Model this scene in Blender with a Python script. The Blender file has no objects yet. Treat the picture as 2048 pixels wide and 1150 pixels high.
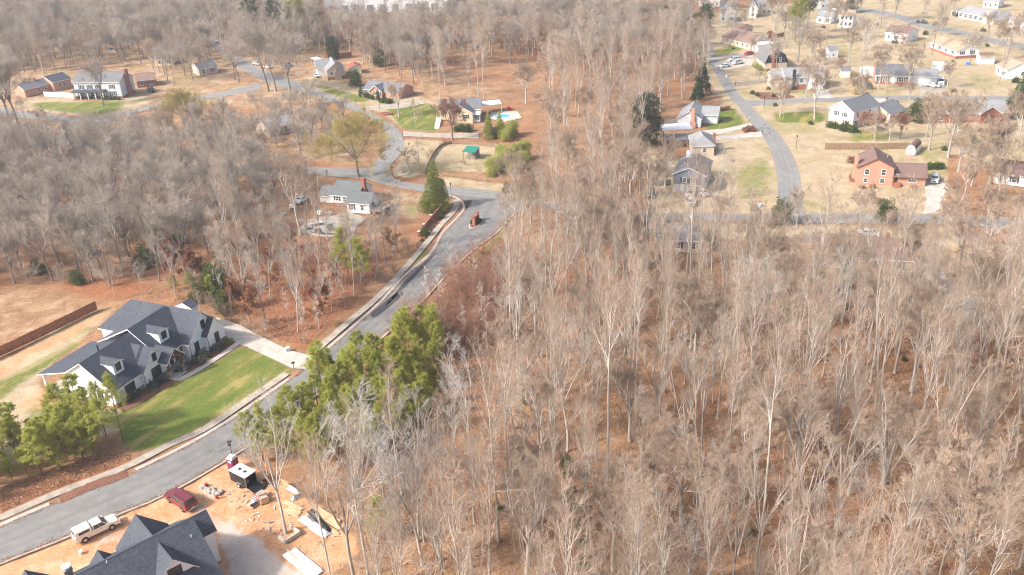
import bpy, bmesh, math, random
import numpy as np
from mathutils import Vector, Matrix
SC = bpy.context.scene
COL = SC.collection
rng = np.random.default_rng(7)
random.seed(7)
# ------------------------------------------------------------------ camera
F_PX, PITCH, ROLL, CAM_H = 1800.0, math.radians(26.0), math.radians(2.8), 80.0
_fwd = np.array([0, math.cos(PITCH), -math.sin(PITCH)])
_up0 = np.array([0, math.sin(PITCH), math.cos(PITCH)])
_rt0 = np.array([1.0, 0, 0])
_up = _up0*math.cos(ROLL) + _rt0*math.sin(ROLL)
_rt = _rt0*math.cos(ROLL) - _up0*math.sin(ROLL)
cd = bpy.data.cameras.new('camera'); cam = bpy.data.objects.new('camera', cd); COL.objects.link(cam)
cd.sensor_width = 36.0; cd.lens = F_PX/2048*36.0; cd.clip_start = 1.0; cd.clip_end = 9000
m3 = Matrix((_rt, _up, -_fwd)).transposed()
cam.matrix_world = Matrix.Translation((0, 0, CAM_H)) @ m3.to_4x4()
SC.camera = cam
SC.cycles.use_denoising = True; SC.cycles.denoiser = 'OPENIMAGEDENOISE'; SC.cycles.denoising_input_passes = 'RGB_ALBEDO_NORMAL'; SC.cycles.denoising_prefilter = 'ACCURATE'; SC.cycles.use_adaptive_sampling = False; SC.cycles.filter_width = 1.1; SC.cycles.sample_clamp_indirect = 4.0
SC.cycles.max_bounces = 6; SC.cycles.diffuse_bounces = 2; SC.cycles.glossy_bounces = 2; SC.cycles.transmission_bounces = 2; SC.cycles.volume_bounces = 0; SC.cycles.caustics_reflective = False; SC.cycles.caustics_refractive = False
SC.view_settings.view_transform = 'Standard'; SC.view_settings.look = 'None'
SC.view_settings.exposure = 1.14; SC.view_settings.gamma = 1.0
# ------------------------------------------------------------------ light
SUN_EL, SUN_DX, SUN_DY = math.radians(38), -0.90, -0.36      # direction the sun stands in
w = bpy.data.worlds.new('World'); SC.world = w; w.use_nodes = True
nt = w.node_tree; nt.nodes.clear()
wo = nt.nodes.new('ShaderNodeOutputWorld'); bg = nt.nodes.new('ShaderNodeBackground'); sk = nt.nodes.new('ShaderNodeTexSky')
sk.sky_type = 'NISHITA'; sk.sun_disc = False; sk.sun_elevation = SUN_EL
sk.sun_rotation = math.atan2(SUN_DX, SUN_DY)
sk.air_density = 1.0; sk.dust_density = 5.0; sk.ozone_density = 1.0
bg.inputs['Strength'].default_value = 0.13
nt.links.new(sk.outputs[0], bg.inputs[0]); nt.links.new(bg.outputs[0], wo.inputs[0])
sl = bpy.data.lights.new('sun', 'SUN'); so = bpy.data.objects.new('sun', sl); COL.objects.link(so)
sl.energy = 2.6; sl.angle = math.radians(4.0); sl.color = (1.0, 0.955, 0.895)
sd = Vector((SUN_DX, SUN_DY, 0)).normalized()*math.cos(SUN_EL) + Vector((0, 0, math.sin(SUN_EL)))
so.rotation_euler = sd.to_track_quat('Z', 'Y').to_euler(); so.location = (-100, -40, 120)
# ------------------------------------------------------------------ photo pixel (2048 wide) -> ground point of the place
def G(px, py, z=0.0):
    d = _fwd*F_PX + _rt*(px-1024) - _up*(py-575)
    t = (z-CAM_H)/d[2]
    return Vector((d[0]*t, d[1]*t, z))
def PX(v):
    q = np.array(v, float) - np.array([0, 0, CAM_H]); c = q @ _fwd
    return 1024+F_PX*(q@_rt)/c, 575-F_PX*(q@_up)/c
def zof(b, ytop):            # height of a point above ground pixel b that shows at image row ytop
    p = G(*b); lo, hi = 0.0, 40.0
    for _ in range(30):
        m = (lo+hi)/2
        if PX((p.x, p.y, m))[1] > ytop: lo = m
        else: hi = m
    return lo
# ------------------------------------------------------------------ material helpers
class NT:
    def __init__(s, name):
        s.m = bpy.data.materials.new(name); s.m.use_nodes = True
        s.t = s.m.node_tree; s.t.nodes.clear()
        s.out = s.t.nodes.new('ShaderNodeOutputMaterial'); s.b = s.t.nodes.new('ShaderNodeBsdfPrincipled')
        s.t.links.new(s.b.outputs[0], s.out.inputs[0])
    def n(s, typ, **kw):
        nd = s.t.nodes.new('ShaderNode'+typ)
        for k, v in kw.items():
            if k in nd.inputs: nd.inputs[k].default_value = v
            else: setattr(nd, k, v)
        return nd
    def l(s, a, b): s.t.links.new(a, b)
    def noise(s, scale, detail=4, rough=.55, vec=None, dist=0):
        nd = s.n('TexNoise', Scale=scale, Detail=detail, Roughness=rough, Distortion=dist)
        if vec is not None: s.l(vec, nd.inputs['Vector'])
        return nd.outputs['Fac']
    def ramp(s, fac, stops):
        nd = s.n('ValToRGB'); e = nd.color_ramp.elements
        while len(e) < len(stops): e.new(.5)
        for i, (p, c) in enumerate(stops):
            e[i].position = p; e[i].color = (*c, 1) if len(c) == 3 else c
        s.l(fac, nd.inputs[0]); return nd.outputs[0]
    def mix(s, fac, a, b, mode='MIX'):
        nd = s.n('Mix', data_type='RGBA', blend_type=mode)
        for sock, v in ((nd.inputs[0], fac), (nd.inputs[6], a), (nd.inputs[7], b)):
            if isinstance(v, (int, float)): sock.default_value = v
            elif isinstance(v, tuple): sock.default_value = (*v, 1)
            else: s.l(v, sock)
        return nd.outputs[2]
    def math(s, op, a, b=0.0, c=None):
        nd = s.n('Math', operation=op)
        for i, v in enumerate((a, b) if c is None else (a, b, c)):
            if isinstance(v, (int, float)): nd.inputs[i].default_value = v
            else: s.l(v, nd.inputs[i])
        return nd.outputs[0]
    def mrange(s, v, a, b, c=0.0, d=1.0, smooth=True):
        nd = s.n('MapRange'); nd.interpolation_type = 'SMOOTHSTEP' if smooth else 'LINEAR'
        s.l(v, nd.inputs[0])
        for i, q in enumerate((a, b, c, d)): nd.inputs[i+1].default_value = q
        return nd.outputs[0]
    def col(s, c):
        if isinstance(c, tuple): s.b.inputs['Base Color'].default_value = (*c, 1)
        else: s.l(c, s.b.inputs['Base Color'])
    def fin(s, rough=.8, spec=.3, metal=0.0):
        s.b.inputs['Roughness'].default_value = rough; s.b.inputs['Specular IOR Level'].default_value = spec
        s.b.inputs['Metallic'].default_value = metal; return s.m
    def bump(s, h, strength=.3, dist=.05):
        nd = s.n('Bump', Strength=strength, Distance=dist); s.l(h, nd.inputs['Height']); s.l(nd.outputs[0], s.b.inputs['Normal'])
    def obj(s): return s.n('TexCoord').outputs['Object']
    def pos(s): return s.n('NewGeometry').outputs['Position']
    def island(s): return s.n('NewGeometry').outputs['Random Per Island']
    def orand(s): return s.n('ObjectInfo').outputs['Random']
def mul(c, k): return tuple(min(1, x*k) for x in c)
def plain(name, c, rough=.7, spec=.3, metal=0.0, var=.12, scale=1.5):
    t = NT(name); f = t.noise(scale, 5, .6, t.obj())
    t.col(t.ramp(f, [(.3, mul(c, 1-var)), (.7, mul(c, 1+var))])); return t.fin(rough, spec, metal)
def shingle(name, c, var=.35):
    t = NT(name); uv = t.n('TexCoord').outputs['UV']
    br = t.n('TexBrick', Scale=1.0, **{'Mortar Size': .012, 'Brick Width': .34, 'Row Height': .15, 'Mortar Smooth': .3, 'Bias': 0.0})
    br.offset = .5; t.l(uv, br.inputs['Vector'])
    br.inputs['Color1'].default_value = (*mul(c, 1-var), 1); br.inputs['Color2'].default_value = (*mul(c, 1+var), 1)
    br.inputs['Mortar'].default_value = (*mul(c, .45), 1)
    n1 = t.noise(.35, 4, .6, t.obj()); n2 = t.noise(9, 3, .7, t.obj())
    c1 = t.mix(.55, br.outputs[0], t.ramp(n1, [(.3, mul(c, .8)), (.7, mul(c, 1.2))]))
    t.col(t.mix(.25, c1, t.ramp(n2, [(.3, mul(c, .6)), (.7, mul(c, 1.5))])))
    t.bump(br.outputs['Fac'], .5, -.02); return t.fin(.9, .2)
def siding(name, c, row=.2, vert=False):
    t = NT(name); o = t.obj(); sp = t.n('SeparateXYZ'); t.l(o, sp.inputs[0])
    if vert: src = t.math('ADD', sp.outputs[0], sp.outputs[1])
    else: src = sp.outputs[2]
    fr = t.math('FRACT', t.math('MULTIPLY', src, 1/row))
    f = t.noise(.8, 4, .6, o)
    t.col(t.ramp(f, [(.3, mul(c, .92)), (.7, mul(c, 1.05))]))
    t.bump(fr, .35, .02); return t.fin(.55, .35)
def brickm(name, c1, c2, mortar):
    t = NT(name); o = t.obj()
    mp = t.n('VectorMath', operation='MULTIPLY'); sp = t.n('SeparateXYZ'); t.l(o, sp.inputs[0])
    cb = t.n('CombineXYZ'); t.l(t.math('ADD', sp.outputs[0], sp.outputs[1]), cb.inputs[0]); t.l(sp.outputs[2], cb.inputs[1])
    br = t.n('TexBrick', Scale=1.0, **{'Mortar Size': .008, 'Brick Width': .22, 'Row Height': .075})
    t.l(cb.outputs[0], br.inputs['Vector'])
    for k, c in (('Color1', c1), ('Color2', c2), ('Mortar', mortar)): br.inputs[k].default_value = (*c, 1)
    f = t.noise(.7, 4, .6, o)
    t.col(t.mix(f, br.outputs[0], t.mix(.5, br.outputs[0], mul(c2, 1.15)))); t.bump(br.outputs['Fac'], .4, -.01); return t.fin(.85, .2)
MAT = {}
MAT['white'] = siding('white_siding', (.84, .85, .86), .2)
MAT['batten'] = siding('white_board_batten', (.86, .87, .88), .4, True)
MAT['cream'] = siding('cream_siding', (.72, .64, .46), .2)
MAT['greysid'] = siding('grey_siding', (.50, .51, .52), .2)
MAT['bluesid'] = siding('blue_grey_siding', (.20, .23, .28), .2)
MAT['palesid'] = siding('pale_grey_siding', (.55, .58, .62), .2)
MAT['tansid'] = siding('tan_siding', (.55, .47, .38), .2)
MAT['darksid'] = siding('charcoal_siding', (.035, .045, .06), .2)
MAT['brick'] = brickm('orange_brick', (.43, .19, .125), (.52, .26, .18), (.46, .38, .32))
MAT['redbrick'] = brickm('red_brick', (.24, .075, .05), (.33, .12, .08), (.36, .28, .24))
MAT['tanbrick'] = brickm('tan_brick', (.50, .39, .31), (.60, .48, .40), (.55, .5, .45))
MAT['stone'] = brickm('brown_stone_veneer', (.20, .15, .12), (.36, .29, .24), (.32, .29, .26))
MAT['r_char'] = shingle('charcoal_shingles', (.075, .085, .105), .6)
MAT['r_grey'] = shingle('grey_shingles', (.17, .175, .19))
MAT['r_lgrey'] = shingle('light_grey_shingles', (.27, .275, .285))
MAT['r_green'] = shingle('green_grey_shingles', (.145, .16, .16))
MAT['r_brown'] = shingle('brown_shingles', (.19, .125, .11))
MAT['r_tan'] = shingle('tan_shingles', (.40, .29, .21))
MAT['r_red'] = shingle('red_brown_shingles', (.235, .16, .135))
MAT['trim'] = plain('white_trim', (.82, .82, .82), .5, .4, 0, .04)
MAT['black'] = plain('black_trim', (.018, .019, .022), .45, .4)
MAT['rubber'] = plain('tyre_rubber', (.02, .02, .02), .85, .2)
MAT['iron'] = plain('dark_metal', (.04, .04, .045), .4, .5, .6)
MAT['steel'] = plain('grey_metal', (.45, .46, .47), .35, .5, .8)
MAT['alum'] = plain('white_metal_roof', (.80, .80, .80), .4, .5, .1)
MAT['concrete'] = plain('pale_concrete', (.45, .415, .365), .9, .2, 0, .22, .5)
MAT['oldconc'] = plain('weathered_concrete', (.37, .32, .265), .92, .2, 0, .25, .6)
MAT['wood'] = plain('raw_timber', (.62, .42, .25), .8, .2, 0, .2, 3)
MAT['stain'] = plain('brown_stained_timber', (.20, .085, .045), .7, .3, 0, .2, 3)
MAT['deck'] = plain('weathered_decking', (.30, .26, .22), .85, .2, 0, .2, 2)
MAT['shutter'] = plain('dark_shutter', (.04, .045, .055), .6, .3)
MAT['brownshut'] = plain('brown_shutter', (.16, .07, .05), .6, .3)
MAT['greenmetal'] = plain('green_metal_roof', (.035, .22, .16), .45, .4, .2)
MAT['redmetal'] = plain('red_roof', (.42, .09, .06), .6, .3)
MAT['fence'] = plain('cedar_fence', (.30, .135, .075), .85, .2, 0, .35, 2.2)
MAT['oldfence'] = plain('weathered_fence', (.26, .18, .12), .85, .2, 0, .3, 2)
MAT['whitefence'] = plain('white_vinyl_fence', (.78, .78, .77), .5, .3, 0, .05)
MAT['doorwood'] = plain('dark_wood_door', (.09, .045, .03), .5, .4)
MAT['maroon'] = plain('maroon_plastic', (.22, .025, .09), .45, .4)
MAT['poolblue'] = plain('pool_liner', (.10, .36, .55), .4, .4)
MAT['tarp'] = plain('white_tarp', (.75, .76, .78), .5, .4, 0, .15, 3)
MAT['bluestuff'] = plain('blue_plastic', (.05, .2, .55), .5, .4)
MAT['redstuff'] = plain('red_plastic', (.55, .03, .03), .5, .4)
MAT['rock'] = plain('grey_rock', (.38, .35, .31), .9, .2, 0, .3, 3)
MAT['mulch'] = plain('bark_mulch', (.19, .095, .065), .95, .1, 0, .45, 5)
def glassm():
    t = NT('window_glass'); t.col((.045, .055, .065)); t.fin(.08, .6); return t.m
MAT['glass'] = glassm()
def glowwater():
    t = NT('pool_water'); t.col((.10, .42, .56)); t.bump(t.noise(4, 3, .5, t.obj()), .15, .05); t.fin(.06, .5); return t.m
MAT['water'] = glowwater()
def murk():
    t = NT('murky_water'); t.col((.045, .04, .02)); t.bump(t.noise(5, 3, .5, t.obj()), .1, .05); t.fin(.1, .5); return t.m
MAT['murk'] = murk()
def paintm(name, c, coat=.6):
    t = NT(name); f = t.noise(1.2, 3, .5, t.obj()); t.col(t.ramp(f, [(.3, mul(c, .93)), (.7, mul(c, 1.05))])); t.fin(.32, .5, .1)
    t.b.inputs['Coat Weight'].default_value = coat; t.b.inputs['Coat Roughness'].default_value = .08; return t.m
for k, c in dict(p_white=(.78, .79, .80), p_silver=(.50, .53, .56), p_maroon=(.17, .022, .03), p_gold=(.70, .64, .54), p_red=(.55, .03, .04), p_dark=(.04, .045, .055), p_black=(.02, .021, .023), p_blue=(.12, .2, .36)).items():
    MAT[k] = paintm('car_paint_'+k[2:], c)
MAT['lamp_red'] = plain('tail_lamp', (.45, .02, .02), .3, .5)
MAT['lamp_clear'] = plain('headlamp', (.75, .76, .78), .2, .6)
def asphalt(name, c, patch=.25, uv=False):
    t = NT(name); p = t.pos()
    a = t.noise(.05, 5, .6, p, .5); b = t.noise(.45, 5, .65, p); g = t.noise(14, 3, .7, p)
    base = t.ramp(a, [(.32, mul(c, 1-patch)), (.55, c), (.75, mul(c, 1+patch))])
    base = t.mix(.4, base, t.ramp(b, [(.3, mul(c, .75)), (.7, mul(c, 1.25))]))
    base = t.mix(.12, base, t.ramp(g, [(.25, mul(c, .5)), (.8, mul(c, 1.5))]))
    cr = t.n('TexVoronoi', Scale=.16); cr.feature = 'DISTANCE_TO_EDGE'
    wn = t.n('TexNoise', Scale=.5, Detail=4); t.l(p, wn.inputs['Vector'])
    wv = t.n('VectorMath', operation='MULTIPLY_ADD'); t.l(wn.outputs['Color'], wv.inputs[0]); wv.inputs[1].default_value = (2.5, 2.5, 2.5); t.l(p, wv.inputs[2])
    t.l(wv.outputs[0], cr.inputs['Vector'])
    ck = t.mrange(cr.outputs['Distance'], .0, .02, .8, 0)
    ck = t.math('MULTIPLY', ck, t.mrange(t.noise(.07, 3, .5, p), .48, .6))
    base = t.mix(ck, base, mul(c, .35))
    if uv:      # wheel tracks worn pale, an oil-dark lane middle and dusty edges
        sp = t.n('SeparateXYZ'); t.l(t.n('TexCoord').outputs['UV'], sp.inputs[0]); u = sp.outputs[0]
        wob = t.math('ADD', u, t.math('MULTIPLY', t.math('SUBTRACT', t.noise(.12, 2, .5, p), .5), .10))
        tr = t.math('ABSOLUTE', t.math('SINE', t.math('MULTIPLY', wob, 4*math.pi)))
        base = t.mix(t.math('MULTIPLY', t.mrange(tr, .2, 1.0), t.mrange(b, .35, .65, .05, .4)), base, mul(c, 1.35))
        ed = t.math('ABSOLUTE', t.math('SUBTRACT', u, .5)); ed = t.mrange(t.math('ADD', ed, t.math('MULTIPLY', t.math('SUBTRACT', t.noise(.5, 4, .6, p), .5), .12)), .45, .52, 0, .7)
        base = t.mix(ed, base, (.36, .27, .19))
        mid = t.mrange(t.math('ABSOLUTE', t.math('SUBTRACT', wob, .5)), .0, .012, .5, 0)
        base = t.mix(mid, base, mul(c, .55))
    t.col(base); t.bump(g, .1, .02); return t.fin(.88, .25)
MAT['asphalt'] = asphalt('road_asphalt', (.195, .19, .182), .4, uv=True)
MAT['asphalt_old'] = asphalt('old_street_asphalt', (.225, .22, .21), .2, uv=True)
MAT['patch'] = asphalt('road_shadow_asphalt', (.06, .06, .065))  # near-black asphalt standing in for tree shadow on the road
# ------------------------------------------------------------------ bark, twig and leaf materials
def twigm(name, c, var=.3):
    t = NT(name); r = t.orand(); i = t.island()
    a = t.ramp(r, [(0, mul(c, 1-var)), (.5, c), (1, mul(c, 1+var*.8))])
    t.col(t.mix(.4, a, t.ramp(i, [(0, mul(c, .7)), (1, mul(c, 1.3))]))); return t.fin(.85, .15)
def barkm(name, c):
    t = NT(name); o = t.obj(); mp = t.n('Mapping'); mp.inputs['Scale'].default_value = (3, 3, .5); t.l(o, mp.inputs[0])
    f = t.noise(2.2, 5, .65, mp.outputs[0]); r = t.orand()
    a = t.ramp(f, [(.3, mul(c, .55)), (.55, c), (.75, mul(c, 1.35))])
    t.col(t.mix(.45, a, t.ramp(r, [(0, mul(c, .6)), (1, mul(c, 1.3))]))); t.bump(f, .5, .04); return t.fin(.9, .15)
def leafm(name, c1, c2, c3, trans=.25):
    t = NT(name); i = t.island(); r = t.orand()
    a = t.ramp(i, [(0, c1), (.55, c2), (1, c3)])
    a = t.mix(.35, a, t.ramp(r, [(0, mul(c2, .7)), (1, mul(c2, 1.4))]))
    t.col(a); t.fin(.6, .25)
    tr = t.n('BsdfTranslucent'); t.l(a, tr.inputs[0]); ms = t.n('MixShader'); ms.inputs[0].default_value = trans
    t.l(t.b.outputs[0], ms.inputs[1]); t.l(tr.outputs[0], ms.inputs[2]); t.l(ms.outputs[0], t.out.inputs[0]); return t.m
MAT['bark'] = barkm('grey_bark', (.43, .385, .34))
MAT['darkbark'] = barkm('dark_bark', (.25, .215, .185))
MAT['pinebark'] = barkm('pine_bark', (.20, .135, .10))
MAT['limb'] = twigm('limb_bark', (.66, .605, .55), .2)
MAT['limbgrey'] = twigm('grey_limb_bark', (.44, .41, .375), .25)
MAT['twig'] = twigm('tan_twigs', (.40, .30, .225), .3)
MAT['twiggrey'] = twigm('grey_twigs', (.44, .375, .315), .35)
MAT['twigred'] = twigm('reddish_twigs', (.33, .18, .13), .25)
MAT['twigyellow'] = twigm('olive_twigs', (.42, .34, .13), .2)
MAT['twigbrown'] = twigm('brown_brush', (.33, .205, .14), .3)
MAT['needle'] = leafm('pine_needles', (.24, .27, .05), (.43, .45, .10), (.62, .58, .2), .5)
MAT['needledark'] = leafm('dark_needles', (.022, .05, .022), (.055, .105, .045), (.11, .16, .07), .2)
MAT['cedar'] = leafm('conifer_scales', (.085, .115, .03), (.19, .22, .05), (.34, .33, .09), .25)
MAT['gold'] = leafm('golden_conifer_scales', (.10, .11, .02), (.22, .22, .04), (.36, .33, .06), .25)
MAT['magnolia'] = leafm('magnolia_leaves', (.012, .028, .014), (.03, .06, .03), (.07, .11, .06), .1)
MAT['bamboo'] = leafm('bamboo_leaves', (.26, .31, .07), (.44, .46, .14), (.60, .58, .24), .4)
MAT['hedge'] = leafm('hedge_leaves', (.03, .055, .015), (.07, .11, .03), (.14, .18, .06), .2)
MAT['limehedge'] = leafm('lime_hedge_leaves', (.10, .15, .02), (.22, .28, .05), (.36, .4, .1), .3)
MAT['oakleaf'] = leafm('dry_oak_leaves', (.26, .10, .045), (.42, .19, .085), (.55, .30, .16), .35)
MAT['redleaf'] = leafm('dry_red_leaves', (.20, .075, .05), (.30, .13, .09), (.40, .2, .14), .3)
MAT['flower'] = leafm('yellow_flowers', (.30, .16, .01), (.55, .33, .02), (.7, .5, .05), .2)
MAT['pampas'] = leafm('pampas_grass', (.4, .34, .16), (.6, .5, .28), (.75, .66, .42), .3)
MAT['greyshrub'] = leafm('grey_green_leaves', (.05, .06, .045), (.10, .115, .09), (.18, .2, .16), .15)
MAT['ivy'] = leafm('ivy_leaves', (.02, .045, .012), (.05, .09, .025), (.10, .15, .05), .15)
# ------------------------------------------------------------------ object helpers
def prop(o, label=None, cat=None, group=None, kind=None):
    if label: o['label'] = label
    if cat: o['category'] = cat
    if group: o['group'] = group
    if kind: o['kind'] = kind
    return o
def thing(name, label, cat, loc=(0, 0, 0), rz=0.0, group=None):
    o = bpy.data.objects.new(name, None); COL.objects.link(o); o.empty_display_size = .3
    o.location = loc; o.rotation_euler = (0, 0, rz); return prop(o, label, cat, group)
def link(name, me, parent=None):
    o = bpy.data.objects.new(name, me); COL.objects.link(o)
    if parent is not None: o.parent = parent
    return o
def mat_of(m): return MAT[m] if isinstance(m, str) else m
class MB:
    def __init__(s): s.v = []; s.f = []; s.mi = []; s.uv = []
    def face(s, pts, mi=0, uv=None):
        b = len(s.v); s.v += [tuple(p) for p in pts]; s.f.append(tuple(range(b, b+len(pts)))); s.mi.append(mi)
        s.uv.append(uv if uv else [(0, 0)]*len(pts)); return s
    def slope(s, pts, mi=0):
        P = [Vector(p) for p in pts]; u = (P[1]-P[0]).normalized(); n = (P[1]-P[0]).cross(P[2]-P[0]).normalized(); v = n.cross(u)
        return s.face(pts, mi, [((p-P[0]).dot(u)+7.3, (p-P[0]).dot(v)) for p in P])
    def grid8(s, c, mi=0):       # 8 corners: bottom ring 0-3, top ring 4-7
        b = len(s.v); s.v += [tuple(p) for p in c]
        for f in ((3, 2, 1, 0), (4, 5, 6, 7), (0, 1, 5, 4), (1, 2, 6, 5), (2, 3, 7, 6), (3, 0, 4, 7)):
            s.f.append(tuple(b+i for i in f)); s.mi.append(mi); s.uv.append([(0, 0)]*4)
        return s
    def box(s, x0, x1, y0, y1, z0, z1, mi=0):
        return s.grid8([(x0, y0, z0), (x1, y0, z0), (x1, y1, z0), (x0, y1, z0), (x0, y0, z1), (x1, y0, z1), (x1, y1, z1), (x0, y1, z1)], mi)
    def prism(s, poly, z0, z1, mi=0):
        n = len(poly); b = len(s.v)
        s.v += [(p[0], p[1], z0) for p in poly]+[(p[0], p[1], z1) for p in poly]
        s.f.append(tuple(b+i for i in reversed(range(n)))); s.f.append(tuple(b+n+i for i in range(n)))
        s.mi += [mi, mi]; s.uv += [[(0, 0)]*n]*2
        for i in range(n):
            j = (i+1) % n; s.f.append((b+i, b+j, b+n+j, b+n+i)); s.mi.append(mi); s.uv.append([(0, 0)]*4)
        return s
    def extr(s, prof, axis, a0, a1, mi=0):     # profile [(h, z)] extruded along axis 'x' or 'y'
        n = len(prof); b = len(s.v)
        for a in (a0, a1): s.v += [((a, h, z) if axis == 'x' else (h, a, z)) for h, z in prof]
        s.f.append(tuple(b+i for i in range(n))); s.f.append(tuple(b+n+i for i in reversed(range(n))))
        s.mi += [mi, mi]; s.uv += [[(0, 0)]*n]*2
        for i in range(n):
            j = (i+1) % n; s.f.append((b+j, b+i, b+n+i, b+n+j)); s.mi.append(mi); s.uv.append([(0, 0)]*4)
        return s
    def tube(s, p0, p1, r0, r1=None, n=8, mi=0):
        r1 = r0 if r1 is None else r1; p0 = Vector(p0); p1 = Vector(p1); t = (p1-p0).normalized()
        u = t.cross(Vector((0, 0, 1)) if abs(t.z) < .9 else Vector((1, 0, 0))).normalized(); v = t.cross(u); b = len(s.v)
        for p, r in ((p0, r0), (p1, r1)):
            for k in range(n):
                a = 2*math.pi*k/n; s.v.append(tuple(p+(u*math.cos(a)+v*math.sin(a))*r))
        for k in range(n):
            j = (k+1) % n; s.f.append((b+k, b+j, b+n+j, b+n+k)); s.mi.append(mi); s.uv.append([(0, 0)]*4)
        s.f.append(tuple(b+k for k in reversed(range(n)))); s.f.append(tuple(b+n+k for k in range(n))); s.mi += [mi, mi]; s.uv += [[(0, 0)]*n]*2
        return s
    def mesh(s, name, mats, smooth=False, fixn=True, bevel=0):
        me = bpy.data.meshes.new(name); me.from_pydata(s.v, [], s.f)
        for m in (mats if isinstance(mats, (list, tuple)) else [mats]): me.materials.append(mat_of(m))
        me.polygons.foreach_set('material_index', s.mi)
        if any(any(u != (0, 0) for u in q) for q in s.uv):
            l = me.uv_layers.new(name='UVMap'); l.data.foreach_set('uv', [c for q in s.uv for p in q for c in p])
        if fixn or bevel:
            bm = bmesh.new(); bm.from_mesh(me)
            if bevel:
                bmesh.ops.remove_doubles(bm, verts=bm.verts, dist=1e-4)
                es = [e for e in bm.edges if len(e.link_faces) == 2 and e.calc_face_angle(0) > .5]
                bmesh.ops.bevel(bm, geom=es, offset=bevel, segments=2, affect='EDGES', profile=.6)
            bmesh.ops.recalc_face_normals(bm, faces=bm.faces); bm.to_mesh(me); bm.free()
        if smooth: me.polygons.foreach_set('use_smooth', [True]*len(me.polygons))
        me.update(); return me
    def build(s, name, mats, parent=None, **kw): return link(name, s.mesh(name, mats, **kw), parent)
def fastmesh(name, V, F, mats, mi=None, smooth=False):
    """V (n,3); F (m,k) equal-size faces, or a list of such arrays"""
    Fs = F if isinstance(F, list) else [F]
    me = bpy.data.meshes.new(name); V = np.ascontiguousarray(V, np.float32)
    nl = sum(f.size for f in Fs); npoly = sum(len(f) for f in Fs)
    me.vertices.add(len(V)); me.vertices.foreach_set('co', V.ravel())
    me.loops.add(nl); me.loops.foreach_set('vertex_index', np.concatenate([f.ravel() for f in Fs]).astype(np.int32))
    me.polygons.add(npoly)
    tot = np.concatenate([np.full(len(f), f.shape[1]) for f in Fs]).astype(np.int32)
    me.polygons.foreach_set('loop_start', np.concatenate([[0], np.cumsum(tot)[:-1]]).astype(np.int32))
    for m in (mats if isinstance(mats, (list, tuple)) else [mats]): me.materials.append(mat_of(m))
    if mi is not None: me.polygons.foreach_set('material_index', np.asarray(mi, np.int32))
    if smooth: me.polygons.foreach_set('use_smooth', np.ones(npoly, bool))
    me.update(calc_edges=True); return me
def smooth_line(pts, step):        # Catmull-Rom through 2-D points, resampled about every step metres
    P = np.array([[p[0], p[1]] for p in pts], float); P = np.vstack([2*P[0]-P[1], P, 2*P[-1]-P[-2]]); out = []
    for i in range(1, len(P)-2):
        for t in np.linspace(0, 1, 16, endpoint=False):
            a, b, c, d = P[i-1:i+3]
            out.append(.5*((2*b)+(-a+c)*t+(2*a-5*b+4*c-d)*t*t+(-a+3*b-3*c+d)*t**3))
    out.append(P[-2]); out = np.array(out)
    s = np.concatenate([[0], np.cumsum(np.linalg.norm(np.diff(out, axis=0), axis=1))])
    n = max(2, int(round(s[-1]/step))+1); q = np.linspace(0, s[-1], n)
    return np.c_[np.interp(q, s, out[:, 0]), np.interp(q, s, out[:, 1])]
def gl(pts): return [G(*p) for p in pts]
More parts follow.
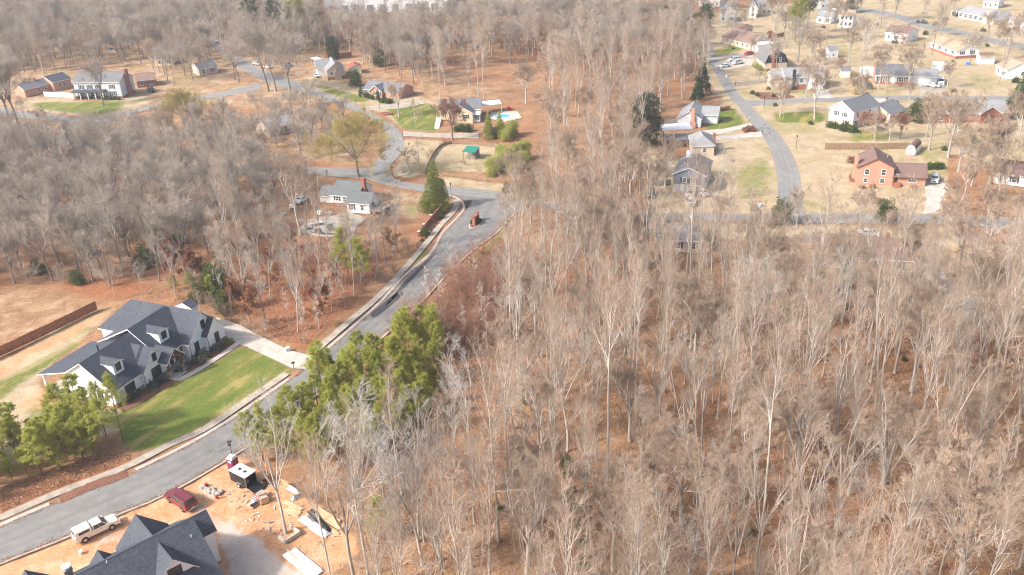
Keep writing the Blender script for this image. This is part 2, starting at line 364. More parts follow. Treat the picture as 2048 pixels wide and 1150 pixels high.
# ------------------------------------------------------------------ ground zones, as photographed outlines laid on the ground
ZONES = [   # (channel, value, outline)
 ('straw', .8, [(1440, 20), (1900, -25), (2300, -20), (2300, 330), (1960, 335), (1900, 300), (1895, 430), (1300, 427), (1290, 330), (1420, 300), (1430, 262), (1405, 245), (1440, 205), (1400, 130), (1380, 60)]),
 ('straw', .75, [(1270, 442), (1920, 452), (1920, 486), (1270, 476)]),
 ('straw', .5, [(1580, 470), (1900, 470), (2150, 500), (2150, 640), (1950, 610), (1830, 575), (1590, 560)]),
 ('straw', .55, [(1240, 270), (1330, 290), (1330, 330), (1250, 330)]),
 ('green', .9, [(1540, 226), (1650, 222), (1650, 246), (1555, 246)]), ('green', .8, [(1425, 215), (1468, 213), (1492, 240), (1488, 258), (1415, 262), (1402, 246)]),
 ('green', .8, [(1465, 86), (1495, 98), (1440, 112), (1412, 106)]), ('green', .5, [(1470, 330), (1545, 300), (1550, 395), (1460, 405)]),
 ('green', .55, [(1400, 444), (1450, 444), (1450, 468), (1360, 468)]), ('green', .45, [(1780, 45), (1880, 40), (1990, 60), (1990, 78), (1930, 60)]),
 ('green', .45, [(1930, 140), (2010, 150), (2000, 186), (1920, 180)]), ('green', .6, [(1700, 250), (1790, 268), (1790, 284), (1690, 284)]),
 ('green', .35, [(1610, 265), (1660, 300), (1680, 410), (1610, 420)]), ('green', .5, [(1560, 165), (1660, 182), (1600, 192), (1500, 180)]),
 ('straw', .8, [(640, 150), (720, 178), (860, 200), (885, 230), (880, 266), (806, 260), (760, 226), (680, 198), (600, 166)]),
 ('green', .9, [(612, 160), (700, 186), (752, 200), (715, 206), (645, 184)]), ('green', 1, [(770, 212), (860, 205), (885, 230), (878, 264), (806, 258), (790, 240)]),
 ('straw', .9, [(806, 276), (880, 280), (900, 290), (850, 345), (815, 360), (784, 345), (800, 320)]),
 ('straw', .85, [(850, 284), (1010, 286), (1005, 345), (840, 342)]), ('green', .35, [(880, 305), (960, 320), (960, 345), (860, 335)]),
 ('straw', .9, [(880, 352), (1040, 372), (1060, 392), (860, 366)]), ('green', .5, [(880, 346), (980, 360), (950, 366), (885, 356)]),
 ('straw', .5, [(760, 372), (862, 385), (850, 420), (838, 462), (795, 430)]), ('green', .5, [(800, 398), (850, 400), (835, 450), (805, 430)]),
 ('straw', .8, [(50, 200), (290, 192), (300, 208), (210, 236), (60, 222)]), ('green', .75, [(55, 205), (150, 202), (250, 200), (245, 222), (190, 234), (60, 216)]),
 ('straw', .47, [(-300, 20), (640, 50), (690, 200), (560, 225), (300, 205), (-300, 250)]), ('straw', .42, [(600, 95), (900, 120), (1010, 190), (900, 215), (720, 190)]), ('straw', .42, [(-300, 250), (300, 235), (700, 240), (740, 330), (300, 330), (-300, 330)]), ('green', .4, [(330, 140), (430, 120), (450, 170), (350, 185)]),
 ('straw', .5, [(430, 120), (480, 140), (440, 170), (420, 160)]), ('green', .3, [(540, 130), (600, 150), (560, 160)]),
 ('red', .35, [(-300, 560), (0, 576), (100, 574), (175, 598), (192, 612), (0, 704), (-300, 850)]),
 ('straw', .42, [(-300, 560), (0, 576), (100, 574), (175, 598), (192, 612), (0, 704), (-300, 850)]),
 ('straw', .85, [(-200, 830), (0, 722), (120, 655), (262, 600), (190, 655), (78, 752), (92, 800), (240, 815), (262, 850), (120, 900), (-200, 1010)]),
 ('green', .7, [(-100, 800), (40, 740), (130, 690), (190, 660), (150, 700), (60, 760), (-60, 850)]), ('dirt', .75, [(-100, 762), (60, 690), (205, 622), (262, 605), (80, 712), (-80, 812)]),
 ('dirt', .6, [(60, 780), (105, 770), (150, 800), (90, 830), (20, 815)]), ('green', .55, [(60, 800), (240, 815), (262, 850), (100, 880), (40, 840)]),
 ('green', 1, [(236, 838), (300, 792), (350, 764), (430, 722), (484, 690), (500, 694), (590, 738), (480, 806), (400, 852), (320, 892), (270, 905), (240, 880)]),
 ('dirt', 1, [(-200, 1200), (0, 1131), (136, 1078), (235, 1034), (329, 995), (446, 930), (486, 908), (530, 950), (600, 985), (690, 1040), (720, 1100), (640, 1180), (560, 1260), (-200, 1300)]),
 ('gravel', .9, [(352, 990), (388, 1002), (440, 1035), (520, 1078), (560, 1120), (640, 1160), (470, 1180), (436, 1070), (400, 1035)]),
 ('gravel', .7, [(395, 960), (440, 985), (450, 1010), (420, 1005), (385, 975)]), ('gravel', .6, [(180, 1075), (250, 1050), (260, 1075), (190, 1110)]),
 ('red', 1, [(440, 590), (470, 500), (560, 440), (700, 480), (800, 500), (700, 600), (615, 705), (520, 660)]), ('red', .9, [(-200, 1060), (0, 975), (200, 905), (265, 905), (260, 940), (110, 990), (0, 1035), (-200, 1120)]),
 ('red', .7, [(190, 545), (330, 570), (250, 600), (190, 600), (100, 570)]), ('red', .6, [(740, 360), (860, 380), (850, 396), (750, 376)]),
 ('red', .8, [(780, 335), (800, 350), (860, 362), (830, 368), (790, 362)]), ('green', 1, [(840, 500), (868, 488), (850, 512), (800, 545), (790, 540)]),
 ('green', .9, [(950, 510), (990, 475), (1012, 452), (1022, 458), (985, 500), (925, 545), (905, 548)]), ('green', 1, [(898, 398), (912, 402), (920, 418), (908, 430), (897, 428)]),
 ('green', .8, [(604, 738), (660, 700), (480, 826), (330, 906), (250, 946), (256, 940), (420, 866), (580, 756)]),
]
CH = ['straw', 'green', 'dirt', 'gravel', 'red']
ys = [-900, -300, -80, 0, 30]; y = 45.0
while y < 720: ys.append(y); y += .5 + max(0, y-80)*.0052
ys += [760, 820, 900, 1050, 1300, 1800, 2500]
ys = np.array(ys)
ss = np.concatenate([[-8, -4, -2.2, -1.5, -1.2], np.linspace(-1, 1, 431), [1.2, 1.5, 2.2, 4, 8]])
hw = np.where(ys < 0, 90, 90+.70*np.clip(ys, 0, 760)); hw = np.maximum(hw, 0)
GX = ss[None, :]*hw[:, None]; GY = np.repeat(ys[:, None], len(ss), 1)
GX = np.clip(GX, -2500, 2500)
def pip(X, Y, poly):
    ins = np.zeros(X.shape, bool); n = len(poly)
    for i in range(n):
        (x0, y0), (x1, y1) = poly[i], poly[(i+1) % n]
        c = ((y0 > Y) != (y1 > Y)) & (X < (x1-x0)*(Y-y0)/((y1-y0) or 1e-9)+x0); ins ^= c
    return ins
def blur(a, k):
    for _ in range(k):
        b = a.copy(); b[1:-1] = (a[:-2]+2*a[1:-1]+a[2:])/4; a = b.copy(); a[:, 1:-1] = (b[:, :-2]+2*b[:, 1:-1]+b[:, 2:])/4
    return a
masks = {c: np.zeros(GX.shape, np.float32) for c in CH}
for ch, val, out in ZONES:
    poly = [(p.x, p.y) for p in gl(out)]
    masks[ch] = np.maximum(masks[ch], val*pip(GX, GY, poly))
open_ground = np.clip(sum(masks.values()), 0, 1)
masks = {c: blur(m, 3 if c != 'gravel' else 4) for c, m in masks.items()}
def vnoise(X, Y, s, seed):
    r = np.random.default_rng(seed); T = r.random((64, 64)); x = X/s; y_ = Y/s; i = np.floor(x).astype(int); j = np.floor(y_).astype(int)
    fx = x-i; fy = y_-j; fx = fx*fx*(3-2*fx); fy = fy*fy*(3-2*fy); g = lambda a, b: T[a % 64, b % 64]
    return (g(i, j)*(1-fx)+g(i+1, j)*fx)*(1-fy)+(g(i, j+1)*(1-fx)+g(i+1, j+1)*fx)*fy
dirtm = blur(masks['dirt'], 2)
GZ = -.25*blur(1-np.clip(blur(open_ground, 4)*1.2, 0, 1), 2)*vnoise(GX, GY, 5.0, 3) + .0
GZ += dirtm*((vnoise(GX, GY, 1.1, 5)-.6)*.14+(vnoise(GX, GY, 3.3, 6)-.7)*.2) - .02
GZ[GZ > -.004] = -.004
n0, n1 = GX.shape
V = np.c_[GX.ravel(), GY.ravel(), GZ.ravel()]
I = np.arange(n0*n1).reshape(n0, n1)
Fq = np.stack([I[:-1, :-1], I[:-1, 1:], I[1:, 1:], I[1:, :-1]], -1).reshape(-1, 4)
def ground_mat():
    t = NT('ground_cover'); p = t.pos()
    A = t.n('Attribute', attribute_name='m1'); B = t.n('Attribute', attribute_name='m2')
    s1 = t.n('SeparateColor'); s2 = t.n('SeparateColor'); t.l(A.outputs['Color'], s1.inputs[0]); t.l(B.outputs['Color'], s2.inputs[0])
    nb = t.noise(.035, 4, .55, p); nm = t.noise(.22, 5, .62, p, .6); nf = t.noise(1.6, 5, .7, p); ng = t.noise(7, 3, .75, p); nw = t.noise(.6, 4, .6, p)
    def lay(c, f=.5):      # three tones mixed by two noises
        a = t.ramp(nm, [(.34, c[0]), (.5, c[1]), (.66, c[2])]); b = t.ramp(nf, [(.3, c[0]), (.5, c[1]), (.68, c[2])]); g = t.ramp(ng, [(.3, mul(c[1], .45)), (.52, c[1]), (.7, mul(c[2], 1.2))])
        return t.mix(.33, t.mix(.5, a, b), g)
    litter = lay([(.115, .065, .04), (.29, .165, .09), (.50, .325, .20)])
    rust = lay([(.12, .048, .026), (.27, .115, .058), (.42, .215, .12)])
    straw = lay([(.24, .175, .105), (.39, .305, .195), (.56, .465, .335)])
    gs = lay([(.12, .13, .04), (.24, .225, .08), (.40, .33, .16)]); n8 = t.noise(.055, 5, .6, p, 1.2)
    straw = t.mix(t.mrange(n8, .50, .68, 0, .7), straw, gs); straw = t.mix(t.mrange(t.noise(.09, 5, .65, p, .8), .56, .74, 0, .75), straw, litter)
    grass = lay([(.075, .10, .022), (.155, .165, .042), (.36, .29, .11)])
    mp = t.n('Mapping', vector_type='TEXTURE'); mp.inputs['Rotation'].default_value = (0, 0, 1.1); mp.inputs['Scale'].default_value = (15, 2.6, 1); t.l(p, mp.inputs[0]); band = t.noise(1, 3, .55, mp.outputs[0], .4)
    grass = t.mix(t.mrange(band, .42, .62), grass, t.mix(.6, grass, (.085, .15, .022))); grass = t.mix(t.mrange(band, .36, .46, .55, 0), grass, (.34, .27, .10))
    dirt = lay([(.33, .125, .05), (.52, .275, .14), (.66, .50, .375)])
    grav = lay([(.38, .31, .26), (.50, .42, .36), (.62, .54, .48)])
    def msk(ch, edge=.5):
        q = t.math('ADD', ch, t.math('MULTIPLY', t.math('SUBTRACT', t.math('ADD', t.math('MULTIPLY', nm, .6), t.math('MULTIPLY', nw, .4)), .5), .95*edge*2)); return t.mrange(q, .32, .68)
    c = t.mix(t.mrange(t.math('ADD', nb, t.math('MULTIPLY', nm, .35)), .60, .95), litter, rust)
    c = t.mix(msk(s2.outputs[1]), c, rust); c = t.mix(msk(s1.outputs[0]), c, straw)
    c = t.mix(msk(s1.outputs[2]), c, dirt); c = t.mix(msk(s1.outputs[1], .55), c, grass); c = t.mix(msk(s2.outputs[0]), c, grav)
    t.col(c); t.bump(t.math('ADD', nf, t.math('MULTIPLY', ng, .4)), .5, .12); return t.fin(.95, .1)
me = fastmesh('ground', V, Fq, ground_mat(), smooth=True)
for nm_, chs in (('m1', CH[:3]), ('m2', ['gravel', 'red', None])):
    at = me.attributes.new(nm_, 'FLOAT_COLOR', 'POINT'); arr = np.ones((V.shape[0], 4), np.float32)
    for k, c in enumerate(chs): arr[:, k] = masks[c].ravel() if c else 0
    at.data.foreach_set('color', arr.ravel())
prop(link('ground', me), kind='structure')
# ------------------------------------------------------------------ roads
OCC = []     # ground outlines no tree may stand on
def ribbon(name, left, right, z, mat, step=2.0, wob=.0, occ=True):
    L = smooth_line(gl(left), step); n = len(L); R = smooth_line(gl(right), step)
    q = np.linspace(0, len(R)-1, n); R = np.c_[np.interp(q, range(len(R)), R[:, 0]), np.interp(q, range(len(R)), R[:, 1])]
    if wob:
        L = L+rng.normal(0, wob, L.shape); R = R+rng.normal(0, wob, R.shape)
    if occ: OCC.append([tuple(p) for p in L]+[tuple(p) for p in R[::-1]])
    V = np.zeros((2*n, 3)); V[:n, :2] = L; V[n:, :2] = R; V[:, 2] = z
    i = np.arange(n-1); F = np.c_[i, n+i, n+i+1, i+1]
    me = fastmesh(name, V, F, mat); ln = np.arange(n)*step; uv = me.uv_layers.new(name='UVMap'); uv.data.foreach_set('uv', np.stack([np.c_[np.zeros(n-1), ln[:-1]], np.c_[np.ones(n-1), ln[:-1]], np.c_[np.ones(n-1), ln[1:]], np.c_[np.zeros(n-1), ln[1:]]], 1).astype(np.float32).ravel())
    o = link(name, me); return prop(o, kind='structure'), L, R
KL = [(-140, 1116), (0, 1053), (122, 1001), (256, 949), (427, 862), (592, 750), (647, 706), (754, 613), (808, 555), (863, 507), (887, 466), (912, 440), (929, 420), (929, 407), (918, 396), (900, 389)]
KR = [(-140, 1186), (0, 1126), (136, 1072), (235, 1028), (329, 989), (446, 923), (560, 845), (660, 765), (774, 664), (832, 613), (897, 544), (945, 500), (987, 469), (1010, 445), (1030, 425), (1066, 406)]
ribbon('road', KL, KR, .016, 'asphalt')
ribbon('cross_street', [(600, 165), (651, 186), (703, 206), (764, 236), (792, 254), (806, 274), (806, 298), (795, 315), (780, 334), (783, 351), (806, 363), (854, 370), (901, 373), (977, 380), (1028, 389), (1150, 408), (1280, 424), (1400, 426), (1560, 427), (1720, 427), (1900, 430), (2150, 442)],
       [(600, 182), (655, 202), (720, 226), (761, 250), (773, 274), (768, 302), (747, 326), (735, 345), (735, 358), (760, 367), (806, 377), (845, 384), (895, 394), (970, 402), (1050, 410), (1150, 425), (1280, 441), (1400, 442), (1560, 445), (1720, 446), (1900, 450), (2150, 463)], .008, 'asphalt_old', wob=.05)
ribbon('street', [(400, 62), (425, 72), (452, 92), (492, 120), (525, 140), (560, 152), (610, 168)], [(384, 66), (405, 78), (432, 100), (470, 130), (515, 156), (555, 172), (610, 187)], .012, 'asphalt_old', wob=.05)
ribbon('street', [(-120, 196), (0, 213), (42, 223), (104, 228), (146, 236), (198, 237), (240, 226), (288, 213), (340, 200), (430, 186), (520, 166)], [(-120, 214), (0, 232), (42, 236), (104, 243), (167, 251), (209, 246), (265, 228), (300, 219), (345, 208), (430, 196), (525, 178)], .016, 'asphalt_old', wob=.05)
ribbon('street', [(770, 330), (720, 337), (640, 335), (540, 330), (420, 332)], [(770, 362), (720, 357), (640, 351), (540, 345), (420, 346)], .012, 'asphalt_old', wob=.05)
ribbon('street', [(1385, 40), (1398, 75), (1420, 126), (1453, 186), (1475, 212), (1497, 241), (1526, 274), (1541, 303), (1552, 340), (1556, 385), (1550, 434)], [(1400, 40), (1418, 75), (1440, 126), (1475, 183), (1497, 205), (1515, 226), (1552, 260), (1580, 300), (1598, 343), (1604, 391), (1612, 434)], .012, 'asphalt_old', wob=.05)
ribbon('street', [(1490, 200), (1508, 200), (1610, 196), (1702, 193), (1775, 191), (1994, 192), (2150, 194)], [(1490, 214), (1519, 211), (1603, 205), (1702, 202), (1775, 200), (1994, 202), (2150, 205)], .016, 'asphalt_old', wob=.05)
ribbon('street', [(1690, 12), (1790, 26), (1850, 46), (1939, 64), (1994, 78), (2100, 96)], [(1680, 18), (1780, 34), (1838, 54), (1935, 73), (1990, 88), (2100, 108)], .01, 'asphalt_old', wob=.05)
# tree shadows across the road, laid on as flat dark asphalt sheets
for pts in ([(812, 560), (858, 516), (868, 512), (800, 585), (770, 612)], [(740, 628), (790, 588), (806, 590), (752, 634)], [(928, 402), (944, 400), (934, 418), (927, 416)]):
    P = gl(pts); C = smooth_line(P+[P[0]], .8)[:-1]; V = np.c_[C, np.full(len(C), .021)]
    prop(link('road_shadow', fastmesh('road_shadow', V, np.arange(len(V))[None, :], 'patch')), kind='structure')
def clip_half(poly, a, b, c):      # keep a*x+b*y<=c
    out = []
    for i in range(len(poly)):
        p, q = poly[i], poly[(i+1) % len(poly)]; dp = a*p[0]+b*p[1]-c; dq = a*q[0]+b*q[1]-c
        if dp <= 0: out.append(p)
        if (dp < 0 < dq) or (dq < 0 < dp): t = dp/(dp-dq); out.append((p[0]+(q[0]-p[0])*t, p[1]+(q[1]-p[1])*t))
    return out
def slabs(name, label_kind, outline, cell, z, mat, ang=None, gap=.03, part='slab', flat=False):
    P = [(p.x, p.y) for p in gl(outline)]; OCC.append(P)
    if ang is None: ang = math.atan2(P[1][1]-P[0][1], P[1][0]-P[0][0])
    c, s = math.cos(ang), math.sin(ang); Q = [(x*c+y*s, -x*s+y*c) for x, y in P]
    root = prop(MB().prism([(x, y) for x, y in P], -.05, z-.025, 0).build(name, mat if flat else 'oldconc'), kind='structure')
    xs = [q[0] for q in Q]; yq = [q[1] for q in Q]
    for i in range(math.ceil((max(xs)-min(xs))/cell[0])):
        for j in range(math.ceil((max(yq)-min(yq))/cell[1])):
            x0 = min(xs)+i*cell[0]; y0 = min(yq)+j*cell[1]; r = Q
            for h in ((-1, 0, -x0-gap/2), (1, 0, x0+cell[0]-gap/2), (0, -1, -y0-gap/2), (0, 1, y0+cell[1]-gap/2)):
                r = clip_half(r, *h)
                if len(r) < 3: break
            if len(r) < 3: continue
            ar = .5*abs(sum(r[k][0]*r[(k+1) % len(r)][1]-r[(k+1) % len(r)][0]*r[k][1] for k in range(len(r))))
            if ar < .15: continue
            MB().prism([(x*c-y*s, x*s+y*c) for x, y in r], -.04, z+random.uniform(-.004, .006), 0).build(part, mat, root)
    return root
def strip(name, line, width, piece, z, mat, part, gap=.03, z0=-.05, skip=None, prof=None):
    L = smooth_line(gl(line), .5); s = np.concatenate([[0], np.cumsum(np.linalg.norm(np.diff(L, axis=0), axis=1))])
    root = bpy.data.objects.new(name, None); COL.objects.link(root); prop(root, kind='structure'); root.location = (L[0][0], L[0][1], 0)
    at = lambda q: np.array([np.interp(q, s, L[:, 0]), np.interp(q, s, L[:, 1])])
    q = 0.0
    while q < s[-1]-.3:
        e = min(q+piece, s[-1]); a, b = at(q+gap/2), at(e-gap/2); m = (a+b)/2
        if not (skip and skip(m)):
            ta = at(min(q+.2, s[-1]))-at(max(q-.2, 0)); tb = at(min(e+.2, s[-1]))-at(max(e-.2, 0))
            na = np.array([-ta[1], ta[0]])/np.linalg.norm(ta); nb = np.array([-tb[1], tb[0]])/np.linalg.norm(tb)
            o = L[0]; w0, w1 = width
            c = [a+na*w0-o, b+nb*w0-o, b+nb*w1-o, a+na*w1-o]; dz = random.uniform(-.006, .006)
            zz = prof or (z, z)
            MB().grid8([(*p, z0) for p in c]+[(*c[0], zz[0]+dz), (*c[1], zz[0]+dz), (*c[2], zz[1]+dz), (*c[3], zz[1]+dz)]).build(part, mat, root)
        q = e
    return root
_dl = gl([(122, 1001), (256, 949)]); _drv = G(600, 728)
def _skipL(m): return (_dl[0].x < m[0] < _dl[1].x) or abs(m[0]-_drv.x)+abs(m[1]-_drv.y) < 6.0
strip('kerb', KL, (0.0, .55), 3.0, .13, 'concrete', 'kerb_stone', prof=(.03, .14), skip=_skipL)
strip('kerb', KR, (-.5, 0.0), 3.0, .13, 'oldconc', 'kerb_stone', prof=(.14, .03))
SW = [(-140, 1088), (0, 1036), (113, 987), (247, 936), (340, 889), (409, 858), (500, 797), (580, 742), (640, 694), (700, 642), (754, 596), (800, 548), (850, 490), (880, 452), (905, 425), (914, 408), (912, 399)]
strip('pavement', SW, (-.75, .75), 1.5, .1, 'oldconc', 'slab', skip=lambda m: abs(m[0]-_drv.x)+abs(m[1]-_drv.y) < 5.0)
for a, b in ((SW, 1.0), (KL, 1.0), (KR, 1.0)):
    L = smooth_line(gl(a), 4); OCC.append([(p[0]-1, p[1]+1) for p in L]+[(p[0]+1, p[1]-1) for p in L[::-1]])
slabs('driveway', '', [(484, 652), (432, 634), (440, 664), (449, 672), (480, 689), (493, 693), (586, 737), (612, 738), (634, 716), (607, 708), (579, 701), (504, 664)], (4.2, 4.2), .06, 'concrete', ang=math.atan2(.40, -.916))
L1 = [(478, 684), (455, 702), (427, 720), (400, 737), (374, 752), (352, 760), (342, 752)]
strip('garden_path', L1, (-.6, .6), 1.6, .05, 'concrete', 'slab')
slabs('driveway', '', [(1849, 374), (1853, 362), (1880, 361), (1896, 374), (1885, 396), (1876, 428), (1846, 428), (1853, 396)], (3.6, 3.6), .03, 'concrete')
slabs('driveway', '', [(1421, 127), (1445, 140), (1506, 129), (1508, 118), (1470, 117)], (4, 4), .03, 'concrete')
slabs('driveway', '', [(1412, 117), (1425, 121), (1470, 112), (1505, 115), (1508, 108), (1475, 107), (1440, 114)], (4, 4), .03, 'concrete')
slabs('driveway', '', [(1524, 262), (1526, 273), (1470, 278), (1420, 282), (1395, 285), (1395, 276), (1470, 269)], (4, 4), .03, 'concrete')
slabs('driveway', '', [(1500, 246), (1508, 252), (1440, 268), (1400, 272), (1402, 262), (1450, 257)], (4, 4), .03, 'concrete')
slabs('driveway', '', [(722, 214), (736, 221), (800, 217), (850, 207), (848, 200), (800, 206)], (4, 4), .03, 'oldconc')
slabs('driveway', '', [(806, 262), (806, 272), (870, 275), (958, 277), (958, 266), (905, 266), (860, 266)], (4, 4), .03, 'oldconc')
slabs('driveway', '', [(1632, 178), (1652, 178), (1668, 196), (1625, 196)], (4, 4), .03, 'concrete')
slabs('driveway', '', [(1838, 168), (1892, 168), (1890, 192), (1840, 192)], (4, 4), .03, 'oldconc')
slabs('driveway', '', [(1462, 167), (1470, 172), (1545, 160), (1545, 154)], (4, 4), .02, 'asphalt_old', flat=True)
slabs('driveway', '', [(1850, 548), (1905, 555), (1930, 620), (1870, 615)], (4, 4), .02, 'oldconc')
slabs('driveway', '', [(1740, 196), (1744, 212), (1776, 214), (1770, 197)], (4, 4), .025, 'concrete')
# ------------------------------------------------------------------ tree meshes
UP = np.array([0, 0, 1.0])
def unit(a): return a/np.maximum(np.linalg.norm(a, axis=-1, keepdims=True), 1e-9)
def perp(D, r):
    v = r.normal(size=D.shape); return unit(v-(v*D).sum(-1, keepdims=True)*D)
def tubes(P, R, sides):
    N, n = P.shape[:2]; T = unit(np.gradient(P, axis=1)); ref = np.where(np.abs(T[..., 2:3]) < .9, UP, np.array([1., 0, 0]))
    u = unit(np.cross(T, ref)); v = np.cross(T, u); a = np.arange(sides)*2*math.pi/sides
    ring = u[:, :, None]*np.cos(a)[None, None, :, None]+v[:, :, None]*np.sin(a)[None, None, :, None]
    V = (P[:, :, None]+ring*R[:, :, None, None]).reshape(-1, 3)
    k = np.arange(sides); kk = (k+1) % sides
    q = np.stack([k, kk, sides+kk, sides+k], -1)
    off = (np.arange(N)[:, None]*n+np.arange(n-1)[None])*sides
    return V, (off[..., None, None]+q).reshape(-1, 4)
def join(parts):        # [(V,F,mi)]
    V = []; F = []; M = []; b = 0
    for v, f, m in parts: V.append(v); F.append(f+b); M.append(np.full(len(f), m)); b += len(v)
    return np.vstack(V), np.vstack(F), np.concatenate(M)
def walk(p0, d0, L, n, r, upb, wob):
    N = len(p0); P = np.zeros((N, n, 3)); P[:, 0] = p0; d = d0.copy(); st = (L/(n-1))[:, None]
    for i in range(1, n):
        d = unit(d+UP*upb+r.normal(0, wob, d.shape)); P[:, i] = P[:, i-1]+d*st
    return P
def kids(P, R, k, t0, t1, lenf, ang, r, n, upb=.1, wob=.1, rf=.6, rtip=.3, absL=None, even=False):
    N, m = P.shape[:2]
    t = r.uniform(t0, t1, (N, k)) if not even else (t0+(t1-t0)*((np.arange(k)+r.uniform(0, 1, (N, k)))/k))
    x = t*(m-1); i = np.minimum(x.astype(int), m-2); fr = (x-i)[..., None]; a = np.arange(N)[:, None]
    pos = P[a, i]*(1-fr)+P[a, i+1]*fr; D = unit(P[a, i+1]-P[a, i]); rad = R[a, i]*(1-fr[..., 0])+R[a, i+1]*fr[..., 0]
    L = np.linalg.norm(np.diff(P, axis=1), axis=2).sum(1)[:, None]
    ln = (L*lenf if absL is None else absL(t))*r.uniform(.7, 1.25, t.shape)*(1 if absL is not None else (1.15-.6*t))
    an = np.radians(r.normal(ang, ang*.2, t.shape))[..., None]
    d = unit(D*np.cos(an)+perp(D, r)*np.sin(an))
    pos = pos.reshape(-1, 3); d = d.reshape(-1, 3); ln = ln.ravel(); r0 = np.maximum((rad*rf).ravel(), .006)
    Q = walk(pos, d, ln, n, r, upb, wob); RR = r0[:, None]*np.linspace(1, rtip, n)[None]
    return Q, RR
def bare(seed, H=24, r0=.24, cb=.45, n1=16, spread=.2, ang=38, up1=.12, k2=6, k3=5, k4=6, lean=.02, twig=.011, fork=0, flat=.0, mats=('bark', 'limb', 'twig'), l2=.55, l3=.6, l4=.72, fa=.42):
    r = np.random.default_rng(seed)
    T = walk(np.zeros((1, 3)), unit(np.array([[r.normal(0, lean), r.normal(0, lean), 1.]])), np.array([H*(.97 if not fork else .55)]), 10, r, .03, .035)
    TR = (r0*np.linspace(1, .12 if not fork else .45, 10)**.9)[None]; TR[0, 0] *= 1.35
    if fork:
        d = np.stack([[math.sin(a)*fa*r.uniform(.6, 1.2), math.cos(a)*fa*r.uniform(.6, 1.2), 1] for a in np.arange(fork)*2*math.pi/fork+r.uniform(0, 6)]); d = unit(d)
        S = walk(np.repeat(T[:, 5], fork, 0), d, r.uniform(.5, .62, fork)*H, 8, r, .06, .07)
        SR = np.repeat(TR[:, 5:6], fork, 0)*.72*np.linspace(1, .15, 8)[None]
    span = (lambda t: H*spread*(1.15-np.abs((t-cb)/(1-cb)-.35)*1.05)) if not fork else (lambda t: H*spread*(1.05-.6*t))
    if fork: A, AR = kids(S, SR, max(3, n1//fork), .12, .97, 0, ang, r, 6, up1, .1, .45, .3, absL=span, even=True)
    else: A, AR = kids(T, TR, n1, cb, .985, 0, ang, r, 6, up1, .09, .42, .3, absL=span, even=True)
    B, BR = kids(A, AR, k2, .15, 1, l2, 38, r, 5, .1, .11, .5, .35)
    C, CR = kids(B, BR, k3, .15, 1, l3, 36, r, 4, .08, .12, .6, .5)
    CR = np.maximum(CR, twig*1.25)
    Dd, DR = kids(C, CR, k4, .1, 1, l4, 34, r, 3, .08, .13, .6, .5)
    DR = np.full(DR.shape, twig)*np.array([1, .85, .5])[None]*r.uniform(.7, 1.3, (len(DR), 1))
    tr = [(*tubes(T, TR, 8), 0)]+([(*tubes(S, SR, 6), 0)] if fork else [])
    cr = [(*tubes(A, AR, 5), 0), (*tubes(B, BR, 4), 0), (*tubes(C, CR, 3), 1), (*tubes(Dd, DR, 3), 1)]
    tv, tf, tm = join(tr); cv, cf, cm = join(cr)
    return fastmesh('trunk', tv, tf, [mats[0]], smooth=True), fastmesh('crown', cv, cf, [mats[1], mats[2]], cm), (C, Dd, H)
def leaves(P, D, ln, wd, r):      # rhombus leaves
    N = len(P); D = unit(D); s = perp(D, r)*(wd*r.uniform(.7, 1.3, N))[:, None]; l = D*(ln*r.uniform(.7, 1.3, N))[:, None]
    V = np.stack([P, P+l*.45+s, P+l, P+l*.45-s], 1).reshape(-1, 3); return V, np.arange(4*N).reshape(-1, 4)
def rnd(r, n): return unit(r.normal(size=(n, 3)))
def leafy(seed, mats=('bark', 'oakleaf'), H=9, n=5000, **kw):      # small tree that keeps its dry leaves
    t, c, (C, D, _) = bare(seed, H=H, r0=.12, cb=.22, n1=14, spread=.3, ang=50, k2=5, k3=4, k4=3, mats=(mats[0], 'limb', 'twigred'), **kw)
    r = np.random.default_rng(seed+1); P = D[r.integers(0, len(D), n), r.integers(0, 3, n)]
    v, f = leaves(P+r.normal(0, .08, P.shape), rnd(r, n), .22, .09, r)
    cv = np.empty(len(c.vertices)*3, np.float32); c.vertices.foreach_get('co', cv)
    return t, c, fastmesh('leaves', v, f, mats[1])
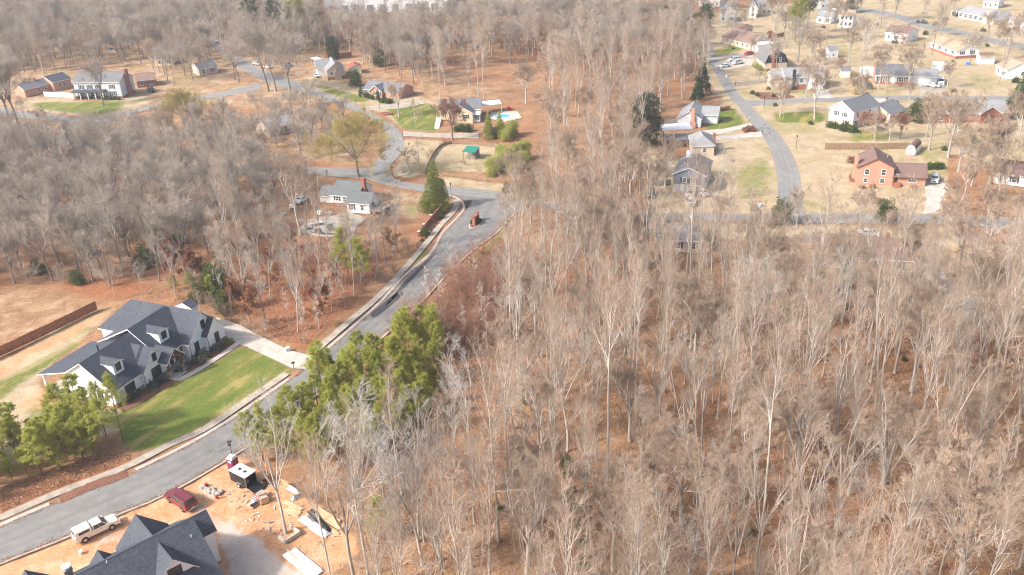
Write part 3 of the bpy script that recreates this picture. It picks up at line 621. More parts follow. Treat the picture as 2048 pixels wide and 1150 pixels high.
def pine(seed, H=9, r0=.11, cb=.25, R=2.1, tuft=800, k=24, ln=.40, wd=.018, mats=('pinebark', 'needle'), conic=True, droop=.0):
    if ln == .40: k = int(k*1.0)
    r = np.random.default_rng(seed)
    T = walk(np.zeros((1, 3)), unit(np.array([[r.normal(0, .02), r.normal(0, .02), 1.]])), np.array([H*.97]), 9, r, .03, .02); TR = (r0*np.linspace(1, .12, 9))[None]
    nb = int(H*6); span = (lambda t: R*np.clip(1.18-(t-cb)/(1-cb), .12, 1)**.8) if conic else (lambda t: R*np.sqrt(np.clip(1-((t-cb)/(1-cb)*1.7-.75)**2, .1, 1)))
    A, AR = kids(T, TR, nb, cb, .99, 0, 68, r, 5, .12-droop, .07, .32, .3, absL=span, even=True)
    B, BR = kids(A, AR, 3, .35, 1, .4, 45, r, 3, .1, .1, .6, .5); AR = np.maximum(AR, .012); BR = np.maximum(BR, .01)
    tv, tf, tm = join([(*tubes(T, TR, 7), 0), (*tubes(A, AR, 3), 0), (*tubes(B, BR, 3), 0)])
    ends = np.vstack([B[:, -1], B[:, 1], A[:, -1], A[:, 3], T[:, -1]]); dirs = np.vstack([B[:, -1]-B[:, 1], B[:, -1]-B[:, 1], A[:, -1]-A[:, 3], A[:, -1]-A[:, 3], T[:, -1]-T[:, -2]])
    if len(ends) > tuft: i = r.permutation(len(ends))[:tuft]; ends, dirs = ends[i], dirs[i]
    P = np.repeat(ends, k, 0); D = np.repeat(unit(dirs), k, 0); P = P+D*r.uniform(-.3, .15, (len(P), 1)); D = unit(D*.75+rnd(r, len(P))+UP*.25)
    v, f = leaves(P, D, ln, wd, r)
    return fastmesh('trunk', tv, tf, mats[0], smooth=True), fastmesh('crown', v, f, mats[1]), None
def blobtree(seed, H, R, shape='cone', n=7000, leaf=(.2, .07), mats=('darkbark', 'cedar'), base=.03, lumps=26, up=.5):
    """evergreen crown: leaves spread through lumps that fill a cone, an egg or a dome"""
    r = np.random.default_rng(seed); t = r.uniform(0, 1, lumps*3)
    prof = {'cone': lambda t: (1-t)**.95+.02, 'egg': lambda t: np.sqrt(np.clip(1-(t*1.75-.72)**2, .02, 1)), 'dome': lambda t: np.sqrt(np.clip(1-t*t*.97, .02, 1)), 'column': lambda t: np.clip(1.2-t**3*1.1, .1, 1)}[shape]
    t = t[np.argsort(-prof(t)*r.uniform(.2, 1, len(t)))][:lumps*2] if shape != 'cone' else r.permutation(np.linspace(0, .98, lumps*2)**1.05)
    a = r.uniform(0, 2*math.pi, len(t)); rr = prof(t)*R*r.uniform(.45, .92, len(t)); z = H*(base+(1-base)*t)
    C = np.c_[rr*np.cos(a), rr*np.sin(a), z]; S = R*(.34*(.45+.75*prof(t)) if shape != 'cone' else .08+.34*prof(t))*r.uniform(.7, 1.2, len(t))
    w_ = S**2; i = r.choice(len(C), n, p=w_/w_.sum()); d = rnd(r, n); d[:, 2] *= 1.15
    P = C[i]+d*(S[i]*r.uniform(.62, 1.02, n))[:, None]; D = unit(d+UP*up+rnd(r, n)*.7); P[:, 2] = np.maximum(P[:, 2], .05)
    v, f = leaves(P, D, leaf[0], leaf[1], r)
    T = walk(np.zeros((1, 3)), np.array([[0, 0, 1.]]), np.array([H*.85]), 7, r, 0, .02); tv, tf = tubes(T, (max(.05, H*.014)*np.linspace(1, .2, 7))[None], 7)
    return fastmesh('trunk', tv, tf, mats[0], smooth=True), fastmesh('crown', v, f, mats[1]), None
def brush(seed, H=3.2, stems=14, mats=('twigbrown', 'twigbrown'), spread=.45, k=7, twig=.009, k4=5):
    r = np.random.default_rng(seed); d = unit(np.c_[r.normal(0, spread, (stems, 2)), np.ones(stems)]); p = np.c_[r.normal(0, .35, (stems, 2)), np.zeros(stems)]
    A = walk(p, d, H*r.uniform(.6, 1.05, stems), 6, r, .02, .1); AR = np.full((stems, 1), .022)*np.linspace(1, .35, 6)[None]
    B, BR = kids(A, AR, k, .25, 1, .4, 38, r, 4, .04, .12, .7, .5); C, CR = kids(B, np.maximum(BR, .01), k4, .15, 1, .5, 40, r, 3, .04, .15, .7, .5); CR = np.maximum(CR, twig); CR[:, -1] *= .5
    av, af = tubes(A, AR, 4); cv, cf, cm = join([(*tubes(B, np.maximum(BR, .009), 3), 0), (*tubes(C, CR, 3), 0)])
    return fastmesh('stems', av, af, mats[0]), fastmesh('crown', cv, cf, mats[1]), None
def hedge(seed, H=1.2, R=.8, n=1500, mat='hedge', leaf=(.12, .05)): return blobtree(seed, H, R, 'egg', n, leaf, ('darkbark', mat), .05, 9, .2)
TALL = dict(H=26, r0=.18, cb=.44, n1=20, spread=.155, ang=27, up1=.2, k2=5, k3=4, k4=4, twig=.0092, l2=.68, l3=.62, l4=.8)
OAK = dict(H=17, r0=.30, cb=.3, fork=4, n1=24, spread=.34, ang=44, up1=.09, k2=6, k3=6, k4=7, twig=.0155)
KIND = {
 'tall': [bare(11, **TALL), bare(12, **{**TALL, 'H': 28, 'cb': .5}), bare(13, **{**TALL, 'H': 25, 'fork': 3, 'fa': .2, 'n1': 21, 'spread': .15}), bare(14, **{**TALL, 'H': 25, 'fork': 4, 'fa': .28, 'spread': .15, 'n1': 24}), bare(15, **{**TALL, 'cb': .36, 'spread': .2, 'lean': .05}), bare(18, **{**TALL, 'H': 24, 'fork': 5, 'fa': .34, 'n1': 25, 'spread': .16, 'lean': .05}), bare(19, **{**TALL, 'H': 27, 'fork': 2, 'fa': .16, 'n1': 20, 'spread': .16})],
 'pale': [bare(16, **{**TALL, 'H': 17, 'r0': .14, 'cb': .22, 'n1': 22, 'spread': .27, 'ang': 40, 'k3': 3, 'k4': 3, 'mats': ('bark', 'limb', 'limbgrey'), 'twig': .0105}), bare(17, **{**TALL, 'H': 18, 'r0': .16, 'fork': 4, 'fa': .45, 'spread': .24, 'n1': 24, 'k3': 3, 'k4': 3, 'mats': ('bark', 'limb', 'limbgrey'), 'twig': .0105}), bare(20, **{**TALL, 'H': 18, 'r0': .15, 'fork': 3, 'fa': .5, 'spread': .26, 'n1': 21, 'k3': 3, 'k4': 3, 'mats': ('bark', 'limb', 'limbgrey'), 'twig': .0105})],
 'oak': [bare(21, **OAK), bare(22, **{**OAK, 'fork': 3, 'H': 18}), bare(23, **{**OAK, 'fork': 5, 'H': 16, 'spread': .38}), bare(24, **{**OAK, 'up1': .12, 'H': 19, 'spread': .3})],
 'grey': [bare(s, **{**OAK, 'fork': f, 'H': h, 'n1': 30, 'spread': .37, 'mats': ('darkbark', 'limbgrey', 'twiggrey')}) for s, f, h in ((31, 4, 18), (32, 3, 20), (33, 5, 17))],
 'greytall': [bare(s, **{**TALL, 'H': h, 'cb': .28, 'spread': .22, 'k4': 6, 'twig': .014, 'mats': ('darkbark', 'limbgrey', 'twiggrey')}) for s, h in ((34, 22), (35, 24), (36, 26))],
 'olive': [bare(41, **{**OAK, 'H': 13, 'spread': .6, 'n1': 42, 'fork': 6, 'fa': .8, 'ang': 58, 'k4': 8, 'up1': -.02, 'l4': .9, 'mats': ('darkbark', 'limbgrey', 'twigyellow'), 'twig': .014})],
 'red': [bare(43, **{**OAK, 'H': 9, 'spread': .42, 'r0': .2, 'mats': ('darkbark', 'twigred', 'twigred')})],
 'round': [bare(45, **{**OAK, 'H': 13, 'spread': .45, 'r0': .3, 'k4': 8})],
 'small': [bare(51, H=7, r0=.09, cb=.2, n1=12, spread=.3, ang=42, k2=5, k3=4, k4=5, twig=.01), bare(52, H=6, r0=.1, fork=4, n1=16, spread=.36, ang=40, k2=5, k3=4, k4=5, twig=.01)],
 'sapling': [bare(s, H=h, r0=.055, cb=.3, n1=14, spread=.15, ang=40, k2=4, k3=3, k4=3, twig=.009, mats=('bark', m, m)) for s, h, m in ((55, 9, 'twig'), (56, 11, 'limb'), (57, 8, 'twigred'))],
 'oakleaf': [leafy(61, H=9), leafy(62, H=7, mats=('bark', 'redleaf'))],
 'pine': [pine(71), pine(72, H=8, R=2.4), pine(73, H=10, R=2.3, cb=.3), pine(74, H=6.5, R=2.0, cb=.12)],
 'tallpine': [pine(75, H=13, cb=.42, R=2.3, tuft=360), pine(76, H=12, cb=.5, R=2.0, tuft=300)],
 'bigpine': [pine(77, H=24, r0=.3, cb=.5, R=4.6, tuft=900, k=16, ln=.5, wd=.05, conic=False, mats=('pinebark', 'needledark')), pine(78, H=22, r0=.28, cb=.35, R=5, tuft=1000, k=16, ln=.55, wd=.06, conic=False)],
 'arbor': [blobtree(81, 11, 3.3, 'cone', 17000, (.24, .07), lumps=44)], 'arbor2': [blobtree(82, 9, 1.9, 'cone', 8000, (.24, .07), lumps=34, mats=('darkbark', 'needle'))],
 'gold': [blobtree(83, 6, 1.3, 'cone', 4000, (.2, .06), ('darkbark', 'gold'))], 'cypress': [blobtree(84, 6, 1.1, 'cone', 3500, (.2, .06), ('darkbark', 'needledark'))],
 'magnolia': [blobtree(85, 15, 4.2, 'egg', 13000, (.3, .13), ('darkbark', 'magnolia'), lumps=44)], 'bigcon': [blobtree(86, 17, 6, 'cone', 15000, (.4, .14), ('darkbark', 'needledark'), lumps=54)],
 'bamboo': [blobtree(87, 8, 2.6, 'column', 9000, (.4, .06), ('darkbark', 'bamboo'), lumps=34, up=1.2)], 'holly': [blobtree(88, 6.5, 2.4, 'egg', 6000, (.22, .1), ('darkbark', 'hedge'))],
 'evergreen': [blobtree(89, 5, 2.2, 'dome', 5000, (.2, .08), ('darkbark', 'hedge'))],
 'brush': [brush(91), brush(92, 4, 16), brush(93, 2.6, 12, ('limbgrey', 'twiggrey')), brush(94, 5, 16, ('twig', 'twig'))],
 'redbrush': [brush(106, 4.5, 16, ('twigred', 'twigred'), .45, 8, .011, 6), brush(107, 3.5, 14, ('twigbrown', 'twigbrown'), .5, 8, .011, 6), brush(108, 5.5, 14, ('twigbrown', 'twigred'), .35, 8, .011, 6)],
 'scrub': [brush(103, 6.5, 18, ('limbgrey', 'twiggrey'), .4, 8, .014, 6), brush(104, 5, 16, ('limbgrey', 'twiggrey'), .5, 8, .014, 6), brush(105, 7.5, 14, ('limbgrey', 'twiggrey'), .35, 9, .014, 6)],
 'hedge': [hedge(95)], 'ball': [hedge(96, 2.0, .95, 2200)], 'lime': [hedge(97, 1.8, 1.6, 2500, 'limehedge')], 'greyshrub': [hedge(98, 1.2, .9, 1500, 'greyshrub')], 'flower': [hedge(99, .7, .6, 900, 'flower')], 'redshrub': [hedge(100, 1.2, .8, 1200, 'redleaf')],
 'pampas': [blobtree(101, 2.2, 1.3, 'dome', 2200, (.8, .04), ('darkbark', 'pampas'), up=1.6)], 'thuja': [blobtree(102, 1.9, .42, 'cone', 1500, (.12, .05), ('darkbark', 'needledark'))],
}
PARTN = {'brush': ('stem', 'crown'), 'scrub': ('stem', 'crown'), 'redbrush': ('stem', 'crown'), 'oakleaf': ('trunk', 'crown')}
def plant(kind, name, label, cat, p, scale=1.0, group=None, var=None, sink=.12):
    vs = KIND[kind]; v = vs[random.randrange(len(vs)) if var is None else var % len(vs)]
    o = thing(name, label, cat, (p[0], p[1], -sink), random.uniform(0, 6.28), group); s = scale*random.uniform(.93, 1.07); o.scale = (s, s, s*random.uniform(.95, 1.05))
    nm = PARTN.get(kind, ('trunk', 'crown'))
    link(nm[0], v[0], o); c = link(nm[1], v[1], o)
    if kind == 'oakleaf': link('dry_leaves', v[2], c)
    return o
# ------------------------------------------------------------------ houses
class House:
    def __init__(s, name, label, A, B, cat='house', adj=0.0, world=False):
        a, b = (Vector(A), Vector(B)) if world else (G(*A), G(*B))
        s.W = (b-a).length; s.ang = math.atan2(b.y-a.y, b.x-a.x)+math.radians(adj); s.o = a
        s.root = thing(name, label, cat, (a.x, a.y, 0), s.ang)
    def wpt(s, x, y): c, k = math.cos(s.ang), math.sin(s.ang); return (s.o.x+x*c-y*k, s.o.y+x*k+y*c)
    def occ(s, x0, x1, y0, y1, m=1.2): OCC.append([s.wpt(*p) for p in ((x0-m, y0-m), (x1+m, y0-m), (x1+m, y1+m), (x0-m, y1+m))])
    def wall(s, x0, x1, y0, y1, z0, ze, mat, rise=0, axis='x', name='wall'):
        m = MB(); s.occ(x0, x1, y0, y1)
        if rise and axis == 'x': m.extr([(y0, z0), (y1, z0), (y1, ze), ((y0+y1)/2, ze+rise), (y0, ze)], 'x', x0, x1)
        elif rise: m.extr([(x0, z0), (x1, z0), (x1, ze), ((x0+x1)/2, ze+rise), (x0, ze)], 'y', y0, y1)
        else: m.box(x0, x1, y0, y1, z0, ze)
        return m.build(name, mat, s.root)
    def roof(s, x0, x1, y0, y1, ze, rise, axis, mat, oe=.4, og=.35, t=.17, trim='trim', name='roof'):
        a0, a1, h0, h1 = (x0, x1, y0, y1) if axis == 'x' else (y0, y1, x0, x1)
        hm = (h0+h1)/2; k = rise/(hm-h0); a0 -= og; a1 += og; lo = ze-oe*k
        P = lambda a, h, z: (a, h, z) if axis == 'x' else (h, a, z)
        prof = [(h0-oe, lo), (hm, ze+rise), (h1+oe, lo)]; up = .03+t
        m = MB()
        top = [(h, z+up) for h, z in prof]; bot = [(h, z+.03) for h, z in prof]
        for i in (0, 1):
            (ha, za), (hb, zb) = top[i], top[i+1]
            if i == 1: (ha, za), (hb, zb) = (hb, zb), (ha, za)
            m.slope([P(a0, ha, za), P(a1, ha, za), P(a1, hb, zb), P(a0, hb, zb)], 0)
            (ha, za), (hb, zb) = bot[i], bot[i+1]; m.face([P(a0, ha, za), P(a1, ha, za), P(a1, hb, zb), P(a0, hb, zb)], 1)
            for a in (a0, a1): m.face([P(a, *bot[i]), P(a, *bot[i+1]), P(a, *top[i+1]), P(a, *top[i])], 1)
        for i in (0, 2): m.face([P(a0, *bot[i]), P(a1, *bot[i]), P(a1, *top[i]), P(a0, *top[i])], 1)
        bm_m = m.mesh(name, [mat, trim], fixn=False); 
        bm = bmesh.new(); bm.from_mesh(bm_m); bmesh.ops.remove_doubles(bm, verts=bm.verts, dist=1e-4); bmesh.ops.recalc_face_normals(bm, faces=bm.faces); bm.to_mesh(bm_m); bm.free()
        o = link(name, bm_m, s.root)
        rc = MB().extr([(hm-.16, ze+rise+up-.16*k+.035), (hm, ze+rise+up+.045), (hm+.16, ze+rise+up-.16*k+.035), (hm, ze+rise+up-.05)], axis, a0, a1); rc.build('ridge_cap', mat, o)
        return o
    def hip(s, x0, x1, y0, y1, ze, rise, mat, oe=.4, trim='trim', inset=None, t=.17, name='roof'):
        x0 -= oe; x1 += oe; y0 -= oe; y1 += oe; d = min(x1-x0, y1-y0)/2 if inset is None else inset; up = .03+t; m = MB()
        if x1-x0 >= y1-y0: r0, r1 = (x0+d, (y0+y1)/2, ze+rise), (x1-d, (y0+y1)/2, ze+rise)
        else: r0, r1 = ((x0+x1)/2, y0+d, ze+rise), ((x0+x1)/2, y1-d, ze+rise)
        c = [(x0, y0, ze+up), (x1, y0, ze+up), (x1, y1, ze+up), (x0, y1, ze+up)]
        if x1-x0 >= y1-y0: fs = [[c[0], c[1], r1, r0], [c[1], c[2], r1], [c[2], c[3], r0, r1], [c[3], c[0], r0]]
        else: fs = [[c[0], c[1], r0], [c[1], c[2], r1, r0], [c[2], c[3], r1], [c[3], c[0], r0, r1]]
        for f in fs: m.slope(f, 0)
        b = [(p[0], p[1], ze+.03) for p in c]; m.face(b[::-1], 1)
        for i in range(4): j = (i+1) % 4; m.face([b[i], b[j], c[j], c[i]], 1)
        return m.build(name, [mat, trim], s.root)
    def _map(s, face, p):
        return {'F': lambda a, z, d: (a, p-d, z), 'B': lambda a, z, d: (a, p+d, z), 'L': lambda a, z, d: (p-d, a, z), 'R': lambda a, z, d: (p+d, a, z)}[face]
    def _bx(s, m, f, a0, a1, z0, z1, d0, d1, mi=0):
        m.grid8([f(a0, z0, d0), f(a1, z0, d0), f(a1, z0, d1), f(a0, z0, d1), f(a0, z1, d0), f(a1, z1, d0), f(a1, z1, d1), f(a0, z1, d1)], mi)
    def win(s, face, p, c, z, w, h, shut=None, frame='trim', mull=1, bar=True):
        f = s._map(face, p); m = MB(); e = .09; a0, a1, z0, z1 = c-w/2, c+w/2, z, z+h
        for q in ((a0-e, a1+e, z0-e-.04, z0), (a0-e, a1+e, z1, z1+e), (a0-e, a0, z0, z1), (a1, a1+e, z0, z1)): s._bx(m, f, *q, -.02, .07)
        o = m.build('window', frame, s.root)
        b = MB(); s._bx(b, f, a0, a1, z0, z1, -.02, .02); pane = b.build('pane', 'glass', o)
        k = MB()
        for i in range(1, mull): q = a0+w*i/mull; s._bx(k, f, q-.035, q+.035, z0, z1, .02, .05)
        if bar: s._bx(k, f, a0, a1, z0+h*.5-.03, z0+h*.5+.03, .021, .048)
        if k.v: k.build('glazing_bar', frame, o)
        if shut:
            for q in (a0-e-.42, a1+e+.04): sb = MB(); s._bx(sb, f, q, q+.38, z0-.05, z1+.05, -.02, .06); sb.build('shutter', shut, s.root)
        return o
    def door(s, face, p, c, z, w=1.0, h=2.1, mat='doorwood', frame='trim'):
        f = s._map(face, p); m = MB(); e = .1
        for q in ((c-w/2-e, c-w/2, z, z+h), (c+w/2, c+w/2+e, z, z+h), (c-w/2-e, c+w/2+e, z+h, z+h+e)): s._bx(m, f, *q, -.02, .07)
        s_ = m.build('door_frame', frame, s.root); d = MB(); s._bx(d, f, c-w/2, c+w/2, z, z+h, -.02, .03); o = d.build('door', mat, s.root)
        k = MB(); s._bx(k, f, c+w/2-.14, c+w/2-.06, z+1.0, z+1.08, .03, .09); k.build('door_handle', 'steel', o); return o
    def garage(s, face, p, c, w=2.7, h=2.2, z=.05, mat='trim'):
        f = s._map(face, p); o = None
        for i in range(4):
            m = MB(); s._bx(m, f, c-w/2, c+w/2, z+i*h/4+.01, z+(i+1)*h/4-.01, -.02, .03)
            if o is None: o = m.build('garage_door', mat, s.root)
            else: m.build('door_panel', mat, o)
    def chim(s, x, y, w, d, z1, mat='redbrick', z0=0.0, shoulder=None):
        m = MB()
        if shoulder: m.box(x-w*.85, x+w*.85, y-d/2, y+d/2, z0, shoulder); m.grid8([(x-w*.85, y-d/2, shoulder), (x+w*.85, y-d/2, shoulder), (x+w*.85, y+d/2, shoulder), (x-w*.85, y+d/2, shoulder), (x-w/2, y-d/2+.01, shoulder+.6), (x+w/2, y-d/2+.01, shoulder+.6), (x+w/2, y+d/2-.01, shoulder+.6), (x-w/2, y+d/2-.01, shoulder+.6)]); z0 = shoulder+.6
        m.box(x-w/2, x+w/2, y-d/2, y+d/2, z0, z1); o = m.build('chimney', mat, s.root)
        c = MB().box(x-w/2-.07, x+w/2+.07, y-d/2-.07, y+d/2+.07, z1, z1+.14); c.box(x-w*.25, x+w*.25, y-d*.22, y+d*.22, z1+.14, z1+.35); c.build('chimney_cap', mat, o); return o
    def vent(s, x, y, z, h=.5): MB().tube((x, y, z-.3), (x, y, z+h), .06, n=8).build('vent_pipe', 'alum', s.root)
    def part(s, name, m, mat, par=None, **k): return m.build(name, mat, par or s.root, **k)
    def gblock(s, x0, x1, y0, y1, ze, rise, axis, wmat, rmat, z0=0.0, low=None, lowh=None, **k):
        if low:
            s.wall(x0+.04, x1-.04, y0+.04, y1-.04, z0, lowh, low, name='lower_wall'); s.wall(x0, x1, y0, y1, lowh, ze, wmat, rise, axis)
        else: s.wall(x0, x1, y0, y1, z0, ze, wmat, rise, axis)
        return s.roof(x0, x1, y0, y1, ze, rise, axis, rmat, **k)
# ---- the big white farmhouse
K = 80/74.0
_u = Vector((.40, .916, 0)).normalized(); P0 = G(385, 720)
h = House('farmhouse', 'white board and batten farmhouse with charcoal gables beside the long green lawn', (P0.x, P0.y, 0), (P0.x+_u.x*8.4, P0.y+_u.y*8.4, 0), world=True)
RC = 'r_char'
E_, R_ = 3.3, 4.3
h.wall(0, 8.4, 0, 17.5, 0, E_, 'batten', 0); h.wall(0, 8.4, .001, .3, E_, E_+.001, 'batten', 4.25, 'y', name='gable_wall')
# wing roof: ridge along y, hipped at the back
m = MB(); up = .2; ye, yr, yb = -.4, 16.0, 21.0
e0, e1, rx = -.45, 8.85, 4.2; zl, zr = E_-.25+up, E_+4.3+up
m.slope([(e0, yb, zl), (e0, ye, zl), (rx, ye, zr), (rx, yr, zr)]); m.slope([(e1, ye, zl), (e1, yb, zl), (rx, yr, zr), (rx, ye, zr)]); m.slope([(e1, yb, zl), (e0, yb, zl), (rx, yr, zr)])
for a, b in (((e0, ye), (rx, ye)), ((rx, ye), (e1, ye))):
    za, zb = (zl, zr) if a[0] == e0 else (zr, zl); m.face([(a[0], ye, za-.2), (b[0], ye, zb-.2), (b[0], ye, zb), (a[0], ye, za)], 1)
for x in (e0, e1): m.face([(x, ye, zl-.2), (x, yb, zl-.2), (x, yb, zl), (x, ye, zl)], 1)
m.face([(e0, yb, zl-.2), (e1, yb, zl-.2), (e1, yb, zl), (e0, yb, zl)], 1); m.face([(e0, ye, zl-.2), (e1, ye, zl-.2), (e1, yb, zl-.2), (e0, yb, zl-.2)], 1)
h.part('roof', m, [RC, 'trim'], fixn=False)
h.wall(.0, 8.4, 17.5, 20.6, 0, E_, 'batten'); 
# lower gable standing before the garage gable
h.gblock(3.5, 8.1, -1.1, .05, E_, 2.45, 'y', 'batten', RC, og=.3)
# main body
mx0, my0, my1 = -16.6, 1.5, 12.0
h.wall(mx0, 0, my0, 11.6, 0, E_, 'batten'); h.wall(mx0, -5.2, my0+.01, 11.6, E_, E_+.001, 'batten', 0)
prof = [(my0, E_), (7.1, E_+4.05), (11.0, 4.9), (11.4, E_)]
MBm = MB().extr(prof, 'x', mx0, mx0+.3); h.part('gable_wall', MBm, 'batten')
def slopes(name, x0, x1, pr, og0=.4, og1=0.0):      # roof that follows a broken profile
    mm = MB(); xa, xb = x0-og0, x1+og1
    for (ya, za), (yb_, zb) in zip(pr[:-1], pr[1:]):
        if zb > za: mm.slope([(xa, ya, za), (xb, ya, za), (xb, yb_, zb), (xa, yb_, zb)])
        else: mm.slope([(xb, yb_, zb), (xa, yb_, zb), (xa, ya, za), (xb, ya, za)])
        mm.face([(xb, ya, za-.2), (xa, ya, za-.2), (xa, yb_, zb-.2), (xb, yb_, zb-.2)], 1)
        for x in (xa, xb): mm.face([(x, ya, za-.2), (x, yb_, zb-.2), (x, yb_, zb), (x, ya, za)], 1)
    for (q, z) in (pr[0], pr[-1]): mm.face([(xa, q, z-.2), (xb, q, z-.2), (xb, q, z), (xa, q, z)], 1)
    return h.part(name, mm, [RC, 'trim'], fixn=False)
slopes('roof', mx0, -5.2, [(my0-.45, E_-.12), (7.1, E_+4.3), (11.0, 5.15), (17.8, 3.5)])
slopes('roof', -5.6, 3.6, [(my0-.45, E_+.05), (7.4, E_+4.75), (16.0, 3.9)], .15)
h.wall(-5.6, 0, 11.6, 16.0, 0, 3.4, 'batten'); 
h.wall(-5.5, -5.2, my0+.3, 12, E_, E_+.5, 'batten', 3.7, 'x')
# side porch at the left end
for y_ in (12.2, 17.2):
    MB().box(mx0+.05, mx0+.35, y_-.15, y_+.15, .35, 3.42).build('porch_post', 'trim', h.root)
h.part('porch_floor', MB().box(mx0-.1, -6, 11.65, 17.5, 0, .35), 'concrete'); h.occ(mx0, 0, 11, 18)
h.part('stone_plinth', MB().box(mx0-.06, -.05, my0-.07, my0+.2, 0, .8).box(-.06, 8.46, -.07, .2, 0, .85).box(3.44, 8.16, -1.17, -1.0, 0, .9).box(8.3, 8.47, -.05, 20, 0, .8), 'stone')
# front bedroom gable and entry gable
h.gblock(-10.4, -4.3, .9, 3, E_, 3.0, 'y', 'batten', RC, og=.35); h.roof(-10.4, -4.3, 2.6, 7.0, E_, 3.0, 'y', RC, og=0)
h.part('stone_plinth', MB().box(-10.46, -4.24, .83, 1.1, 0, .85), 'stone')
h.roof(-6.6, -2.9, -1.1, 2.6, 3.35, 1.75, 'y', RC, og=.2)
for x in (-6.3, -3.2):
    MB().box(x-.34, x+.34, -.95, -.27, 0, 1.25).build('stone_pier', 'stone', h.root); MB().box(x-.17, x+.17, -.78, -.44, 1.25, 3.3).build('timber_post', 'stain', h.root)
MB().box(.1-1.1, .5-1.1, 1.0, 1.4, 0, 1.2).build('stone_pier', 'stone', h.root); MB().box(-.95, -.65, 1.05, 1.35, 1.2, 3.3).build('timber_post', 'stain', h.root)
tr = MB().box(-6.5, -3.0, -.75, -.5, 3.15, 3.4)
for a, b in (((-6.3, 3.4), (-4.75, 4.85)), ((-3.2, 3.4), (-4.75, 4.85)), ((-4.75, 3.4), (-4.75, 4.9)), ((-5.5, 3.4), (-4.9, 4.3)), ((-4.0, 3.4), (-4.6, 4.3))): tr.tube((a[0], -.62, a[1]), (b[0], -.62, b[1]), .11, n=4)
h.part('timber_truss', tr, 'stain')
h.part('porch_floor', MB().box(-6.7, -.2, -1.1, 1.45, 0, .3).box(-6.0, -3.6, -1.9, -1.1, 0, .16), 'concrete')
h.door('F', my0, -3.4, .3, 1.1, 2.3, 'doorwood')
for fc, p, c, z, w_, hh, mu in (('F', my0, -13.2, 1.0, 2.0, 1.75, 2), ('F', .9, -7.6, 1.0, 2.0, 1.75, 2), ('F', .9, -7.35, 4.0, .75, 1.3, 1), ('F', 0, 1.75, .95, .95, 1.8, 1), ('F', -1.1, 5.9, .95, .95, 1.8, 1), ('F', 0, 4.2, 4.5, .8, 1.4, 1), ('F', my0, -2.0, 1.0, .5, 1.6, 1), ('L', mx0, 4.6, 1, 1, 1.6, 1), ('L', mx0, 8.8, 1, 1, 1.6, 1)):
    h.win(fc, p, c, z, w_, hh, None, 'black', mu)
def dormer(x, y0, zb, w_, hh):
    y1 = y0+4.2; h.wall(x-w_/2, x+w_/2, y0, y1, zb-1.5, zb+hh, 'batten', .62, 'y', name='dormer_wall'); h.roof(x-w_/2, x+w_/2, y0, y1+.4, zb+hh, .62, 'y', RC, .22, .18, .12, name='dormer_roof')
    h.win('F', y0, x, zb+.25, w_*.42, hh*.8, None, 'black', 1)
dormer(-13.2, 2.9, 4.9, 2.1, 1.45); dormer(-2.3, 2.9, 5.1, 2.3, 1.5)
for x, y_, z1 in ((-.05, -.12, 3.1), (3.45, -1.2, 3.1), (-10.45, .82, 3.1)): MB().tube((x, y_, .1), (x, y_, z1), .05, n=6).build('downspout', 'black', h.root)
MB().tube((-11.0, 9.2, 5.8), (-11.0, 9.2, 7.3), .13, n=10).tube((-11, 9.2, 7.3), (-11, 9.2, 7.4), .22, n=10).build('stove_pipe', 'black', h.root)
h.roof(8.4, 10.2, 6.2, 9.6, E_+1.9, .8, 'x', RC, .3, .1); h.wall(8.4, 10.2, 6.2, 9.6, 0, E_+1.9, 'batten', .8, 'x')
FARM = h
# ---- the house being built in the foreground
zr_ = 8.4; A_, B_ = G(157, 1150, zr_), G(384, 1037, zr_); d_ = (B_-A_).normalized(); n_ = Vector((d_.y, -d_.x, 0))
half = 7.2; o_ = B_+n_*half; a_ = o_-d_*30
h = House('new_house', 'big new house with charcoal shingle roof standing on orange building dirt', (a_.x, a_.y, 0), (o_.x, o_.y, 0), world=True)
h.gblock(0, 29.7, 0, 2*half, 3.3, 5.1, 'x', 'white', RC, oe=.45, og=.4)
h.gblock(29.6, 32.3, half+.4, half+4.2, 5.0, 1.7, 'x', 'white', RC, oe=.35, og=.3)
h.gblock(22.7, 28.7, half+1.5, 2*half+.2, 3.7, 3.1, 'y', 'white', RC); h.gblock(18.8, 21.2, half+2.2, 12.3, 4.9, 1.3, 'y', 'white', RC, oe=.25, og=.25)
h.gblock(9.8, 15.2, half+1.5, 2*half+.2, 3.7, 2.7, 'y', 'white', RC)
h.gblock(22.6, 28.2, 2.7, half+.6, 4.9, 3.0, 'y', 'white', RC); h.gblock(14.5, 17.5, 3.2, 6, 5.0, 1.6, 'y', 'white', RC)
h.win('F', 2.7, 25.4, 5.4, 1.5, 1.2, None, 'black', 2); h.win('F', 0, 22.2, 1, 1.2, 1.6, None, 'black'); h.win('F', 0, 26.5, 1, 1.6, 1.6, None, 'black', 2); h.win('R', 29.7, 3, 1, 1.2, 1.6, None, 'black')
for x, y_, z in ((28.9, 5.4, 7.3), (19.6, 6.9, 8.3), (12.0, 4.6, 6.7)): h.vent(x, y_, z, .35)
h.chim(16.2, 11.6, .9, .9, 6.5, 'stone', 4); MB().tube((16.2, 11.6, 6.8), (16.2, 11.6, 7.05), .55, n=14).build('chimney_pot', 'alum', h.root)
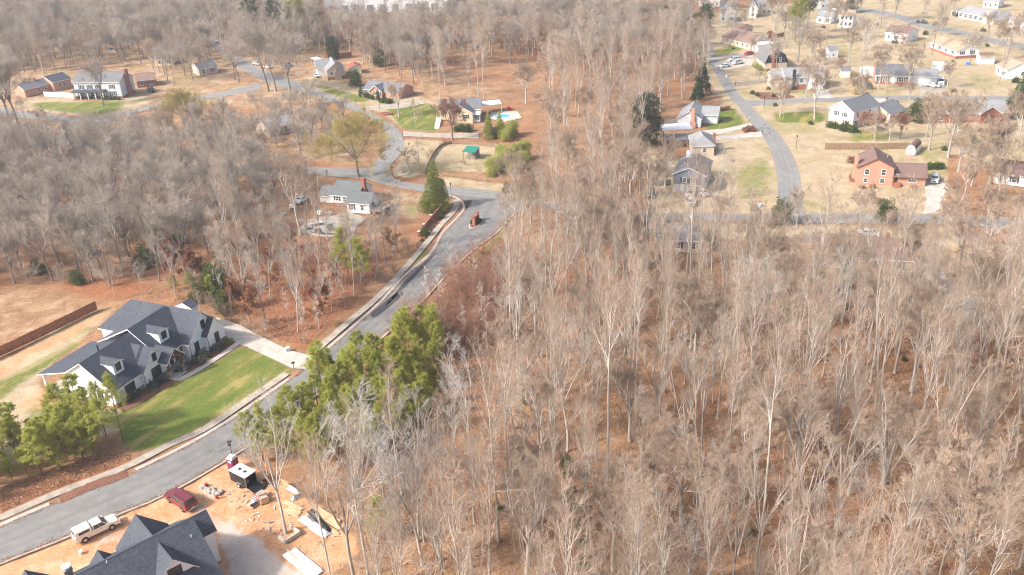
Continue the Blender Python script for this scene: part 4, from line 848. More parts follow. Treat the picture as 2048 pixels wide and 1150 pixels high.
# ---- brick split-level on the right
A, B, Cc = (1712, 369), (1784, 372), (1850, 374)
h = House('brick_house', 'orange brick split-level house with brown roof beside the concrete drive', A, B)
e1 = zof(A, 334); W1 = h.W; W2 = (G(*Cc)-G(*B)).length; e2 = zof((1850, 374), 354)
h.gblock(0, W1, 0, 9, e1, 2.3, 'y', 'brick', 'r_brown', trim='stain'); h.gblock(W1, W1+W2, .6, 8.4, e2, 1.9, 'x', 'brick', 'r_brown', trim='stain', oe=.7)
h.chim(-.35, 2.0, .8, 1.3, e1+2.2, 'brick', shoulder=2.2)
for c in (2.2, 6.1):
    h.win('F', 0, c, e1*.6, .95, 1.35); h.win('F', 0, c-.1, e1*.16, .95, 1.0)
h.door('F', .6, W1+.8, .9, .9, 2.0, 'doorwood'); h.win('F', .6, W1+W2*.6, .95, 1.9, 1.4, None, 'trim', 3)
MB().box(W1+.1, W1+1.9, -.5, .6, 0, .85).box(W1+.2, W1+1.8, -.9, -.5, 0, .55).box(W1+.2, W1+1.8, -1.3, -.9, 0, .28).build('steps', 'redbrick', h.root)
for x, y_ in ((W1-1.2, 6), (W1-1.9, 7.5)): h.vent(x, y_, e1+1.0, .4)
# ---- white colonial
A, B = (1657, 247), (1704, 258)
h = House('colonial_house', 'white two-storey house over tan brick with grey roof and clipped front shrubs', A, B)
e = zof(B, 225); lw = e*.47
h.gblock(0, h.W, 0, 12.5, e, 2.5, 'y', 'white', 'r_grey', low='tanbrick', lowh=lw); W = h.W
h.gblock(W*.35, W+4, 12.5, 20.5, lw+.4, 2.2, 'y', 'tanbrick', 'r_grey')
for c in (2.3, 5.3): h.win('F', 0, c, lw+.8, .8, 1.2, 'shutter')
h.win('F', .04, W*.72, .8, .9, 1.3, 'brownshut'); h.win('R', W-.04, 1.6, .9, 1.5, 1.3, None, 'trim', 2); h.win('R', W, 2, lw+.8, .9, 1.3); h.win('R', W, 8, lw+.8, .9, 1.3)
h.part('porch_roof', MB().box(-1.8, 0, 2, 11, lw-.1, lw+.12), 'trim')
for y_ in (2.2, 6.5, 10.8): MB().box(-1.7, -1.5, y_-.1, y_+.1, 0, lw-.1).build('porch_post', 'trim', h.root)
# ---- white gable house with outside chimney
A, B = (1355, 253), (1401, 252)
h = House('gable_house', 'pale gable house with grey roof and tall brick end chimney by the magnolia', A, B, adj=-14); W = h.W
e = zof(A, 236); h.gblock(0, W, 0, 12, e, 2.2, 'y', 'palesid', 'r_lgrey'); h.gblock(W-.3, W+4.5, 5, 11, e, 1.9, 'x', 'palesid', 'r_lgrey')
h.chim(W*.66, -.35, 1.1, .7, e+3.1, 'brick', shoulder=1.6); h.win('L', 0, 3, 1, 1, 1.3); h.win('L', 0, 7, 1, 1, 1.3); h.vent(W*.3, 6, e+1.4, .4)
h.part('deck', MB().box(-4, -.05, 1, 7, .2, .35), 'deck')
for y_ in (1, 3, 5, 7): MB().box(-4, -3.9, y_-.05, y_+.05, .35, 1.3).build('deck_post', 'deck', h.root)
h.part('deck_rail', MB().box(-4.02, -3.9, 1, 7, 1.2, 1.3), 'deck')
# ---- grey hip house in the middle of that row
h = House('hip_house', 'small pale house with grey hip roof half hidden between two neighbours', (1384, 312), (1426, 309), adj=-10); W = h.W
h.wall(0, W, 0, 10, 0, 2.8, 'tansid'); h.hip(0, W, 0, 10, 2.8, 2.4, 'r_lgrey'); h.win('F', 0, W*.55, 1, .9, 1.2); h.chim(W+.4, 4, .7, 1.2, 5, 'redbrick')
# ---- blue-grey house
A, B = (1345, 383), (1409, 386)
h = House('blue_house', 'blue-grey two-storey gable house with parked white cars on its forecourt', A, B, adj=-4); W = h.W
e = zof(A, 348); h.gblock(0, W, 0, 12, e, 1.8, 'y', 'bluesid', 'r_grey', low='palesid', lowh=e*.46)
for c in (W*.36, W*.63): h.win('F', 0, c, e*.58, 1.0, 1.1, 'black')
h.door('F', .04, W*.3, .1, .9, 2.0, 'trim'); h.win('F', .04, W*.66, .7, 2.6, 1.1, None, 'trim', 4); h.vent(2, 5, e+1.2, .5)
h.part('chimney', MB().box(1.5, 2.6, 11, 12, e, e+2.6), 'palesid')
# ---- dark gambrel house
A, B = (1530, 136), (1570, 132)
h = House('mansard_house', 'charcoal gambrel house with brick chimney behind the three white cars', A, B, adj=-12); W = h.W
e = zof(A, 127); m = MB().extr([(0, e), (W, e), (W-1.0, e+3.0), (W/2, e+4.6), (1.0, e+3.0)], 'y', .05, 13); h.part('upper_wall', m, 'darksid'); h.wall(0, W, 0, 13, 0, e, 'tanbrick')
rf = MB()
for a, b in (((-.4, e-.1), (.95, e+3.1)), ((.95, e+3.1), (W/2, e+4.8)), ((W/2, e+4.8), (W-.95, e+3.1)), ((W-.95, e+3.1), (W+.4, e-.1))): rf.slope([(a[0], 13.4, a[1]), (a[0], -.4, a[1]), (b[0], -.4, b[1]), (b[0], 13.4, b[1])]); rf.face([(a[0], -.4, a[1]-.12), (b[0], -.4, b[1]-.12), (b[0], -.4, b[1]), (a[0], -.4, a[1])], 1)
h.part('roof', rf, ['r_grey', 'darksid'], fixn=False); h.chim(W*.34, -.4, .9, .7, e+4.6, 'redbrick'); h.win('F', .05, W*.68, e+.6, .8, 1.5)
for y_ in (2, 5, 8): h.win('L', .0, y_, .7, .9, 1.3)
# ---- peach gable house beyond it
A, B = (1500, 100), (1541, 92)
h = House('gable_house', 'peach brick house with long red-brown roof and brick chimney, red car before it', A, B, adj=-6); W = h.W
e = zof(A, 88); h.gblock(0, W, 0, 19, e, 3.2, 'y', 'tanbrick', 'r_red'); h.chim(W-.5, -.3, .8, .7, e+3.2, 'redbrick')
for y_ in (2, 5, 8.5, 12, 15.5): h.win('L', 0, y_, .9, .9, 1.5, None, 'trim')
h.win('F', 0, W*.32, 1, .9, 1.3)
h = House('garage', 'low white flat-roofed garage behind the red car', (1514, 104), (1548, 101)); h.wall(0, h.W, 0, 6, 0, 2.7, 'white'); h.part('roof', MB().box(-.3, h.W+.3, -.3, 6.3, 2.7, 2.9), 'alum'); h.garage('F', 0, h.W*.5, 4)
# ---- grey and brick two-storey with dark chimney
A, B = (1569, 180), (1650, 177)
h = House('two_storey_house', 'grey sided house over brick with dark chimney on its front wall', A, B); W = h.W
e = zof(A, 155); h.gblock(0, W, 0, 9, e, 2.2, 'x', 'greysid', 'r_lgrey', low='redbrick', lowh=e*.4); h.chim(W*.2, -.35, 1.0, .7, e+2.4, 'darksid')
h.part('garage_block', MB().box(W*.55, W*.99, -.25, .1, 0, e*.95), 'white'); h.garage('F', -.25, W*.68, 2.6); h.garage('F', -.25, W*.88, 2.6); h.win('F', 0, W*.4, e*.55, 1, 1.2); h.win('F', -.25, W*.77, e*.6, 1, 1.1)
h.gblock(-4, .1, 2.5, 9, e-.6, 1.8, 'x', 'tansid', 'r_lgrey')
# ---- long house with two-tone roof
A, B = (1750, 168), (1820, 170)
h = House('long_house', 'long brick and white house with dark grey roof above the side street', A, B); W = h.W; e = zof(A, 150)
h.gblock(0, W, 0, 11, e, 2.6, 'x', 'palesid', 'r_grey', low='redbrick', lowh=1.0); h.gblock(W, W+8.5, .8, 9, e-.4, 1.7, 'x', 'palesid', 'r_lgrey')
for i in range(5):
    if i != 2: h.win('F', 0, W*(.11+.195*i), 1.1, .8, 1.5, 'shutter')
h.door('F', 0, W*.5, .4, 1, 2.1, 'trim'); h.garage('F', .8, W+4.4, 4.2); h.chim(-.3, 4, .7, 1.4, e+3, 'brick'); h.part('rear_roof', MB().box(-5, W, 11.2, 15, 2.5, 2.7), 'alum'); h.part('rear_wall', MB().box(-4.8, W-.2, 11.2, 14.8, 0, 2.5), 'palesid')
# ---- white house with tan roof
A, B = (1859, 99), (1910, 118)
h = House('tan_roof_house', 'white raised house with wide tan roof above brick basement', A, B); W = h.W; e = zof(A, 84)
h.gblock(0, W, 0, 9.5, e, 2.0, 'x', 'white', 'r_tan', low='redbrick', lowh=e*.35)
for i in range(4): h.win('F', 0, W*(.12+.25*i), e*.5, .9, 1.2, 'shutter')
for y_ in (2.6, 6.6): h.win('R', W, y_, e*.52, .9, 1.2, 'shutter')
# ---- grey-roofed ranch at the top right
A, B = (1916, 35), (1979, 48)
h = House('ranch_house', 'white ranch with pale grey roof and dark shutters on the far right lawn', A, B); W = h.W; e = zof(A, 24)
h.gblock(0, W, 0, 10, e, 2.4, 'x', 'white', 'r_lgrey'); h.gblock(W*.82, W+3, -1.2, 9.5, e, 2.3, 'y', 'tanbrick', 'r_lgrey', og=.2)
for i in range(5): h.win('F', 0, W*(.08+.16*i), .7, 1.0, 1.6, 'shutter')
h.part('carport_roof', MB().box(-6, -.4, 1, 7, 2.7, 2.9), 'r_lgrey')
for x in (-5.8, -3): MB().box(x, x+.2, 1.1, 1.3, 0, 2.7).build('carport_post', 'trim', h.root)
# ---- generic far houses: (name, label, A, B, depth, eave row, rise, axis, wall, roof, adj, windows, low)
FAR = [
 ('white_house', 'white house cut by the top right edge behind the ranch', (1965, 15), (1995, 17), 10, 3.0, 2.2, 'x', 'white', 'r_lgrey', 0, 3),
 ('tan_roof_house', 'small white two-storey house with tan roof below the dark evergreen', (1677, 54), (1703, 56), 8, 5.2, 1.8, 'x', 'white', 'r_tan', 10, 3),
 ('brown_roof_house', 'white house with brown roof and tall end chimney by the curved street', (1769, 80), (1812, 86), 9, 3.4, 2.0, 'x', 'white', 'r_brown', 6, 3),
 ('orange_roof_house', 'white house with orange roof at the right edge beside the big evergreen', (1990, 148), (2012, 158), 9, 3.2, 2.2, 'x', 'white', 'r_tan', 0, 2),
 ('grey_house', 'grey house with two white gables behind the far pines', (1438, 44), (1470, 44), 9, 5.0, 2.4, 'y', 'greysid', 'r_grey', 0, 2),
 ('grey_house', 'tall grey house with steep gable beside the far red roof', (1498, 36), (1512, 36), 9, 5.2, 3.0, 'y', 'white', 'r_grey', 0, 1),
 ('grey_house', 'brown-grey house with white window strips at the top of the frame', (1522, 30), (1546, 28), 9, 5.0, 2.4, 'y', 'tansid', 'r_grey', 0, 2),
 ('low_house', 'low tan house among shrubs behind the peach brick house', (1462, 70), (1488, 72), 8, 2.8, 1.6, 'x', 'tansid', 'r_brown', -8, 3),
 ('white_house', 'white house glimpsed right of the tall far pines', (1632, 46), (1660, 48), 9, 3.0, 2.0, 'x', 'white', 'r_lgrey', 0, 2),
 ('grey_house', 'grey gabled house left of the dark far evergreen', (1640, 18), (1662, 17), 9, 4.6, 2.2, 'y', 'greysid', 'r_brown', 0, 2),
 ('white_house', 'white sunlit building behind the left group of far pines', (1398, 12), (1440, 14), 12, 4.4, 1.6, 'x', 'white', 'alum', 0, 3),
 ('grey_house', 'low grey roofed house behind the green pine clump', (1358, 34), (1382, 34), 9, 3.0, 1.8, 'x', 'greysid', 'r_grey', 0, 2),
 ('white_house', 'pale house far left with white gable among grey trees', (66, 60), (86, 60), 9, 3.4, 2.4, 'y', 'white', 'r_lgrey', 0, 1),
 ('blue_roof_house', 'low blue-roofed house at the far left edge among trees', (30, 78), (58, 76), 9, 2.8, 1.8, 'x', 'palesid', 'r_grey', 0, 2),
 ('white_house', 'white roofed house in the grey trees near the top left corner', (140, 36), (160, 34), 10, 3.0, 2.0, 'y', 'white', 'r_lgrey', 0, 1),
 ('grey_house', 'grey house behind bare oaks right of the blue tarpaulin', (190, 92), (218, 90), 9, 3.0, 2.0, 'x', 'palesid', 'r_lgrey', 0, 3),
 ('white_house', 'white gabled house glimpsed above the two-storey house', (250, 90), (264, 88), 9, 4.6, 2.8, 'y', 'white', 'r_grey', 0, 1),
 ('cream_house', 'cream house half hidden by bare oaks left of the upper street', (312, 132), (345, 130), 9, 3.0, 2.0, 'x', 'cream', 'r_grey', 0, 2),
 ('dark_roof_house', 'dark roofed ranch beside the upper street lawn', (400, 152), (438, 148), 9, 2.8, 1.7, 'x', 'tanbrick', 'r_grey', 18, 2),
 ('red_roof_house', 'brick house with rusty roof right of the two-storey house', (276, 176), (312, 172), 9, 2.8, 1.8, 'x', 'redbrick', 'r_red', 0, 2),
 ('grey_house', 'grey roofed house under oaks left of the willow oak', (540, 275), (592, 262), 9, 2.9, 2.0, 'x', 'tansid', 'r_lgrey', 0, 2),
 ('brick_house', 'brick house with pale hip roof under the left street', (112, 313), (164, 306), 9, 3.0, 2.2, 'hip', 'redbrick', 'r_lgrey', 0, 2),
 ('grey_house', 'grey roof corner at the left edge below the street', (-30, 282), (16, 270), 9, 2.8, 2.0, 'x', 'tansid', 'r_lgrey', 0, 1),
 ('grey_house', 'low grey roof lost in the oaks right of the pale hip roof', (205, 300), (275, 296), 9, 2.8, 1.9, 'x', 'tansid', 'r_lgrey', 0, 2),
 ('dark_roof_house', 'dark-roofed house in the bare woods just below the cross street', (1312, 502), (1400, 506), 9, 2.8, 1.6, 'x', 'tansid', 'r_grey', 0, 3),
 ('grey_brick_house', 'brick house with broad grey roof behind bare oaks near the right edge', (1862, 247), (2012, 243), 9, 3.0, 2.4, 'x', 'redbrick', 'r_lgrey', 0, 4),
 ('brown_roof_house', 'white house with brown roof and red shutters cut by the right edge', (1986, 366), (2095, 380), 9, 2.8, 2.0, 'x', 'white', 'r_brown', 0, 4),
 ('brown_roof_house', 'long brown-roofed house screened by bare trees above the lower right woods', (1622, 532), (1822, 548), 10, 2.9, 2.4, 'x', 'tanbrick', 'r_brown', 0, 4),
]
for nm, lb, A, B, dep, ev, ri, ax, wm, rm, adj, nw in FAR:
    h = House(nm, lb, A, B, adj=adj); W = h.W
    if ax == 'hip': h.wall(0, W, 0, dep, 0, ev, wm); h.hip(0, W, 0, dep, ev, ri, rm)
    else: h.gblock(0, W, 0, dep, ev, ri, ax, wm, rm)
    for i in range(nw):
        h.win('F', 0, W*(i+.5)/nw, .9, min(1.0, W/nw*.4), 1.3, 'shutter' if i % 2 and W/nw > 2.6 else None)
        if ev > 4.5: h.win('F', 0, W*(i+.5)/nw, 3.5, min(1.0, W/nw*.4), 1.2)
    h.win('L', 0, dep*.3, 1, .9, 1.2); h.win('R', W, dep*.6, 1, .9, 1.2)
    if W > 8: h.chim(W*.75, dep*.55, .7, .7, ev+ri+.7, 'redbrick', z0=ev*.8); h.vent(W*.3, dep*.3, ev+ri*.5, .4)
    if lb.startswith('brick house with broad') or 'broad grey' in lb: h.gblock(W*.62, W*.88, -1.6, 4, ev, 2.0, 'y', 'redbrick', rm)
    if 'screened' in lb:
        h.part('deck', MB().box(W*.5, W*.98, -3.2, -.05, .9, 1.05), 'deck')
        for i in range(8): MB().box(W*(.5+.066*i), W*(.5+.066*i)+.12, -3.2, -3.08, 0, 2.0).build('deck_post', 'trim', h.root)
        h.part('deck_rail', MB().box(W*.5, W*.98, -3.25, -3.1, 1.9, 2.0).box(W*.5, W*.98, -3.22, -3.13, 1.4, 1.46), 'trim')
# ---- white house with pool terrace on the left
A, B = (666, 411), (717, 415)
h = House('pool_house', 'white house with green-grey roofs and tall brick chimney above a neglected pool', A, B); W = h.W; e = zof(A, 389)
h.gblock(0, W, 0, 8.5, e, 2.3, 'x', 'white', 'r_green', low='redbrick', lowh=.9); h.gblock(-4.5, .1, 1.6, 7.4, e-1.1, 1.6, 'x', 'white', 'r_green')
h.gblock(W-1.2, W+5.0, -3.6, 1.8, 2.75, 1.8, 'x', 'white', 'r_green', z0=0)
h.chim(W+.5, 3.2, 1.0, 1.0, e+3.6, 'redbrick')
h.win('F', 0, W*.2, 1.5, .8, 1.0, 'black'); h.win('F', 0, W*.5, 1.3, .8, 1.2); h.win('F', -3.6, W+.2, .9, .8, 1.3, 'shutter'); h.win('F', -3.6, W+3.0, .9, .8, 1.3); h.win('R', W+5.0, -1.6, .5, 1.5, 1.9, None, 'trim', 2); h.win('R', W, 5.8, e-.9, .8, .9)
h.part('deck', MB().box(W+5.05, W+8.6, -4.2, 1.5, 1.0, 1.18), 'deck')
for x, y_ in ((W+8.3, -4), (W+8.3, -1), (W+8.3, 1.2), (W+6, -4)): MB().box(x-.1, x+.1, y_-.1, y_+.1, 0, 2.0).build('deck_post', 'stain', h.root)
h.part('deck_rail', MB().box(W+5.1, W+8.5, -4.15, -4.05, 1.9, 2.0).box(W+8.42, W+8.5, -4.1, 1.3, 1.9, 2.0), 'deck')
POOLH = h
# ---- cream house with the blue pool
A, B = (900, 248), (946, 246)
h = House('cream_house', 'cream house with grey roof between the round lawn and the blue pool', A, B); W = h.W; e = zof(B, 226)
h.gblock(0, W, 0, 10, e, 2.4, 'y', 'cream', 'r_grey'); h.gblock(-3.5, W+2.5, 5, 12.5, e, 2.5, 'x', 'cream', 'r_grey'); h.win('F', 0, W*.7, 1.6, 1.0, 1.2, 'shutter'); h.chim(W*.1, -.3, .8, .8, e+2.2, 'brick')
h.part('ramp', MB().grid8([(-4.6, -5, 0), (-3.2, -5, 0), (-3.2, 5, 0), (-4.6, 5, 0), (-4.6, -5, .12), (-3.2, -5, .12), (-3.2, 5, .9), (-4.6, 5, .9)]), 'trim')
for i in range(6): MB().box(-4.65, -4.55, -4.8+i*1.9, -4.7+i*1.9, .1, 1.2+i*.14).build('ramp_post', 'trim', h.root)
h.part('porch', MB().box(W, W+2.4, .5, 5, .3, .5).box(W, W+2.5, .4, 5, 2.5, 2.65), 'trim')
for x in (W+.3, W+2.2): MB().box(x, x+.14, .5, .64, .5, 2.5).build('porch_post', 'trim', h.root)
# ---- orange brick ranch with front gable
A, B = (728, 191), (802, 197)
h = House('ranch_house', 'orange brick ranch with white gable trim and dark cone shrubs at its front', A, B, adj=-4); W = h.W; e = zof(A, 178)
h.gblock(0, W, 0, 9, e, 2.2, 'x', 'brick', 'r_grey'); h.gblock(W*.24, W*.58, -1.0, 5, e, 1.9, 'y', 'brick', 'r_grey', og=.5)
h.win('F', 0, W*.1, .8, 1.8, 1.3, None, 'trim', 3); h.door('F', 0, W*.2, .2, 1, 2.1, 'shutter'); h.win('F', -1.0, W*.38, 1.0, .9, 1.3, 'shutter'); h.win('F', -1.0, W*.49, 1.0, .9, 1.3, 'shutter'); h.win('F', 0, W*.8, 1, 1, 1.2)
# ---- white house with stone chimney
A, B = (656, 161), (690, 156)
h = House('gable_house', 'white and grey gabled house with big stone end chimney above the sloping lawn', A, B, adj=-10); W = h.W; e = zof(A, 142)
h.gblock(0, W, 0, 13, e, 2.6, 'y', 'tansid', 'r_lgrey', low='redbrick', lowh=1.3); h.gblock(-3.2, 2, 7.5, 12.8, e, 2.6, 'x', 'white', 'r_lgrey')
h.chim(W*.6, -.45, 1.5, .9, e+3.2, 'stone', shoulder=2.6); h.win('L', 0, 2.5, e*.5, 1, 1.3); h.win('L', 0, 5, e*.5, 1, 1.3); h.win('F', 0, W*.25, e*.5, .9, 1.2)
h = House('shed', 'cream shed with red roof behind the stone chimney house', (700, 149), (723, 146), 'shed', adj=-8); h.gblock(0, h.W, 0, 6, 2.5, 1.3, 'y', 'cream', 'redmetal'); h.door('F', 0, h.W*.5, .05, 1.1, 2, 'trim')
# ---- two-storey on the left
A, B = (154, 198), (246, 197)
h = House('two_storey_house', 'long two-storey house with front porch, dark shutters and brick end wall', A, B); W = h.W; e = zof(A, 165)
h.gblock(0, W, 0, 10, e, 2.8, 'x', 'palesid', 'r_grey', low='redbrick', lowh=.9)
for i, c in enumerate((.16, .34, .52, .82)): h.win('F', 0, W*c, e*.6, 1.3, 1.5, 'shutter', mull=2)
h.win('F', 0, W*.82, 1.2, 1.6, 1.6, 'shutter', mull=2)
for c in (.12, .4): h.win('F', 0, W*c, 1.1, 1.3, 1.6, 'shutter', mull=2)
h.door('F', 0, W*.57, .4, 1.2, 2.3); h.part('porch_roof', MB().grid8([(-.2, -2.6, e*.46), (W*.68, -2.6, e*.46), (W*.68, 0, e*.46), (-.2, 0, e*.46), (-.2, -2.6, e*.46+.2), (W*.68, -2.6, e*.46+.2), (W*.68, 0, e*.58), (-.2, 0, e*.58)]), 'r_char')
for i in range(5): MB().box(W*.165*i, W*.165*i+.25, -2.5, -2.25, 0, e*.46).build('porch_post', 'trim', h.root)
h.part('porch_floor', MB().box(0, W*.68, -2.6, 0, 0, .35), 'redbrick'); h.chim(W+.5, 5, .9, 2.0, e+3.6, 'redbrick', shoulder=e*.6)
# ---- brick ranch left of it
A, B = (110, 183), (145, 174)
h = House('brick_house', 'old brick house with dark gable roof behind the white vinyl fence', A, B); W = h.W
h.gblock(0, W, 0, 9, 3.6, 2.0, 'x', 'brick', 'r_char'); h.gblock(-11, 0.2, 2.5, 9, 3.0, 1.8, 'x', 'brick', 'r_grey'); h.win('F', 0, W*.35, 1.4, 1, 1.5); h.win('F', 0, W*.6, 1.4, 1, 1.5); h.win('F', 2.5, -2, 1.1, .9, 1.3); h.win('F', 2.5, -5, 1.1, .9, 1.3); h.chim(-4, 5.5, .8, .8, 5.6, 'redbrick', 2)
# ---- sheds, carports and the far warehouse
def shed(lb, A, B, dep, ev, ri, ax, wm, rm, adj=0, nm='shed', dr=True):
    h = House(nm, lb, A, B, 'shed', adj=adj); h.gblock(0, h.W, 0, dep, ev, ri, ax, wm, rm, oe=.2, og=.2, t=.1)
    if dr: h.door('F', 0, h.W*.5, .05, min(1.3, h.W*.4), 1.8, 'trim')
    h.win('R', h.W, dep*.5, .9, .6, .7); return h
shed('tall narrow white shed under bare trees beyond the fence', (1650, 114), (1662, 116), 4, 3.2, 1.2, 'y', 'white', 'r_lgrey', -30)
shed('cream garden shed with grey roof on bare brown ground', (1681, 155), (1700, 155), 5, 2.3, 1.0, 'x', 'cream', 'r_grey', 0)
shed('white shed with orange roof on the right-hand lawn', (1960, 129), (1988, 128), 4, 2.4, 1.3, 'x', 'white', 'r_tan', 0)
shed('pale grey shed beside the long house', (1867, 142), (1888, 142), 4, 2.3, .6, 'x', 'palesid', 'alum', 0)
shed('small grey-roofed shed among trees at the right wood edge', (1908, 640), (1946, 646), 4, 2.3, 1.2, 'x', 'tansid', 'r_lgrey', 10)
shed('small shed with pale wall beside the twin dark conifers', (968, 275), (990, 276), 3, 2.1, .8, 'x', 'cream', 'r_grey', 0)
shed('white outbuilding with tin roof at far top right lawn', (2015, 55), (2050, 58), 6, 2.6, 1.5, 'x', 'white', 'r_lgrey', 0)
h = House('barn_shed', 'white gambrel barn shed with red trimmed doors at the end of the wooden fence', (1811, 309), (1829, 312), 'shed', adj=6); W = h.W
pr = [(0, 0), (W, 0), (W, 1.7), (W*.82, 2.5), (W*.5, 2.9), (W*.18, 2.5), (0, 1.7)]; h.part('wall', MB().extr(pr, 'y', 0, 6.5), 'white'); h.occ(0, W, 0, 6.5)
rf = MB()
for a, b in zip(pr[2:], pr[3:]): rf.slope([(a[0], 6.6, a[1]+.05), (a[0], -.1, a[1]+.05), (b[0], -.1, b[1]+.05), (b[0], 6.6, b[1]+.05)]); rf.face([(a[0], -.1, a[1]+.05), (b[0], -.1, b[1]+.05), (b[0], -.1, b[1]), (a[0], -.1, a[1])], 1)
h.part('roof', rf, ['r_brown', 'trim'], fixn=False)
for x in (W*.28, W*.72):
    d = h.door('F', 0, x, .1, W*.38, 1.8, 'trim', 'redmetal'); h.part('door_brace', MB().tube((x-W*.18, -.06, .15), (x+W*.18, -.06, 1.85), .04, n=4).tube((x+W*.18, -.06, .15), (x-W*.18, -.06, 1.85), .04, n=4), 'redmetal', d)
h.part('ramp', MB().grid8([(0, -1.6, 0), (W, -1.6, 0), (W, 0, 0), (0, 0, 0), (0, -1.6, .02), (W, -1.6, .02), (W, 0, .15), (0, 0, .15)]), 'deck')
def canopy(nm, lb, A, B, dep, z, mat, slope_=0.0, post='trim', cat='carport'):
    h = House(nm, lb, A, B, cat); W = h.W; h.occ(0, W, 0, dep)
    h.part('roof', MB().grid8([(-.2, -.2, z), (W+.2, -.2, z), (W+.2, dep+.2, z+slope_), (-.2, dep+.2, z+slope_), (-.2, -.2, z+.12), (W+.2, -.2, z+.12), (W+.2, dep+.2, z+slope_+.12), (-.2, dep+.2, z+slope_+.12)]), mat)
    for x in (0, W/2, W):
        for y_ in (0, dep): MB().box(x-.06, x+.06, y_-.06, y_+.06, 0, z+slope_*(y_/dep)+.01).build('post', post, h.root)
    return h
canopy('carport', 'long white metal carport beside the pale gable house', (1325, 282), (1383, 279), 5, 3.2, 'alum', .3)
canopy('carport', 'dark low carport cluttered with stored things under bare branches', (1330, 296), (1375, 294), 4, 2.2, 'r_grey', .5, 'deck')
canopy('pool_shelter', 'white flat patio roof behind the blue pool', (963, 228), (1003, 224), 4, 2.8, 'alum', .3)
h = canopy('garden_shelter', 'open garden shelter with green metal roof in the straw garden', (927, 319), (950, 321), 3.2, 2.3, 'greenmetal', .7, 'stain', 'shelter'); h.part('back_wall', MB().box(0, h.W, 2.9, 3.1, 0, 2.6), 'deck'); h.part('bench', MB().box(.3, h.W-.3, 1, 1.6, 0, .8), 'deck')
canopy('carport', 'grey metal carport beside the white chimney house', (632, 132), (644, 130), 5, 2.5, 'alum', .2)
h = House('warehouse', 'huge white flat-roofed warehouse far beyond the woods at the top', (650, 28), (905, 22), 'warehouse'); W = h.W
h.wall(0, W, 0, 60, 0, 9, 'palesid'); h.part('roof', MB().box(-.4, W+.4, -.4, 60.4, 9, 9.4), 'alum')
for i in range(10): h.part('skylight', MB().box(W*(.04+.1*i), W*(.04+.1*i)+4, 12, 40, 9.4, 10.0), 'palesid'); MB().box(W*(.04+.1*i), W*(.04+.1*i)+3.6, -.2, .05, .1, 4.4).build('dock_door', 'r_grey', h.root)
